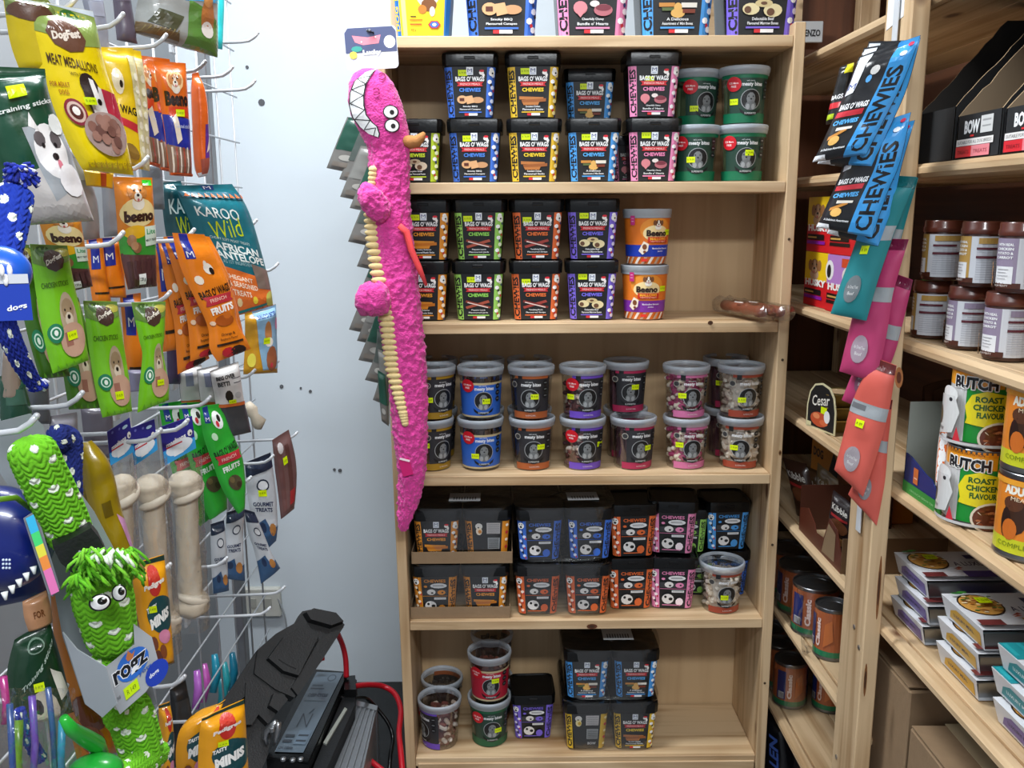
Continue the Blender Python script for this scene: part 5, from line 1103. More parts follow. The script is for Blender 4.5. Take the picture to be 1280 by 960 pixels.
L('treat_bag', 'orange and green lite treat bag, half covered by the silver base of the husky bag', [(44, 262, 100, 268), (62, 320, 108, 318), (80, 366, 116, 358)], -.462, bl, '#d88820', .02, 'orange and green lite bags')
# slim orange bags with blue stripe behind
os_ = [('p', [(.12, 1), (.62, 1), (.58, .55), (.1, .55)], '#1c2c94'), ('t', 'M', .35, .68, .30, .09, '#e8ecf4', 0, 0), ('r', .12, .2, .9, .23, '#2a1a0c')]
for rows, X, lb in [([(108, 300, 128, 298), (112, 350, 134, 348), (116, 380, 140, 380)], -.50, 'orange pouch with dark lettering behind the lite bags, left'), ([(122, 298, 150, 296), (126, 345, 155, 340), (130, 372, 158, 372)], -.490, 'orange pouch with a blue stripe and white M mark left of the lite bag'),
                    ([(190, 300, 214, 300), (198, 370, 220, 365), (204, 440, 226, 436)], -.50, 'orange pouch hanging deep behind the fruit bags'), ([(150, 370, 176, 366), (155, 430, 178, 430), (158, 480, 180, 478)], -.505, 'orange pouch showing between the two bright green packs')]:
    L('treat_pouch', lb, rows, X, os_, '#dc7818', .018, 'orange pouches deep on the rack')
# green dogfest packs
gf = [('p', [(0, .84), (.4, .80), (1, .85), (1, 1), (0, 1)], '#6a8c3c'), ('e', .3, .93, .2, .05, '#3c5c24'), ('e', .8, .92, .2, .04, '#a8a040'), ('e', .52, .86, .27, .085, '#4a342c', 8), ('t', 'DogFest', .52, .86, .42, .05, '#e4dccc', 8, .04), ('t', 'CHICKEN STICKS', .45, .69, .68, .040, '#3c5c10', 0, .01), ('e', .63, .42, .20, .20, '#b8a488', 18), ('e', .63, .48, .15, .09, '#a08868', 12), ('e', .63, .40, .10, .06, '#d8c8b0', 10), ('e', .63, .42, .04, .02, '#201814', 8), ('e', .56, .48, .02, .012, '#201814', 6), ('e', .70, .48, .02, .012, '#201814', 6),
      ('e', .64, .24, .32, .13, '#c8a088', 22), ('r', .45, .20, .62, .30, '#a06c5c'), ('e', .25, .32, .19, .075, '#1c7c54', 18), ('e', .25, .32, .13, .05, '#d8f0dc', 16), ('e', .25, .32, .10, .038, '#1c7c54', 16), ('e', .25, .32, .05, .025, '#f0f4e8', 8)]+[('p', [(.1+i*.2, .03), (.2+i*.2, .03), (.13+i*.2, .09)], '#5c9c1c') for i in range(4)]
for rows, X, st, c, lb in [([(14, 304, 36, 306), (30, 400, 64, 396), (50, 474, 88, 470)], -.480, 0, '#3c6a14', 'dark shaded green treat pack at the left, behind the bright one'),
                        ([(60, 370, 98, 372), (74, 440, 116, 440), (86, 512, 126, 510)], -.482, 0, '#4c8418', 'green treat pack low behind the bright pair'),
                        ([(37, 305, 84, 307), (44, 360, 92, 352), (54, 420, 104, 405), (66, 467, 111, 450)], -.445, (.62, .27), '#7cc81c', 'bright green slim treat pack hanging leftmost, price sticker below the dog'),
                        ([(104, 376, 146, 377), (110, 430, 154, 425), (119, 485, 162, 478), (128, 522, 165, 514)], -.448, (.56, .20), '#7cc81c', 'bright green slim treat pack in the middle, slightly lower'),
                        ([(164, 378, 207, 377), (174, 425, 206, 418), (178, 445, 204, 440), (174, 485, 211, 478), (172, 516, 211, 500)], -.440, (.62, .24), '#7cc81c', 'bright green slim treat pack pinched at the waist, right one')]:
    L('treat_pack', lb, rows, X, gf+(stick(st[0], st[1], .24, .06) if st else []), c, .018, 'green slim treat packs', crinkle=.003, seal=.05)
# teal antelope bags
kw = [('t', 'KAROO', .42, .765, .62, .09, '#e8f0ec', 0, .01), ('t', 'Wild', .45, .645, .50, .13, '#c8d818', 8, -.005), ('r', 0, .875, 1, .925, '#1a5c6c'), ('t', 'AFRICAN', .52, .50, .70, .062, '#e8f0ec', 0, .03), ('t', 'ANTELOPE', .54, .435, .80, .062, '#e8f0ec', 0, .03), ('t', 'AS 1ST INGREDIENT', .45, .385, .5, .026, '#a8ccd0', 0, 0), ('t', 'CHEWY SOFT MOIST TREATS', .45, .56, .6, .02, '#c8dcd8', 0, 0),
      ('p', [(0, 0), (1, 0), (1, .27), (0, .36)], '#e0702c'), ('t', 'CHEGANT', .36, .265, .46, .035, '#f4e0c8', -4, .02), ('t', '& SEASONED', .40, .215, .5, .035, '#f4e0c8', -4, .02), ('t', 'TREATS', .34, .165, .32, .035, '#f4e0c8', -4, .02), ('p', [(.66, .20), (.98, .19), (.98, .37), (.66, .40)], '#7a6a60'), ('e', .93, .10, .15, .08, '#c8c85c', 14), ('p', [(.1, .045), (.8, .08), (.8, .055), (.1, .02)], '#1c7c7c'), ('e', .25, .11, .05, .03, '#f4d8a0', 8), ('e', .55, .115, .05, .03, '#f4d840', 8), ('p', [(.40, .99), (.62, .99), (.60, .94), (.42, .94)], '#2a4a8c'), ('t', 'M', .5, .965, .12, .03, '#f0f0f4', 0, 0)]
for i in range(10): kw.append(('p', [(.05+i*.1, .885), (.13+i*.1, .885), (.09+i*.1, .915)], '#c86c3c'))
L('treat_bag', 'dark teal bag with pale lettering, rear one beside the antelope bag', [(201, 228, 226, 226), (204, 270, 240, 268), (210, 310, 250, 310)], -.50, [('t', 'KA', .4, .62, .5, .2, '#c8dcd8', 0, .01), ('t', 'Wi', .5, .35, .4, .25, '#b8c818', 0, 0), ('t', 'M', .4, .9, .3, .08, '#e8f0f4', 0, 0)], '#14525a', .03, 'teal antelope bags')
L('treat_bag', 'large teal and orange antelope treat bag near the white wall', [(219, 232, 290, 230), (228, 255, 310, 262), (246, 295, 326, 312), (268, 345, 336, 352), (284, 398, 341, 382)], -.472, kw, '#166e7c', .040, 'teal antelope bags', crinkle=.003, mx=.05)
# fruit bags
fb = [('p', [(.16, 1), (.42, 1), (.36, .80), (.14, .80)], '#1c2c94'), ('t', 'M', .26, .83, .16, .04, '#e8ecf4', 0, 0), ('e', .56, .72, .12, .045, '#f0e8dc', 10), ('e', .62, .70, .06, .03, '#1c1614', 8), ('e', .52, .755, .05, .03, '#f0e8dc', 8), ('e', .24, .64, .10, .035, '#f4e8d4', 10),
      ('t', "BAGS O' WAGS", .50, .545, .82, .065, '#2a1810', 4, .03), ('p', [(.12, .50), (.92, .53), (.86, .485), (.92, .46), (.12, .43), (.18, .47)], '#c0303c'), ('t', 'FRENCH', .5, .48, .46, .030, '#f4c8b8', 3, .01), ('t', 'FRUITS', .52, .405, .66, .055, '#f4ece4', 3, .05), ('e', .5, .31, .3, .05, '#b05418', 12), ('e', .6, .35, .12, .03, '#d06c20', 9), ('t', 'Orange &', .5, .20, .42, .026, '#3c2410', 0, .01), ('t', 'Raspberry Flavour', .5, .165, .5, .024, '#3c2410', 0, .01), ('r', .14, .115, .86, .135, '#2a1810'), ('e', .38, .055, .2, .04, '#b81c2c', 10), ('e', .62, .05, .22, .045, '#2a1a1c', 10), ('e', .12, .30, .08, .02, '#f4d0b0', 8)]
for k, (rows, X, lb) in enumerate([([(232, 292, 262, 296), (248, 340, 284, 340), (262, 400, 300, 398), (270, 440, 306, 430)], -.478, 'orange fruit chew bag, furthest back of the fan'),
                      ([(197, 300, 220, 298), (208, 360, 238, 355), (218, 410, 246, 405), (222, 468, 262, 448)], -.468, 'orange fruit chew bag with silver back, second of the fan'),
                      ([(204, 296, 232, 294), (220, 350, 258, 345), (234, 400, 268, 395), (238, 452, 284, 436)], -.458, 'orange fruit chew bag, third of the fan'),
                      ([(215, 291, 255, 293), (226, 335, 277, 330), (246, 378, 292, 372), (260, 410, 297, 402), (262, 436, 308, 424), (272, 452, 314, 436)], -.440, 'orange fruit chew bag with dog and red ribbon, front of the fan')]):
    L('chew_bag', lb, rows, X, fb, '#e88018', .022, 'orange fruit chew bags', back='#b8b4ae', crinkle=.004)
L('treat_bag', 'light blue and yellow treat bag with a puppy, lowest beside the wall', [(306, 392, 345, 380), (306, 430, 346, 425), (304, 468, 347, 466)], -.462, [('p', [(.22, 1), (1, 1), (.98, .12), (.45, .10), (.30, .5)], '#88b0cc'), ('t', 'BALOO BITES', .6, .86, .6, .06, '#1c3c8c', 0, .03), ('e', .60, .62, .12, .16, '#b87c48', 12), ('e', .62, .50, .13, .07, '#f0e8dc', 10), ('e', .72, .26, .18, .18, '#9c5c3c', 12), ('e', .70, .18, .05, .04, '#c83c4c', 8), ('e', .92, .72, .07, .08, '#d888b0', 10), ('e', .14, .26, .10, .10, '#e8d850', 12)]+stick(.54, .52, .2, .09), '#c89018', .035)
# card topped packs
def cardpack(rows, X, lb, dark, ttl=True):
    L('treat_pack', lb, rows, X, [('r', 0, .50, 1, 1, '#d8d6d4')]+([('t', 'BEG OVER', .42, .84, .62, .055, '#1a1a1c', 0, .05), ('t', 'BETTI', .32, .76, .38, .055, '#1a1a1c', 0, .05), ('e', .42, .60, .14, .08, '#1c1818', 10), ('r', .34, .52, .5, .62, '#1c1818'), ('e', .74, .60, .13, .045, '#b8b8b8', 10), ('r', .6, .80, .92, .81, '#58585c'), ('r', .64, .75, .94, .76, '#58585c')]+stick(.5, .52, .26, .05) if ttl else [('r', .2, .7, .5, .9, '#8c90a8')])+[('r', 0, .46, 1, .50, '#c8642c')], dark, .022, 'card topped chew packs', seal=.04)
cardpack([(222, 462, 252, 456), (226, 500, 256, 496), (230, 540, 258, 536)], -.50, 'grey card topped chew pack furthest left of three', '#6c6c6e', False)
cardpack([(246, 462, 272, 456), (250, 500, 280, 500), (256, 545, 286, 540)], -.485, 'grey card topped chew pack in the middle of three', '#5c5c5e', False)
cardpack([(262, 464, 298, 452), (268, 500, 304, 495), (274, 528, 310, 520), (280, 548, 314, 540)], -.462, 'white card topped chew pack with black bottle print', '#3c3e42')
L('treat_bag', 'pale lilac pouch tucked behind the white card topped pack', [(160, 462, 180, 462), (162, 490, 182, 488)], -.5, None, '#8c88a4', .015)
# green chew bags
gb = [('p', [(.1, .98), (.34, 1), (.3, .84), (.1, .84)], '#1c3c8c'), ('t', 'M', .21, .87, .14, .03, '#f0f0f4', 0, 0), ('e', .56, .86, .2, .07, '#e8ece8', 14), ('e', .62, .87, .07, .03, '#1a1a1a', 8), ('e', .52, .83, .06, .025, '#c83040', 8), ('e', .30, .73, .10, .035, '#c8f0c8', 10), ('t', "BAGS O' WAGS", .52, .60, .84, .07, '#10301c', 6, .03), ('p', [(.10, .55), (.95, .59), (.90, .54), (.95, .51), (.10, .47), (.15, .51)], '#c8303c'), ('t', 'FRENCH', .5, .53, .5, .03, '#f4d0c8', 4, .01), ('t', 'FRUITS', .5, .44, .6, .05, '#e8f4e8', 4, .04), ('e', .5, .30, .26, .07, '#4c4430', 14), ('e', .4, .33, .1, .03, '#6a5c3c', 8), ('e', .62, .28, .1, .03, '#382c20', 8)]
for rows, X, lb in [([(198, 505, 232, 500), (208, 560, 244, 555), (222, 610, 256, 600), (250, 658, 272, 640)], -.500, 'green fruit chew bag, rear left behind the rawhide bones'),
                    ([(222, 504, 254, 502), (232, 560, 268, 552), (246, 610, 282, 600), (262, 650, 284, 636)], -.488, 'green fruit chew bag, middle of the green bunch'),
                    ([(249, 508, 276, 504), (254, 545, 290, 540), (266, 580, 303, 572), (278, 612, 307, 606), (297, 642, 306, 636)], -.462, 'green fruit chew bag with red ribbon, front of the green bunch')]:
    L('chew_bag', lb, rows, X, gb, '#2cac34', .02, 'green fruit chew bags', crinkle=.004)
# navy and white gourmet packs
gp = [('p', [(0, .80), (1, .84), (1, 1), (0, 1)], '#1c2a40'), ('e', .5, .70, .22, .06, '#1c2a40', 14), ('e', .5, .70, .17, .045, '#d8dce0', 14), ('t', 'GOURMET', .45, .50, .7, .045, '#1c2a50', 0, .03), ('t', 'TREATS', .45, .44, .6, .045, '#1c2a50', 0, .03), ('p', [(0, 0), (1, 0), (1, .26), (.6, .22), (.45, .34), (0, .26)], '#34567c'), ('e', .70, .22, .16, .07, '#b07840', 10), ('e', .3, .25, .12, .05, '#1c3050', 9)]
for rows, X, st, lb in [([(263, 655, 280, 650), (264, 700, 284, 695), (266, 742, 286, 738)], -.50, 0, 'dark grey gourmet pack, furthest left of the navy and white packs'), ([(283, 640, 306, 632), (280, 680, 304, 675), (274, 722, 306, 726)], -.482, 0, 'navy and white gourmet pack, left one hanging low'), ([(305, 636, 318, 640), (310, 665, 330, 668), (318, 690, 340, 692), (326, 730, 350, 710)], -.466, 0, 'navy and white gourmet pack tapering to a blue foot'),
                    ([(306, 578, 338, 565), (308, 610, 344, 605), (315, 650, 347, 650), (330, 690, 345, 676)], -.476, 1, 'navy and white gourmet pack with rabbit picture')]:
    L('treat_pack', lb, rows, X, gp+(stick(.45, .62, .28, .07) if st else []), '#c4cad0', .018, 'navy and white gourmet packs', crinkle=.003)
L('treat_bag', 'clear pack of dark brown chew sticks nearest the white wall', [(340, 550, 361, 537), (344, 590, 369, 570), (348, 620, 371, 600), (351, 649, 368, 636)], -.440, [('r', .1, .1, .3, .9, '#6a4440'), ('r', .5, .1, .7, .85, '#5c3834'), ('e', .3, .85, .14, .06, '#c8c0c0', 12), ('r', .5, .15, .8, .3, '#a02c30')]+stick(.42, .70, .2, .08), '#70504e', .02)
# pedigree style bags
pg = [('p', [(0, 1), (1, 1), (1, .93), (0, .95)], '#1c3c34'), ('e', .52, .80, .19, .11, '#c83028', 18), ('e', .52, .86, .17, .07, '#d04030', 12), ('t', 'Pedigree', .52, .785, .62, .055, '#f8f0e8', 4, .05), ('e', .62, .52, .42, .17, '#17464c', 24), ('t', 'TASTY', .36, .585, .30, .05, '#f4f4f0', 8, .05), ('t', 'MINIS', .56, .485, .62, .10, '#f4f4f0', 8, .06), ('e', .62, .32, .20, .06, '#d888a8', 16), ('e', .3, .16, .14, .06, '#6a3420', 10), ('e', .5, .20, .12, .06, '#8a4a28', 10), ('e', .25, .28, .12, .06, '#7c4024', 10), ('p', [(0, 0), (1, 0), (1, .05), (0, .03)], '#17464c')]
for rows, X, st, lb in [([(165, 705, 205, 693), (168, 745, 210, 735), (176, 790, 214, 780), (190, 835, 218, 828)], -.448, (.38, .58), 'yellow small treat bag with red rosette behind the green knitted toy'),
                        ([(270, 882, 282, 874), (224, 915, 268, 905), (222, 990, 262, 985)], -.405, None, 'yellow small treat bag, rear of the pair at the bottom'),
                        ([(252, 898, 305, 874), (248, 930, 308, 915), (248, 1000, 312, 990)], -.388, (.42, .66), 'yellow small treat bag with price sticker, front of the pair at the bottom'),
                        ([(198, 882, 212, 876), (200, 920, 216, 915), (202, 985, 216, 980)], -.46, None, 'narrow view of a yellow treat bag beside the knitted toy tail')]:
    L('treat_bag', lb, rows, X, pg+(stick(st[0], st[1], .22, .06) if st else []), '#eaa010', .028, 'yellow small treat bags', crinkle=.003)
# gold foil bags behind the knitted toy
for rows, X, lb in [([(92, 600, 116, 590), (104, 650, 134, 640), (124, 700, 150, 695)], -.47, 'gold foil bag, left of the pair behind the knitted toy'), ([(94, 556, 114, 550), (104, 600, 138, 580), (116, 650, 152, 635), (140, 700, 168, 688), (150, 735, 182, 712)], -.448, 'gold foil bag with lilac corner hanging behind the knitted toy')]:
    L('foil_bag', lb, rows, X, [('p', [(.7, .5), (1, .42), (1, .15), (.8, .2)], '#c890b8'), ('r', .3, .5, .6, .6, '#6a5808')], '#9a8208', .03, 'gold foil bags', crinkle=.006)
# rawhide bones in clear bags
def bone(label, ktop, kbot, hdr, X, r_, vis=1):
    c = PX(*ktop, X); r = thing('rawhide_bone', label, 'dog chew', c, 0, 'knotted rawhide bones in clear bags'); a = PX(*ktop, X)-c; b = PP(kbot[0], kbot[1], c, V((math.sin(.7), -math.cos(.7), 0)))-c
    g = G(); n = 26
    def rad(v):
        k = 1.0
        for ctr, am, wd in ((.07, .55, .05), (.93, .60, .05), (.13, .30, .04), (.02, -.35, .03), (.985, -.4, .03), (.87, .25, .03)): k += am*math.exp(-((v-ctr)/wd)**2)
        return r_*k
    def fn(u, v):
        p = a.lerp(b, v); th = 2*PI*u; rr = rad(v)*(1+.05*math.sin(2*th+v*9)+.035*math.sin(5*th+v*20)+.06*noise.noise(V((math.cos(th)*2, math.sin(th)*2, v*14+px0))))
        tw = .10*math.sin(th*1+ v*60)*math.exp(-((v-.07)/.06)**2)+.10*math.sin(th+v*60)*math.exp(-((v-.93)/.06)**2)
        if v <= 0 or v >= 1: rr = 0
        return p+V((math.cos(th), math.sin(th), 0))*rr*(1+tw)
    px0 = ktop[0]
    g.grid(fn, 28, 60, '#c4b8a4', cu=True); part('rawhide', g, 'rawhide', r, True)
    # knot folds
    for vv, sg in ((.075, 1), (.93, -1)):
        g = G(); cc = a.lerp(b, vv); R2 = r_*1.12
        pts = [cc+V((math.cos(t)*R2, math.sin(t)*R2, sg*(.010*math.sin(t*.5)-.004+.014*(t/6-.5)))) for t in [i*.35-2.4 for i in range(17)]]
        g.tube(pts, [.002+.0065*math.sin(PI*i/16)**.6 for i in range(17)], 8, '#d0c6b4'); part('knot_fold', g, 'rawhide', r, True)
    c2 = a.lerp(b, .5)
    g = G(); R3 = r_*1.6
    g.grid(lambda u, v: a.lerp(b, -.09+1.16*v)+V((math.cos(2*PI*u)*R3*(1.0), math.sin(2*PI*u)*R3*.85, 0))*(.97+.05*noise.noise(V((u*14, v*22, px0)))), 30, 30, cu=True)
    part('clear_bag', g, 'cellophane', r, True)
    # printed header
    n_ = V((math.sin(.7), -math.cos(.7), 0)); hc = PP(sum(h[0] for h in hdr)/4, sum(h[1] for h in hdr)/4, c+n_*.012, n_)
    Q = [PP(*h, hc, n_)-c for h in hdr]
    f = lambda x, y, l: (Q[3].lerp(Q[2], x)).lerp(Q[0].lerp(Q[1], x), y)+n_*l
    g = G(); g.grid(lambda u, v: f(u, v, 0), 4, 4, '#2c2c8c'); g.grid(lambda u, v: f(u, v, -.0015), 4, 4, '#8c90b0', flip=True)
    for q in range(4):
        A_, B_ = [(0, 0), (1, 0), (1, 1), (0, 1)][q], [(0, 0), (1, 0), (1, 1), (0, 1)][(q+1) % 4]
        g.add([f(*A_, 0), f(*B_, 0), f(*B_, -.0015), f(*A_, -.0015)], [(3, 2, 1, 0)], '#2c2c8c')
    part('header_card', g, 'print_glossy', r)
    g = G(); decal(g, [('r', 0, 0, 1, .36, '#38a0e0'), ('e', .5, .30, .42, .20, '#e8eef4', 16), ('t', 'marltons', .42, .50, .62, .15, '#f0f0f4', 6, .04), ('r', .1, .38, .6, .42, '#c83040'), ('e', .2, .9, .05, .04, '#6c70c0', 6), ('e', .5, .88, .05, .04, '#6c70c0', 6), ('e', .74, .84, .12, .05, '#b8d8f0', 10), ('e', .86, .55, .08, .10, '#f0ece8', 8), ('e', .88, .52, .03, .04, '#1c1818', 6), ('r', .3, .1, .6, .3, '#f0f4f8')], f, .5, None, .0006)
    part('header_print', g, 'print_glossy', r)
bone('knotted white rawhide bone in a clear bag, furthest left, largely hidden', (151, 592), (158, 790), [(134, 540), (162, 522), (168, 564), (138, 582)], -.485, .0125)
bone('knotted white rawhide bone in a clear bag, middle of three', (187, 592), (205, 800), [(162, 536), (193, 524), (197, 562), (168, 582)], -.472, .0150)
bone('knotted white rawhide bone in a clear bag, front one of three', (230, 588), (240, 772), [(200, 534), (240, 520), (245, 560), (206, 582)], -.452, .0160)
r = thing('rawhide_bone', 'small knotted rawhide bone tip showing beside the dark chew pack', 'dog chew', PX(318, 520, -.50)); g = G()
g.tube([V((-.012, 0, .028)), V((-.006, 0, .012)), V((0, 0, 0)), V((.008, 0, -.012)), V((.006, 0, -.026))], [.006, .014, .009, .015, .007], 12, '#c8bca8'); part('rawhide', g, 'rawhide', r, True)
# dark fillers low on the rack
L('treat_bag', 'dark green dental treat bag low on the left with yellow price sticker', [(18, 800, 62, 776), (8, 850, 78, 830), (20, 905, 92, 890)], -.455, [('t', 'Training sticks', .55, .62, .7, .07, '#a8b8ac', 30, .02), ('e', .5, .84, .2, .07, '#6c8474', 14), ('e', .5, .84, .17, .055, '#12331f', 14), ('p', [(.72, .60), (.92, .50), (.98, .30), (.8, .26)], '#d4d0c4'), ('e', .5, .2, .25, .2, '#b0a898', 12), ('e', .4, .25, .08, .08, '#2c2826', 8)]+stick(.48, .44, .18, .09), '#12331f', .03)
L('treat_bag', 'brown and orange bag of biscuits hanging behind the grey toy card', [(62, 730, 78, 725), (68, 800, 96, 800), (80, 872, 130, 880), (96, 950, 150, 940)], -.47, [('e', .5, .3, .4, .1, '#6a3010'), ('e', .4, .15, .3, .08, '#8c4414'), ('r', .1, .7, .5, .9, '#b8701c')], '#c07010', .03, crinkle=.005)
L('treat_bag', 'orange card topped bag behind the blue toy on the far left', [(28, 752, 58, 738), (30, 772, 64, 760), (36, 790, 66, 778)], -.45, [('t', 'FOR', .5, .5, .4, .2, '#6a3c18', 0, .02)], '#b0805c', .012)
for rows, X, c, lb in [([(60, 175, 92, 180), (90, 245, 120, 245), (96, 300, 125, 300)], -.53, '#8c9094', 'silver bag deep behind the middle hooks'), ([(100, -10, 128, -8), (110, 30, 134, 32), (118, 66, 138, 70)], -.52, '#8c90a0', 'grey sachet deep behind the yellow medallion bag'), ([(138, -30, 160, -30), (142, 10, 166, 12), (146, 50, 172, 55)], -.53, '#5c5464', 'purple grey sachet at the rack top behind the hooks'),
                       ([(0, 470, 30, 472), (0, 520, 40, 515), (2, 560, 44, 552)], -.50, '#1c4434', 'dark green bag deep behind the long hook on the left'), ([(60, 520, 96, 515), (66, 560, 100, 560), (76, 620, 110, 615)], -.53, '#9c98a4', 'pale grey bag behind the gold foil bags'), ([(204, 600, 226, 596), (212, 680, 236, 676), (216, 760, 240, 756)], -.52, '#7c8488', 'grey clear pack hidden behind the front rawhide bone'),
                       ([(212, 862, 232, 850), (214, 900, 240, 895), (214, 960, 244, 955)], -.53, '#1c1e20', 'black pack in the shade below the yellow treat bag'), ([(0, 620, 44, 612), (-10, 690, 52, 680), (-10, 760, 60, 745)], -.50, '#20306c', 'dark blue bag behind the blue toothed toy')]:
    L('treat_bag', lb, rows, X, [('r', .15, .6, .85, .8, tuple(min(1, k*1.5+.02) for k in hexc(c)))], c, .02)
# ---------------------------------------------------------------- knitted toys
def knit_tube(root, name, path, X, rad, cols=11, rows=None, base='#6cc018', dot='#e8f0e0', flat=.8, dots=True, off=0, nu=121, nv=None, c=None, seed=1, amp=.0030):
    P = []
    for i, q in enumerate(path): P.append(PX(q[0], q[1], X)-c)
    sc = PX(path[0][0], path[0][1], X).y/F
    R_ = [q[2]*sc for q in path]
    Ls = [0]
    for i in range(1, len(P)): Ls.append(Ls[-1]+(P[i]-P[i-1]).length)
    tot = Ls[-1]; nv = min(int(tot/.0009), 200); rows = rows or tot/.0062
    def at(s):
        i = 0
        while i < len(P)-2 and s > Ls[i+1]: i += 1
        f = (s-Ls[i])/max(1e-6, Ls[i+1]-Ls[i]); m = len(P)
        p0, p1, p2, p3 = P[max(i-1, 0)], P[i], P[i+1], P[min(i+2, m-1)]
        p = .5*((2*p1)+(p2-p0)*f+(2*p0-5*p1+4*p2-p3)*f*f+(3*p1-p0-3*p2+p3)*f**3)
        return p, R_[i]*(1-f)+R_[i+1]*f
    view = (c-O0).normalized()
    def fn(u, v):
        s = v*tot; p, r = at(s); t = (at(min(s+.004, tot))[0]-at(max(s-.004, 0))[0]).normalized()
        a = t.cross(view).normalized(); b = t.cross(a)
        e = min(s, tot-s)/(r*.9); r2 = r*(math.sin(min(e, 1)*PI/2)**.45 if e < 1 else 1)
        th = 2*PI*u; tri = abs((u*cols) % 1-.5)*2
        h = abs(math.sin(PI*(s/.0062+tri*.9)))**.6; h2 = abs(math.sin(PI*u*cols))**.4
        rr = r2+amp*(h*(.4+.6*h2)-.4) if e > .05 else r2
        return p+a*(math.cos(th)*rr)+b*(math.sin(th)*rr*flat)
    def cf(u, v):
        if dots:
            i = int(v*tot/.0135); j = int(u*cols); fu = (u*cols) % 1; fv = (v*tot/.0135) % 1
            if (i+j+seed) % 3 == 0 and ((fu-.5)/.42)**2+((fv-.5)/.26)**2 < 1 and (i*7+j*3+seed) % 5 != 0: return dot
        return base
    g = G(); g.grid(fn, nu, nv, cf, cu=True)
    return part(name, g, 'fabric', root, True)
c = PX(130, 740, -.400)
kt = thing('knitted_rope_toy', 'long green knitted rope toy with white dots, googly eyes and silver card', 'dog toy', c)
GRN = '#6cbc1c'
knit_tube(kt, 'rope_body', [(36, 548, 27), (44, 572, 28), (62, 610, 29), (80, 648, 29), (94, 682, 27)], -.405, 0, base=GRN, c=c, seed=1)
knit_tube(kt, 'rope_head', [(120, 694, 27), (124, 720, 35), (130, 752, 37), (137, 785, 33), (143, 816, 28)], -.392, 0, base=GRN, c=c, seed=2)
knit_tube(kt, 'rope_body', [(128, 815, 15), (136, 850, 17), (146, 890, 18), (152, 905, 17)], -.402, 0, base=GRN, c=c, seed=3, nu=99)
knit_tube(kt, 'rope_tail', [(158, 868, 24), (166, 900, 29), (176, 935, 28), (180, 962, 26)], -.398, 0, base=GRN, c=c, seed=4)
knit_tube(kt, 'rope_tail', [(150, 975, 18), (178, 955, 22), (204, 938, 14)], -.390, 0, base=GRN, c=c, seed=5)
# silver card: back sheet, side face and printed front
nC = V((math.sin(math.radians(28)), -math.cos(math.radians(28)), 0)); cb = PX(90, 700, -.432)
def sheet(name, pts, cc, n, col, t=.0012, m='print_glossy', shapes=None, box=None):
    Q = [PP(x, y, cc, n)-c for x, y in pts]; k = len(Q); g = G()
    tr = tessellate_polygon([Q]); 
    fl = (Q[tr[0][1]]-Q[tr[0][0]]).cross(Q[tr[0][2]]-Q[tr[0][0]]).dot(n) < 0
    A_ = [q for q in Q]; B_ = [q-n*t for q in Q]
    g.add(A_, [tuple(t_)[::-1] if fl else tuple(t_) for t_ in tr], col); g.add(B_, [tuple(t_) if fl else tuple(t_)[::-1] for t_ in tr], col)
    g.add(A_+B_, [(i, (i+1) % k, k+(i+1) % k, k+i) for i in range(k)], col)
    return part(name, g, m, kt)
sheet('silver_card', [(-12, 530), (38, 517), (54, 532), (60, 560), (118, 640), (150, 700), (196, 880), (140, 905), (106, 880), (78, 795), (66, 730), (30, 640), (-10, 575)], cb, nC, '#8c9298')
sheet('rainbow_strip', [(29, 648), (40, 641), (52, 660), (75, 735), (66, 746), (60, 742)], PX(52, 690, -.412), nC, '#7c8088', .0008)
rb = [('#38b8e8', 648, 668), ('#48d878', 668, 684), ('#e8e048', 684, 698), ('#f09040', 698, 714), ('#e878b8', 714, 744)]
for i, (cc_, y0, y1) in enumerate(rb):
    f0, f1 = (y0-645)/99, (y1-645)/99; xl = lambda f: 31+33*f; xr = lambda f: 41+33*f
    g = G(); pc = PX(52, 690, -.4095); g.add([PP(xl(f0), y0, pc, nC)-c, PP(xr(f0), y0-5, pc, nC)-c, PP(xr(f1), y1-5, pc, nC)-c, PP(xl(f1), y1, pc, nC)-c], [(3, 2, 1, 0)], cc_); part('colour_band', g, 'print_glossy', bpy.data.objects['rainbow_strip'])
fc = PX(160, 830, -.372); nF = V((math.sin(math.radians(30)), -math.cos(math.radians(30)), 0))
sheet('card_front', [(131, 835), (168, 806), (167, 780), (190, 797), (201, 838), (182, 865), (150, 893), (143, 880)], fc, nF, '#a8adb2')
nS = V((-.55, -.83, 0)); 
sheet('card_side', [(78, 790), (96, 812), (132, 834), (146, 880), (128, 897), (107, 880)], PX(131, 850, -.374), V((-.35, -.93, 0)), '#9aa0a6')
QF = [PP(x, y, fc, nF)-c for x, y in ((132, 832), (186, 792), (202, 842), (148, 890))]
fF = lambda x, y, l: (QF[3].lerp(QF[2], x)).lerp(QF[0].lerp(QF[1], x), y)+nF*l
g = G(); decal(g, [('e', .52, .66, .36, .30, '#2c6cc8', 20), ('p', [(.42, .86), (.50, .98), (.56, .86), (.64, .90), (.55, .76), (.44, .78)], '#c87840'), ('t', 'rogz', .46, .58, .80, .40, '#f0f2f4', 0, .06), ('t', 'rogz', .46, .58, .76, .36, '#14161c', 0, .03), ('t', 'yotz', .72, .36, .3, .09, '#2c5cb8', 0, .02), ('e', .92, .12, .26, .26, '#1c3cac', 16), ('t', 'dogs', .86, .14, .22, .12, '#e8ecf4', 0, .03), ('r', .20, .10, .52, .34, '#c8ec00'), ('t', 'R 149', .36, .22, .2, .1, '#5c6a10', 0, 0), ('t', 'THE', .08, .26, .08, .06, '#3a3c40', 0, 0)], fF, .3, None, .0008); part('printed_front', g, 'print_glossy', kt)
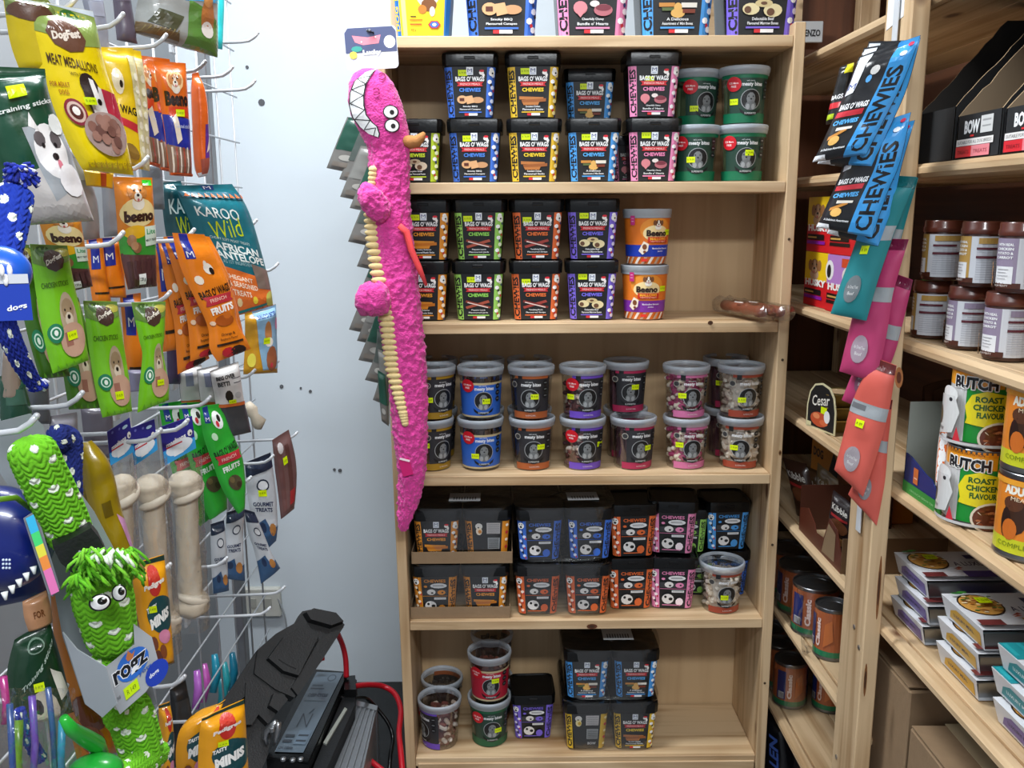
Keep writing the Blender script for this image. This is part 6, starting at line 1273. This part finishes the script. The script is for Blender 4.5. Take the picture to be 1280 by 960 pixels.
bb = [(66, 684), (92, 672), (114, 660), (124, 672), (133, 690), (112, 704), (90, 716), (76, 704)]
n2 = V((math.sin(.5), -math.cos(.5), 0)); cc_ = PX(98, 688, -.384)
sheet('black_band', bb, cc_, n2, '#17181a', .02, 'rough_black')
Q2 = [PP(x, y, cc_, n2)-c for x, y in ((82, 694), (118, 672), (126, 690), (92, 712))]
f2 = lambda x, y, l: (Q2[3].lerp(Q2[2], x)).lerp(Q2[0].lerp(Q2[1], x), y)+n2*l
g = G(); decal(g, [('t', 'zoomer', .6, .35, .5, .2, '#a0a2a6', 0, .01), ('e', .42, .72, .05, .12, '#a0a2a6', 8)], f2, .3, None, .0008); part('band_print', g, 'print', kt)
# eyes and tuft
for px, py, rx, ry in ((125, 753, 14, 11.5), (149, 741, 9.5, 11.5)):
    e = PX(px, py, -.356)-c; sc = PX(px, py, -.356).y/F; n3 = (O0-(e+c)).normalized(); rt = V((0, 0, 1)).cross(n3).normalized()
    def disc(name, k, col, push, bulge, dx=0, dy=0, parent=kt):
        g = G(); up = n3.cross(rt)
        g.grid(lambda u, v: e+rt*(math.cos(2*PI*u)*rx*k*v+dx)*sc+up*(math.sin(2*PI*u)*ry*k*v+dy)*sc+n3*(push+bulge*(1-v*v)), 24, 6, col, cu=True)
        return part(name, g, 'print_glossy', parent, True)
    eo = disc('eye_rim', 1.0, '#0c0c0e', -.001, .004); disc('eye_white', .82, '#e8e8e8', .0008, .0035, parent=eo); disc('pupil', .50, '#0a0a0c', .0022, .004, 2, 1, parent=eo); disc('eye_glint', .16, '#f4f4f4', .0052, .002, 5, 4, parent=eo)
rg = random.Random(12); g = G()
def tuft(g, n, x0, y0, x1, y1, X, ln, cols, down=.6, w=.0014, top=(130, 700)):
    for i in range(n):
        px, py = rg.uniform(x0, x1), rg.uniform(y0, y1); p = PX(px, py, X+rg.uniform(-.012, .008))-c; sc = .9/F
        a = rg.uniform(-1, 1); pts = [p, p+V((a*4, -2, -2*down))*sc*2, p+V((a*9, -3, -8*down))*sc*2*ln, p+V((a*10+rg.uniform(-3, 3), -2, -15*down))*sc*2*ln]
        g.tube(pts, [w, w*1.1, w*1.1, w*.8], 5, rg.choice(cols))
tuft(g, 170, 104, 684, 168, 716, -.368, .9, ['#5cb018', '#6cbc1c', '#509c10', '#7cc834'])
tuft(g, 22, 120, 686, 160, 700, -.358, .6, ['#e8f4e0', '#d8e8d0'])
tuft(g, 40, 96, 715, 112, 735, -.372, .8, ['#5cb018', '#6cbc1c'])
o = part('fringe', g, 'fabric', kt, True); o['kind'] = 'stuff'
# blue rope toy at the far left
c = PX(20, 300, -.40)
bt = thing('rope_toy', 'blue braided rope toy with white flecks hanging at the far left edge', 'dog toy', c)
knit_tube(bt, 'rope_body', [(20, 232, 20), (14, 260, 21), (6, 300, 20), (-4, 330, 18)], -.395, 0, base='#1838a8', c=c, seed=2)
knit_tube(bt, 'rope_tail', [(2, 385, 10), (12, 420, 11), (28, 455, 10), (44, 482, 7)], -.40, 0, base='#182c90', c=c, seed=3, nu=99)
g = G(); 
def tuft2(cx, cy, n, rpx, cols, X, lnz=1):
    for i in range(n):
        p = PX(cx, cy, X)-c; a = rg.uniform(0, 6.28); e = rg.uniform(-.6, 1); d = V((math.cos(a)*math.cos(e), math.sin(a)*math.cos(e), math.sin(e)*lnz))*rpx*.9/F*rg.uniform(.7, 1.1)
        g.tube([p, p+d*.6, p+d+V((0, 0, -.004))], .0016, 5, rg.choice(cols))
tuft2(24, 216, 120, 17, ['#1c2c94', '#2438b0', '#141c6c', '#e0e4f0'], -.392)
tuft2(48, 478, 60, 10, ['#1c34b0', '#1428a0', '#e0e4f0'], -.40); o = part('tassel', g, 'fabric', bt, True); o['kind'] = 'stuff'
g = G(); g.ell(PX(2, 340, -.385)-c, (.022, .018, .020), '#1c5cc8', 18, 12); part('toy_head', g, 'print_glossy', bt, True)
for k in range(4): g = G(); q = PX(2+k*5, 338+(k % 2)*12, -.364)-c; g.ell(q, (.0022, .0015, .0045), '#f0f0f0', 8, 6); part('tooth', g, 'print', bt, True)
g = G(); q = PX(4, 372, -.368)-c; g.grid(lambda u, v: q+V((.004+.024*(u-.4), .006*(u-.5), .034*(v-.5))), 4, 4, '#1c3ca8'); 
decal(g, [('r', .0, .8, 1, 1, '#c8ccd2'), ('t', 'dogs', .62, .28, .55, .16, '#e8ecf4', 8, .03)], lambda x, y, l: q+V((.004+.024*(x-.4), .006*(x-.5)-l, .034*(y-.5))), .3, None, .0006); part('hang_card', g, 'print_glossy', bt)
# blue toothed rubber toy
c = PX(14, 690, -.445); st_ = thing('rubber_toy', 'glossy dark blue toothed dog toy half cut by the left picture edge', 'dog toy', c)
g = G(); g.ell(V((-.026, .03, .002)), (.048, .036, .050), '#081c6c', 26, 18); part('toy_body', g, 'print_glossy', st_, True)
for k in range(5):
    q = PX(6+k*9, 744-k*8, -.428)-c; g = G(); g.tube([q+V((0, 0, .003)), q+V((.001, -.001, -.004))], [.0030, .001], 8, '#e8ecec'); part('tooth', g, 'print', st_, True)
for k in range(9): q = PX(4+(k % 3)*4, 700+(k//3)*5, -.405)-c; g = G(); g.ell(q, (.0011, .0011, .0011), '#c8d8f0', 6, 4); part('fleck', g, 'print', st_, True)
g = G(); g.tube([PX(-8, 625, -.43)-c, PX(20, 622, -.425)-c, PX(44, 640, -.43)-c], .0025, 8, '#5c8a18'); part('loop', g, 'print', st_, True)
# blue knit sleeve behind
c = PX(78, 590, -.46); r = thing('knitted_toy', 'dark blue knitted toy end beside the gold foil bag', 'dog toy', c)
knit_tube(r, 'rope_body', [(66, 548, 16), (84, 552, 17), (88, 590, 13), (92, 625, 10)], -.46, 0, base='#1c2c78', c=c, seed=3, nu=99)
# toothbrush packs and green tail toy at the lower left corner
c = PX(30, 930, -.40); r = thing('toy_pack', 'clear pack of colourful rubber toys in the lower left corner', 'toy pack', c)
for i, (cc_, p) in enumerate([('#284c8c', [(12, 880), (16, 960), (14, 1000)]), ('#a02c74', [(4, 846), (8, 880), (6, 905)]), ('#6c9c20', [(24, 900), (22, 950), (26, 1000)]), ('#3c5c94', [(60, 860), (66, 910), (70, 990)]), ('#6c4cb0', [(40, 870), (44, 930), (40, 990)]), ('#3ca4c8', [(78, 900), (76, 950), (80, 1000)])]):
    g = G(); g.tube([PX(*q, -.40-.01*(i % 3))-c for q in p], .0026+.0005*(i % 3), 8, cc_); part('rubber_stick', g, 'print_glossy', r, True)
g = G(); g.grid(lambda u, v: PX(-12+104*u+10*math.sin(v*3), 1010-150*v, -.385+.006*noise.noise(V((u*9, v*9, 2))))-c, 24, 24); part('clear_bag', g, 'cellophane', r, True)
c = PX(100, 930, -.38); r = thing('rubber_toy', 'green rubber toy with a curled tail in front of the knitted toy', 'dog toy', c)
g = G(); g.tube([PX(x, y, -.375)-c for x, y in ((80, 898), (90, 912), (106, 922), (120, 930), (126, 944))], [.004, .006, .0075, .008, .007], 10, '#24a834'); g.ell(PX(120, 962, -.37)-c, (.024, .018, .013), '#1c9430', 18, 12); part('toy_body', g, 'print_glossy', r, True)
c = PX(40, 945, -.36); r = thing('rope_toy', 'blue rope strand with white flecks low behind the clear toy pack', 'dog toy', PX(34, 930, -.42)); c = r.location.copy()
knit_tube(r, 'rope_body', [(24, 885, 5), (30, 910, 6), (42, 935, 7), (52, 950, 7)], -.42, 0, base='#1838a8', c=c, seed=1, nu=77)
# pink and turquoise toys behind the grid
c = PX(262, 845, -.66); r = thing('toy_pack', 'turquoise and pink rubber toys hanging behind the wire grid', 'toy pack', c)
for i, (x, y, cc_) in enumerate([(268, 840, '#1c94b0'), (280, 850, '#28a0a8'), (290, 838, '#1884a4'), (255, 852, '#c85cb8'), (246, 860, '#b868c8'), (276, 870, '#2494a0')]):
    g = G(); g.tube([PX(x, y-22, -.66)-c, PX(x+3, y, -.655)-c, PX(x-2, y+26, -.66)-c], [.007, .011, .008], 8, cc_); part('rubber_toy', g, 'print_glossy', r, True)

for rows, X, c, lb in [([(100, 506, 140, 505), (104, 540, 142, 538), (108, 575, 144, 572)], -.55, '#6c6874', 'mauve grey bag in the back layer above the rawhide bones'), ([(126, 215, 146, 214), (128, 255, 146, 254), (130, 296, 148, 295)], -.55, '#8a8c92', 'light grey bag in the back layer left of the lite bag'),
    ([(28, 470, 60, 470), (30, 500, 62, 500), (34, 530, 64, 530)], -.55, '#54585e', 'dark grey bag in the back layer behind the long hook'), ([(206, 380, 222, 380), (208, 430, 224, 430), (210, 480, 226, 480)], -.55, '#4c3c60', 'deep purple bag in the back layer beside the pinched green pack'),
    ([(120, 575, 140, 575), (124, 640, 144, 640), (128, 700, 150, 700)], -.57, '#4c5c54', 'grey green bag in the back layer behind the bones'), ([(4, 440, 26, 440), (2, 470, 26, 470), (0, 500, 28, 500)], -.5, '#8a7a6c', 'beige chew pack at the far left edge above the long hook'),
    ([(60, 40, 70, 40), (60, 60, 72, 60), (60, 90, 76, 90)], -.55, '#5c5c60', 'dark sachet in the back layer at the rack top'), ([(176, 200, 202, 200), (178, 226, 204, 226), (180, 262, 206, 262)], -.56, '#7c8a94', 'blue grey bag in the back layer left of the teal bags')]:
    L('treat_bag', lb, rows, X, None, c, .02)
# ================================================================ pink plush toy on the bookcase upright
TY = 1.775
AX = [(86, 461, 9), (92, 462, 20), (105, 464, 29), (125, 468, 34), (145, 473, 35), (165, 480, 32), (185, 486, 27), (210, 487, 26), (250, 487, 26), (300, 491, 27), (350, 494, 30), (400, 501, 29), (440, 506, 28), (480, 510, 26), (540, 513, 24), (590, 515, 19), (625, 511, 15), (648, 506, 10), (660, 504, 6), (664, 504, 2)]
def axv(y):
    i = 0
    while i < len(AX)-2 and y > AX[i+1][0]: i += 1
    f = max(0, min(1, (y-AX[i][0])/(AX[i+1][0]-AX[i][0]))); f = f*f*(3-2*f) if 0 else f
    return AX[i][1]*(1-f)+AX[i+1][1]*f, AX[i][2]*(1-f)+AX[i+1][2]*f
c = PY(487, 300, TY); S1 = TY/F
pt = thing('plush_toy', 'long pink fleecy crocodile toy with toothy grin hanging on the bookcase upright', 'dog toy', c)
def fz(p, am, s=0): p = p+c; return am*(noise.noise(p*85)+.7*noise.noise(p*170+V((s, 3, 1)))+.35*noise.noise(p*340))
def tsurf(u, v):
    y = 86+578*v; cx, hw = axv(y); th = 2*PI*u; am = .0042 if y > 178 else .0016
    p = PY(cx, y, TY)-c; q = V((math.cos(th), -math.sin(th)*.62, 0))
    return p+q*(hw*S1*.93)+q*fz(p+q*.05, am)
g = G(); g.grid(tsurf, 110, 420, '#d83c96', cu=True); part('plush_body', g, 'fleece', pt, True)
def on(px, py, l):
    cx, hw = axv(py); u = max(-.97, min(.97, (px-cx)/(hw*1.0))); return PY(px, py, TY)-c+V((0, -math.sqrt(1-u*u)*hw*S1*.93*.62-l, 0))
def pxdecal(name, shapes, lift, m='print', mx=6, parent=pt):
    g = G(); sh = []
    decal(g, shapes, lambda x, y, l: on(x, -y, l), mx, None, lift, .0003); return part(name, g, m, parent)
def fl(pts): return [(x, -y) for x, y in pts]
outer = [(471, 87), (458, 93), (446, 104), (440, 118), (439, 134), (443, 148), (452, 160), (463, 169), (476, 173), (477, 169)]
inner = [(474, 160), (468, 155), (461, 146), (458, 134), (458, 120), (460, 108), (465, 97)]
def grow(pts, k): cx = sum(p[0] for p in pts)/len(pts); cy = sum(p[1] for p in pts)/len(pts); return [(cx+(x-cx)*k, cy+(y-cy)*k) for x, y in pts]
crs = outer+inner
sh = [('p', fl([(x-1.2 if x < 456 else x+1, y) for x, y in crs]), '#141416'), ('p', fl([(x+(.6 if i < 8 else -.6), y) for i, (x, y) in enumerate(crs)]), '#eceeee')]
zz = [(466, 97), (449, 101), (461, 108), (442, 114), (458, 122), (440, 131), (459, 140), (446, 151), (466, 153), (458, 164), (473, 162), (470, 172)]
for a, b in zip(zz, zz[1:]):
    dx, dy = b[0]-a[0], b[1]-a[1]; l = math.hypot(dx, dy); nx, ny = -dy/l*.55, dx/l*.55
    sh.append(('p', fl([(a[0]+nx, a[1]+ny), (b[0]+nx, b[1]+ny), (b[0]-nx, b[1]-ny), (a[0]-nx, a[1]-ny)]), '#141416'))
pxdecal('toothy_mouth', sh, .0032)
for ex, ey in ((491, 142), (492.5, 159)):
    pxdecal('eye', [('e', ex, -ey, 9.3, 8.6, '#121214', 20), ('e', ex, -ey, 7.8, 7.2, '#f0f0f0', 20), ('e', ex+1.5, -ey-.5, 2.8, 3.1, '#101012', 12)], .0046, mx=4)
for a in ((479, 97), (473, 117)):
    g = G(); g.tube([on(a[0]+4*math.cos(t), a[1]+4.5*math.sin(t), .0035) for t in [i*.5-2.6 for i in range(11)]], .0009, 5, '#8c1450'); part('nostril', g, 'matte', pt)
g = G(); pts = [PY(*q, TY)-c+V((0, -.008, 0)) for q in ((505, 176), (514, 178), (522, 177), (528, 171), (531, 166))]; g.tube(pts, [.010, .013, .0115, .008, .003], 12, '#b07844'); part('horn', g, 'fabric', pt, True)
# ribbed cream belly
BL = [(468, 212), (466, 235), (466, 270), (468, 300), (473, 335), (481, 370), (486, 400), (489, 430), (492, 458), (499, 488), (505, 512), (508, 526)]
n = 46
for i in range(n):
    t = i/(n-1)*(len(BL)-1); k = min(int(t), len(BL)-2); f = t-k; x = BL[k][0]*(1-f)+BL[k+1][0]*f; y = BL[k][1]*(1-f)+BL[k+1][1]*f
    w_ = 9.2*(1-.55*max(0, (t-8)/3)); 
    if t < 1.5: w_ = 5
    q = on(x, y, .001); g = G(); g.ell(q, (w_*S1*1.12, .006, .0068), '#e0c890', 12, 7); part('belly_rib', g, 'fabric', pt, True)
def limb(name, pts, rr, col='#d83c96'):
    g = G(); P = [PY(x, y, TY-d)-c for x, y, d in pts]; m = len(P)
    def fn(u, v):
        s = v*(m-1); i = min(int(s), m-2); f = s-i; p = P[i].lerp(P[i+1], f); r = rr[i]*(1-f)+rr[i+1]*f; r *= S1*min(1, math.sin(max(.02, min(v, 1-v)*8))**.6 if min(v, 1-v) < .19 else 1)
        t = (P[i+1]-P[i]).normalized(); a = V((t.z, 0, -t.x)).normalized(); b = t.cross(a); th = 2*PI*u; q = a*math.cos(th)+b*math.sin(th)*.8
        return p+q*(r+fz(p+q*.03, .0042, 4))
    g.grid(fn, 60, 60, col, cu=True); return part(name, g, 'fleece', pt, True)
limb('arm', [(455, 228, .030), (462, 246, .036), (474, 262, .030), (486, 268, .016)], [8, 15, 15, 13])
limb('arm', [(448, 370, .030), (458, 373, .038), (472, 374, .036), (486, 372, .020)], [17, 21, 21, 17])
g = G(); g.tube([PY(x, y, TY-.030)-c for x, y in ((499, 282), (508, 290), (514, 312), (524, 335), (533, 357))], [.006, .007, .0065, .006, .003], 10, '#e8484c'); part('coral_spine', g, 'fabric', pt, True)
q = on(509, 580, .006); g = G(); g.box(q, (.022, .0012, .036), '#c41468', rot=Matrix.Rotation(-.25, 3, 'Y')); g2 = part('sewn_tag', g, 'print', pt)
g = G(); g.box(q+V((-.002, -.0008, .016)), (.021, .0012, .004), '#f0d8e0', rot=Matrix.Rotation(.25, 3, 'Y')); part('tag_stitch', g, 'print', pt)
g = G(); cc = PY(464, 60, TY)-c; hw, hh, rr_ = 31*S1, 24*S1, .008
pr = [(sx*(hw-rr_)+rr_*math.cos(a), sy*(hh-rr_)+rr_*math.sin(a)) for sx, sy, a0 in ((1, 1, 0), (-1, 1, PI/2), (-1, -1, PI), (1, -1, 1.5*PI)) for a in [a0+PI/8*k for k in range(5)]]
rot = Matrix.Rotation(-.05, 3, 'Y'); A_ = [cc+rot @ V((x, 0, z)) for x, z in pr]; B_ = [p+V((0, .0015, 0)) for p in A_]; k = len(pr)
g.add(A_, [tuple(range(k))], '#dfe2ea'); g.add(B_, [tuple(range(k))[::-1]], '#c8c8cc'); g.add(A_+B_, [(i, k+i, k+(i+1) % k, (i+1) % k) for i in range(k)], '#c8c8cc'); part('header_card', g, 'print', pt)
f = lambda x, y, l: cc+rot @ V((x*hw, -l, y*hh))
g = G(); decal(g, [('p', [(-.98, -.2), (.98, -.2), (.98, .75), (.85, .97), (-.85, .97), (-.98, .75)], '#4c5478'), ('p', [(-.7, .62), (-.1, .5), (.4, .6), (.3, .2), (-.3, .15), (-.6, .3)], '#e88898'), ('e', .72, .25, .22, .30, '#f0f0f4', 14), ('e', -.55, -.02, .22, .14, '#3c9c90', 8), ('e', -.70, -.30, .16, .18, '#e8d858', 8), ('t', 'Lucky', .02, -.22, .7, .28, '#f0f0f4', 0, .05), ('e', .2, .5, .03, .04, '#f0f0f4', 6), ('e', -.35, .3, .03, .04, '#f0f0f4', 6), ('e', -.1, .82, .03, .04, '#f0f0f4', 6), ('e', -.05, .80, .09, .06, '#16181c', 8)], f, 3, None, .0005); part('header_print', g, 'print', pt)
g = G(); g.tube([cc+V((-.004, -.002, .030)), cc+V((.006, -.006, .026)), cc+V((.001, .01, .034))], .0016, 6, '#17181a'); part('hang_loop', g, 'matte', pt, True)
g = G(); p0 = cc+V((0, .06, .030)); g.tube([p0, p0+V((0, -.075, 0))], .0022, 6); part('hook_pin', g, 'steel', pt)
# grey green pouches cascading behind the toy
for i, (bx, by) in enumerate([(408, 212), (424, 226), (425, 248), (437, 262), (435, 304), (446, 335), (448, 372), (436, 414), (446, 428), (448, 452), (456, 477), (466, 502), (477, 528)]):
    w_ = min(34, 486-bx); tl = min(bx+26, 472); ml = min(bx+12, 474); rows = [(tl, by-66, max(tl+10, min(tl+w_, 485)), by-60), (ml, by-32, max(ml+9, min(ml+w_+2, 485)), by-26), (bx, by-2, max(bx+8, min(bx+w_, 486)), by+5)]
    lb = f'grey and green treat pouch in the strip behind the pink toy, {["uppermost", "second", "third", "fourth", "fifth", "sixth", "seventh", "eighth", "ninth", "tenth", "eleventh", "twelfth", "lowest"][i]} from the top'
    dk = i % 3 != 2
    pouch('treat_pouch', lb, 'treat bag', rows, 0, -14, .010, '#6e6c68', shapes=[('p', [(.06, .40), (.98, .40), (.98, 1), (.06, 1)], ('#1c4a3c', '#4c5450', '#202c2c')[i % 3] if dk else '#7c7c78'), ('r', .06, .02, .98, .05, '#6c6a66'), ('r', .15, .10, .8, .20, '#706860'), ('e', .55, .28, .25, .05, '#a4a29c')], mat_='foil', group='grey pouches behind the pink toy', crinkle=.002, Yp=1.86+.012*(13-i)*.9, nu=8, nv=14, seed=i*3.3)
g = G(); a_, b_ = PY(478, 130, 2.0), PY(486, 530, 1.875); g.tube([a_, b_], .0025, 6, '#b8bcc0'); tag(link('clip_strip', g.mesh('clip_strip', 'print')), 'narrow strip holding the grey pouches at the bookcase side', 'clip strip')

# ================================================================ batteries, inverter and cables on the floor
def prismZ(name, quad, Zt, Zb, m, parent, org, col='#17181a', bev=0):
    T = [PZ(x, y, Zt)-org for x, y in quad]; B_ = [p+V((0, 0, Zb-Zt)) for p in T]; k = len(T); g = G()
    if (T[1]-T[0]).cross(T[2]-T[1]).z < 0: T = T[::-1]; B_ = B_[::-1]
    g.add(T, [tuple(range(k))], col); g.add(B_, [tuple(range(k))[::-1]], col); g.add(T+B_, [(i, k+i, k+(i+1) % k, (i+1) % k) for i in range(k)], col)
    return part(name, g, m, parent)
c = PZ(400, 920, .2); c.z = 0
cr = thing('battery_box', 'low black crate on the floor under the batteries', 'crate', c)
g = G(); g.box((.03, .02, .10), (.42, .50, .20), bev=.01); part('crate_body', g, 'rough_black', cr)
for k in range(5): g = G(); g.box((-.10+k*.065, -.232, .10), (.03, .006, .14), bev=.002); part('rib', g, 'rough_black', cr)
ba = thing('battery', 'long black battery with blue grey printed label on top', 'battery', PZ(385, 900, .2))
o = ba.location.copy()
prismZ('battery_case', [(388, 836), (436, 840), (386, 956), (333, 948)], .415, .205, 'black_plastic', ba, o)
prismZ('battery_lid', [(389, 838), (434, 842), (385, 952), (336, 946)], .420, .414, 'black_plastic', ba, o)
Q = [PZ(x, y, .4215)-o for x, y in ((396, 840), (429, 841), (379, 941), (343, 940))]
fb_ = lambda x, y, l: (Q[3].lerp(Q[2], x)).lerp(Q[0].lerp(Q[1], x), y)+V((0, 0, l))
g = G(); decal(g, [('r', 0, 0, 1, 1, '#55636f'), ('e', .68, .92, .16, .05, '#2c3440', 14), ('e', .68, .92, .12, .036, '#55636f', 14), ('r', .10, .80, .5, .82, '#2c3440'), ('r', .1, .76, .6, .775, '#2c3440'), ('r', .1, .60, .9, .605, '#2c3440'), ('t', 'DEEP CYCLE', .5, .68, .7, .04, '#2c3440', 0, .03), ('r', .30, .28, .34, .44, '#1c2430'), ('r', .64, .28, .68, .44, '#1c2430'), ('p', [(.30, .44), (.34, .44), (.68, .28), (.64, .28)], '#1c2430'), ('p', [(.5, .44), (.54, .44), (.64, .5), (.6, .5)], '#1c2430'), ('r', .1, .16, .42, .19, '#1c2430'), ('r', .1, .10, .42, .13, '#1c2430'), ('r', .5, .08, .94, .24, '#5a6c7c'), ('r', .55, .11, .9, .13, '#1c2430'), ('r', .55, .17, .9, .19, '#1c2430'), ('t', '12V 100Ah', .32, .04, .5, .03, '#1c2430', 0, .02)], fb_, .4, None, .0004); part('printed_label', g, 'print_glossy', ba)
for x, y in ((354, 950), (366, 951), (376, 950)): g = G(); g.lathe([(.006, 0), (.006, .004), (.003, .006)], 10, c=PZ(x, y, .420)-o, col='#8c8e90'); part('vent_cap', g, 'steel', ba)
b2 = thing('battery', 'second black battery standing between the labelled one and the inverter', 'battery', PZ(415, 905, .2)); o = b2.location.copy()
prismZ('battery_case', [(439, 846), (446, 850), (443, 882), (402, 975), (389, 965)], .395, .205, 'rough_black', b2, o)
prismZ('handle_strip', [(431, 884), (434, 886), (408, 930), (404, 928)], .399, .3945, 'grey_card', b2, o)
prismZ('terminal_cover', [(432, 845), (444, 844), (445, 862), (430, 862)], .415, .395, 'black_plastic', b2, o)
iv = thing('inverter', 'flat ribbed aluminium power inverter lying beside the black batteries', 'inverter', PZ(440, 930, .2)); o = iv.location.copy()
prismZ('inverter_case', [(444, 877), (471, 884), (449, 985), (398, 985)], .360, .205, 'aluminium', iv, o)
for k in range(5):
    f0 = .08+k*.19; f1 = f0+.07
    a0 = (444+27*f0, 877+7*f0+1.5); a1 = (444+27*f1, 877+7*f1+1.5); b0 = (398+51*f0, 984); b1 = (398+51*f1, 984)
    prismZ('cooling_rib', [a0, a1, b1, b0], .3645, .3595, 'aluminium', iv, o)
for k in range(5): g = G(); q = PZ(424-k*2.2, 925+k*4.5, .3652)-o; g.box(q, (.004, .010, .0006), '#d8d8da'); part('printed_mark', g, 'print', iv)
prismZ('end_cap', [(444, 875), (472, 882), (471, 888), (443, 881)], .366, .21, 'steel', iv, o)
# black angular plastic cover
cv = thing('plastic_cover', 'angular black plastic cover leaning over the batteries', 'plastic cover', PY(365, 840, 1.72)); o = cv.location.copy()
nv_ = V((.45, -.62, .64)).normalized(); pc = PY(370, 830, 1.74)
def slabp(name, pts, push, t, m='rough_black', inset=0):
    Q = [PP(x, y, pc, nv_)-o+nv_*push for x, y in pts]; k = len(Q); g = G(); ce = sum(Q, V((0, 0, 0)))/k
    T = [q.lerp(ce, inset) for q in Q]; B_ = [q-nv_*t for q in Q]
    if (T[1]-T[0]).cross(T[2]-T[1]).dot(nv_) < 0: T = T[::-1]; B_ = B_[::-1]
    g.add(T, [tuple(range(k))], '#17181a'); g.add(B_, [tuple(range(k))[::-1]], '#17181a'); g.add(T+B_, [(i, k+i, k+(i+1) % k, (i+1) % k) for i in range(k)], '#17181a'); return part(name, g, m, cv)
slabp('cover_body', [(322, 812), (345, 792), (370, 778), (378, 764), (388, 762), (420, 769), (431, 781), (412, 806), (392, 838), (368, 872), (345, 862), (318, 842)], 0, .035)
slabp('raised_panel', [(352, 798), (372, 787), (398, 797), (372, 848), (352, 842), (332, 825)], .012, .013, 'rough_black', .06)
slabp('side_flange', [(398, 800), (426, 782), (430, 783), (398, 832), (370, 872), (362, 862)], .006, .012, 'rough_black', .04)
slabp('end_block', [(378, 768), (388, 763), (418, 769), (428, 780), (412, 786), (384, 778)], .020, .020, 'rough_black', .08)
slabp('lower_skirt', [(308, 852), (320, 840), (360, 862), (352, 884), (336, 904), (324, 892), (316, 905), (306, 905)], -.006, .030)
slabp('lower_latch', [(340, 868), (352, 868), (359, 876), (346, 892), (334, 884)], .012, .022, 'rough_black', .08)
slabp('long_tail', [(322, 812), (332, 812), (345, 830), (318, 858), (300, 876), (280, 894), (262, 930), (250, 940), (262, 900), (290, 860)], -.012, .02)
slabp('dark_base', [(306, 900), (326, 890), (344, 915), (338, 945), (318, 985), (290, 985), (296, 930)], -.030, .03)
for a, b in (((346, 826), (368, 838)),):
    g = G(); g.tube([PP(*a, pc, nv_)-o+nv_*.0125, PP(357, 833, pc, nv_)-o+nv_*.0125, PP(*b, pc, nv_)-o+nv_*.0125], .0009, 5, '#060606'); part('groove', g, 'matte', cv)
cl = thing('battery_clamp', 'small grey steel battery clamp lying under the black cover', 'clamp', PY(340, 920, 1.62)); o = cl.location.copy()
g = G(); g.tube([PY(x, y, 1.62)-o for x, y in ((346, 902), (340, 908), (333, 914), (331, 922), (334, 930))], [.006, .007, .0065, .005, .004], 8); part('jaw', g, 'steel', cl, True)
g = G(); g.tube([PY(x, y, 1.62)-o for x, y in ((348, 903), (347, 912), (345, 922), (343, 931))], [.006, .0065, .005, .003], 8); part('jaw', g, 'steel', cl, True)
g = G(); g.lathe([(.005, -.004), (.005, .004), (.002, .005)], 10, c=PY(340, 912, 1.61)-o); part('pivot', g, 'steel', cl)
def spl(P, n=8):
    out = []
    for i in range(len(P)-1):
        p0, p1, p2, p3 = P[max(i-1, 0)], P[i], P[i+1], P[min(i+2, len(P)-1)]
        for k in range(n): f = k/n; out.append(.5*((2*p1)+(p2-p0)*f+(2*p0-5*p1+4*p2-p3)*f*f+(3*p1-p0-3*p2+p3)*f**3))
    return out+[P[-1]]
def cable(label, pts, r, col, m):
    P = [PY(x, y, Y) for x, y, Y in pts]; c = P[0]; g = G(); g.tube([p-c for p in spl(P)], r, 8, col); o = link('cable', g.mesh('cable', m, True)); o.location = c; return tag(o, label, 'cable')
cable('short red cable rising from the battery to the black cover', [(421, 790, 1.86), (428, 806, 1.92), (432, 824, 1.93), (433, 846, 1.925)], .0065, '#b01020', 'red_rubber')
cable('thick red cable looping over the floor beside the bookcase', [(442, 858, 1.93), (460, 856, 1.98), (479, 858, 2.02), (494, 868, 2.0), (501, 888, 1.95), (499, 915, 1.88), (501, 940, 1.80), (505, 985, 1.72)], .0068, '#b01020', 'red_rubber')
cable('low red cable end below the inverter edge', [(456, 945, 1.80), (468, 955, 1.78), (482, 966, 1.76)], .0065, '#b01020', 'red_rubber')
cable('thin black cable crossing the batteries and dropping beside the bookcase', [(385, 871, 1.86), (398, 865, 1.87), (415, 864, 1.88), (432, 873, 1.88), (455, 872, 1.90), (466, 880, 1.93), (484, 902, 1.92), (491, 922, 1.90), (488, 945, 1.85), (486, 975, 1.8)], .0048, '#101113', 'black_plastic')
cable('black cable running along the floor behind the bookcase', [(470, 893, 2.30), (485, 898, 2.28), (510, 896, 2.25)], .006, '#101113', 'black_plastic')
cable('small red plug end sticking out behind the black cover', [(396, 828, 1.92), (401, 823, 1.92), (405, 822, 1.92)], .007, '#b01020', 'red_rubber')
cable('thin grey wire hanging down the white wall', [(340, 735, 2.44), (349, 752, 2.43), (356, 770, 2.42), (359, 790, 2.42)], .0025, '#8c9094', 'print')
r = thing('wall_socket', 'pale wall socket behind the wire rack near the corner', 'socket', PY(328, 752, 2.44)); g = G(); g.box((0, 0, 0), (.11, .02, .09), '#c8c8c0', bev=.004); part('plate', g, 'print', r)
for dx in (-.025, .02): g = G(); g.box((dx, -.011, 0), (.02, .003, .03), '#a8a8a0', bev=.001); part('switch', g, 'print', r)
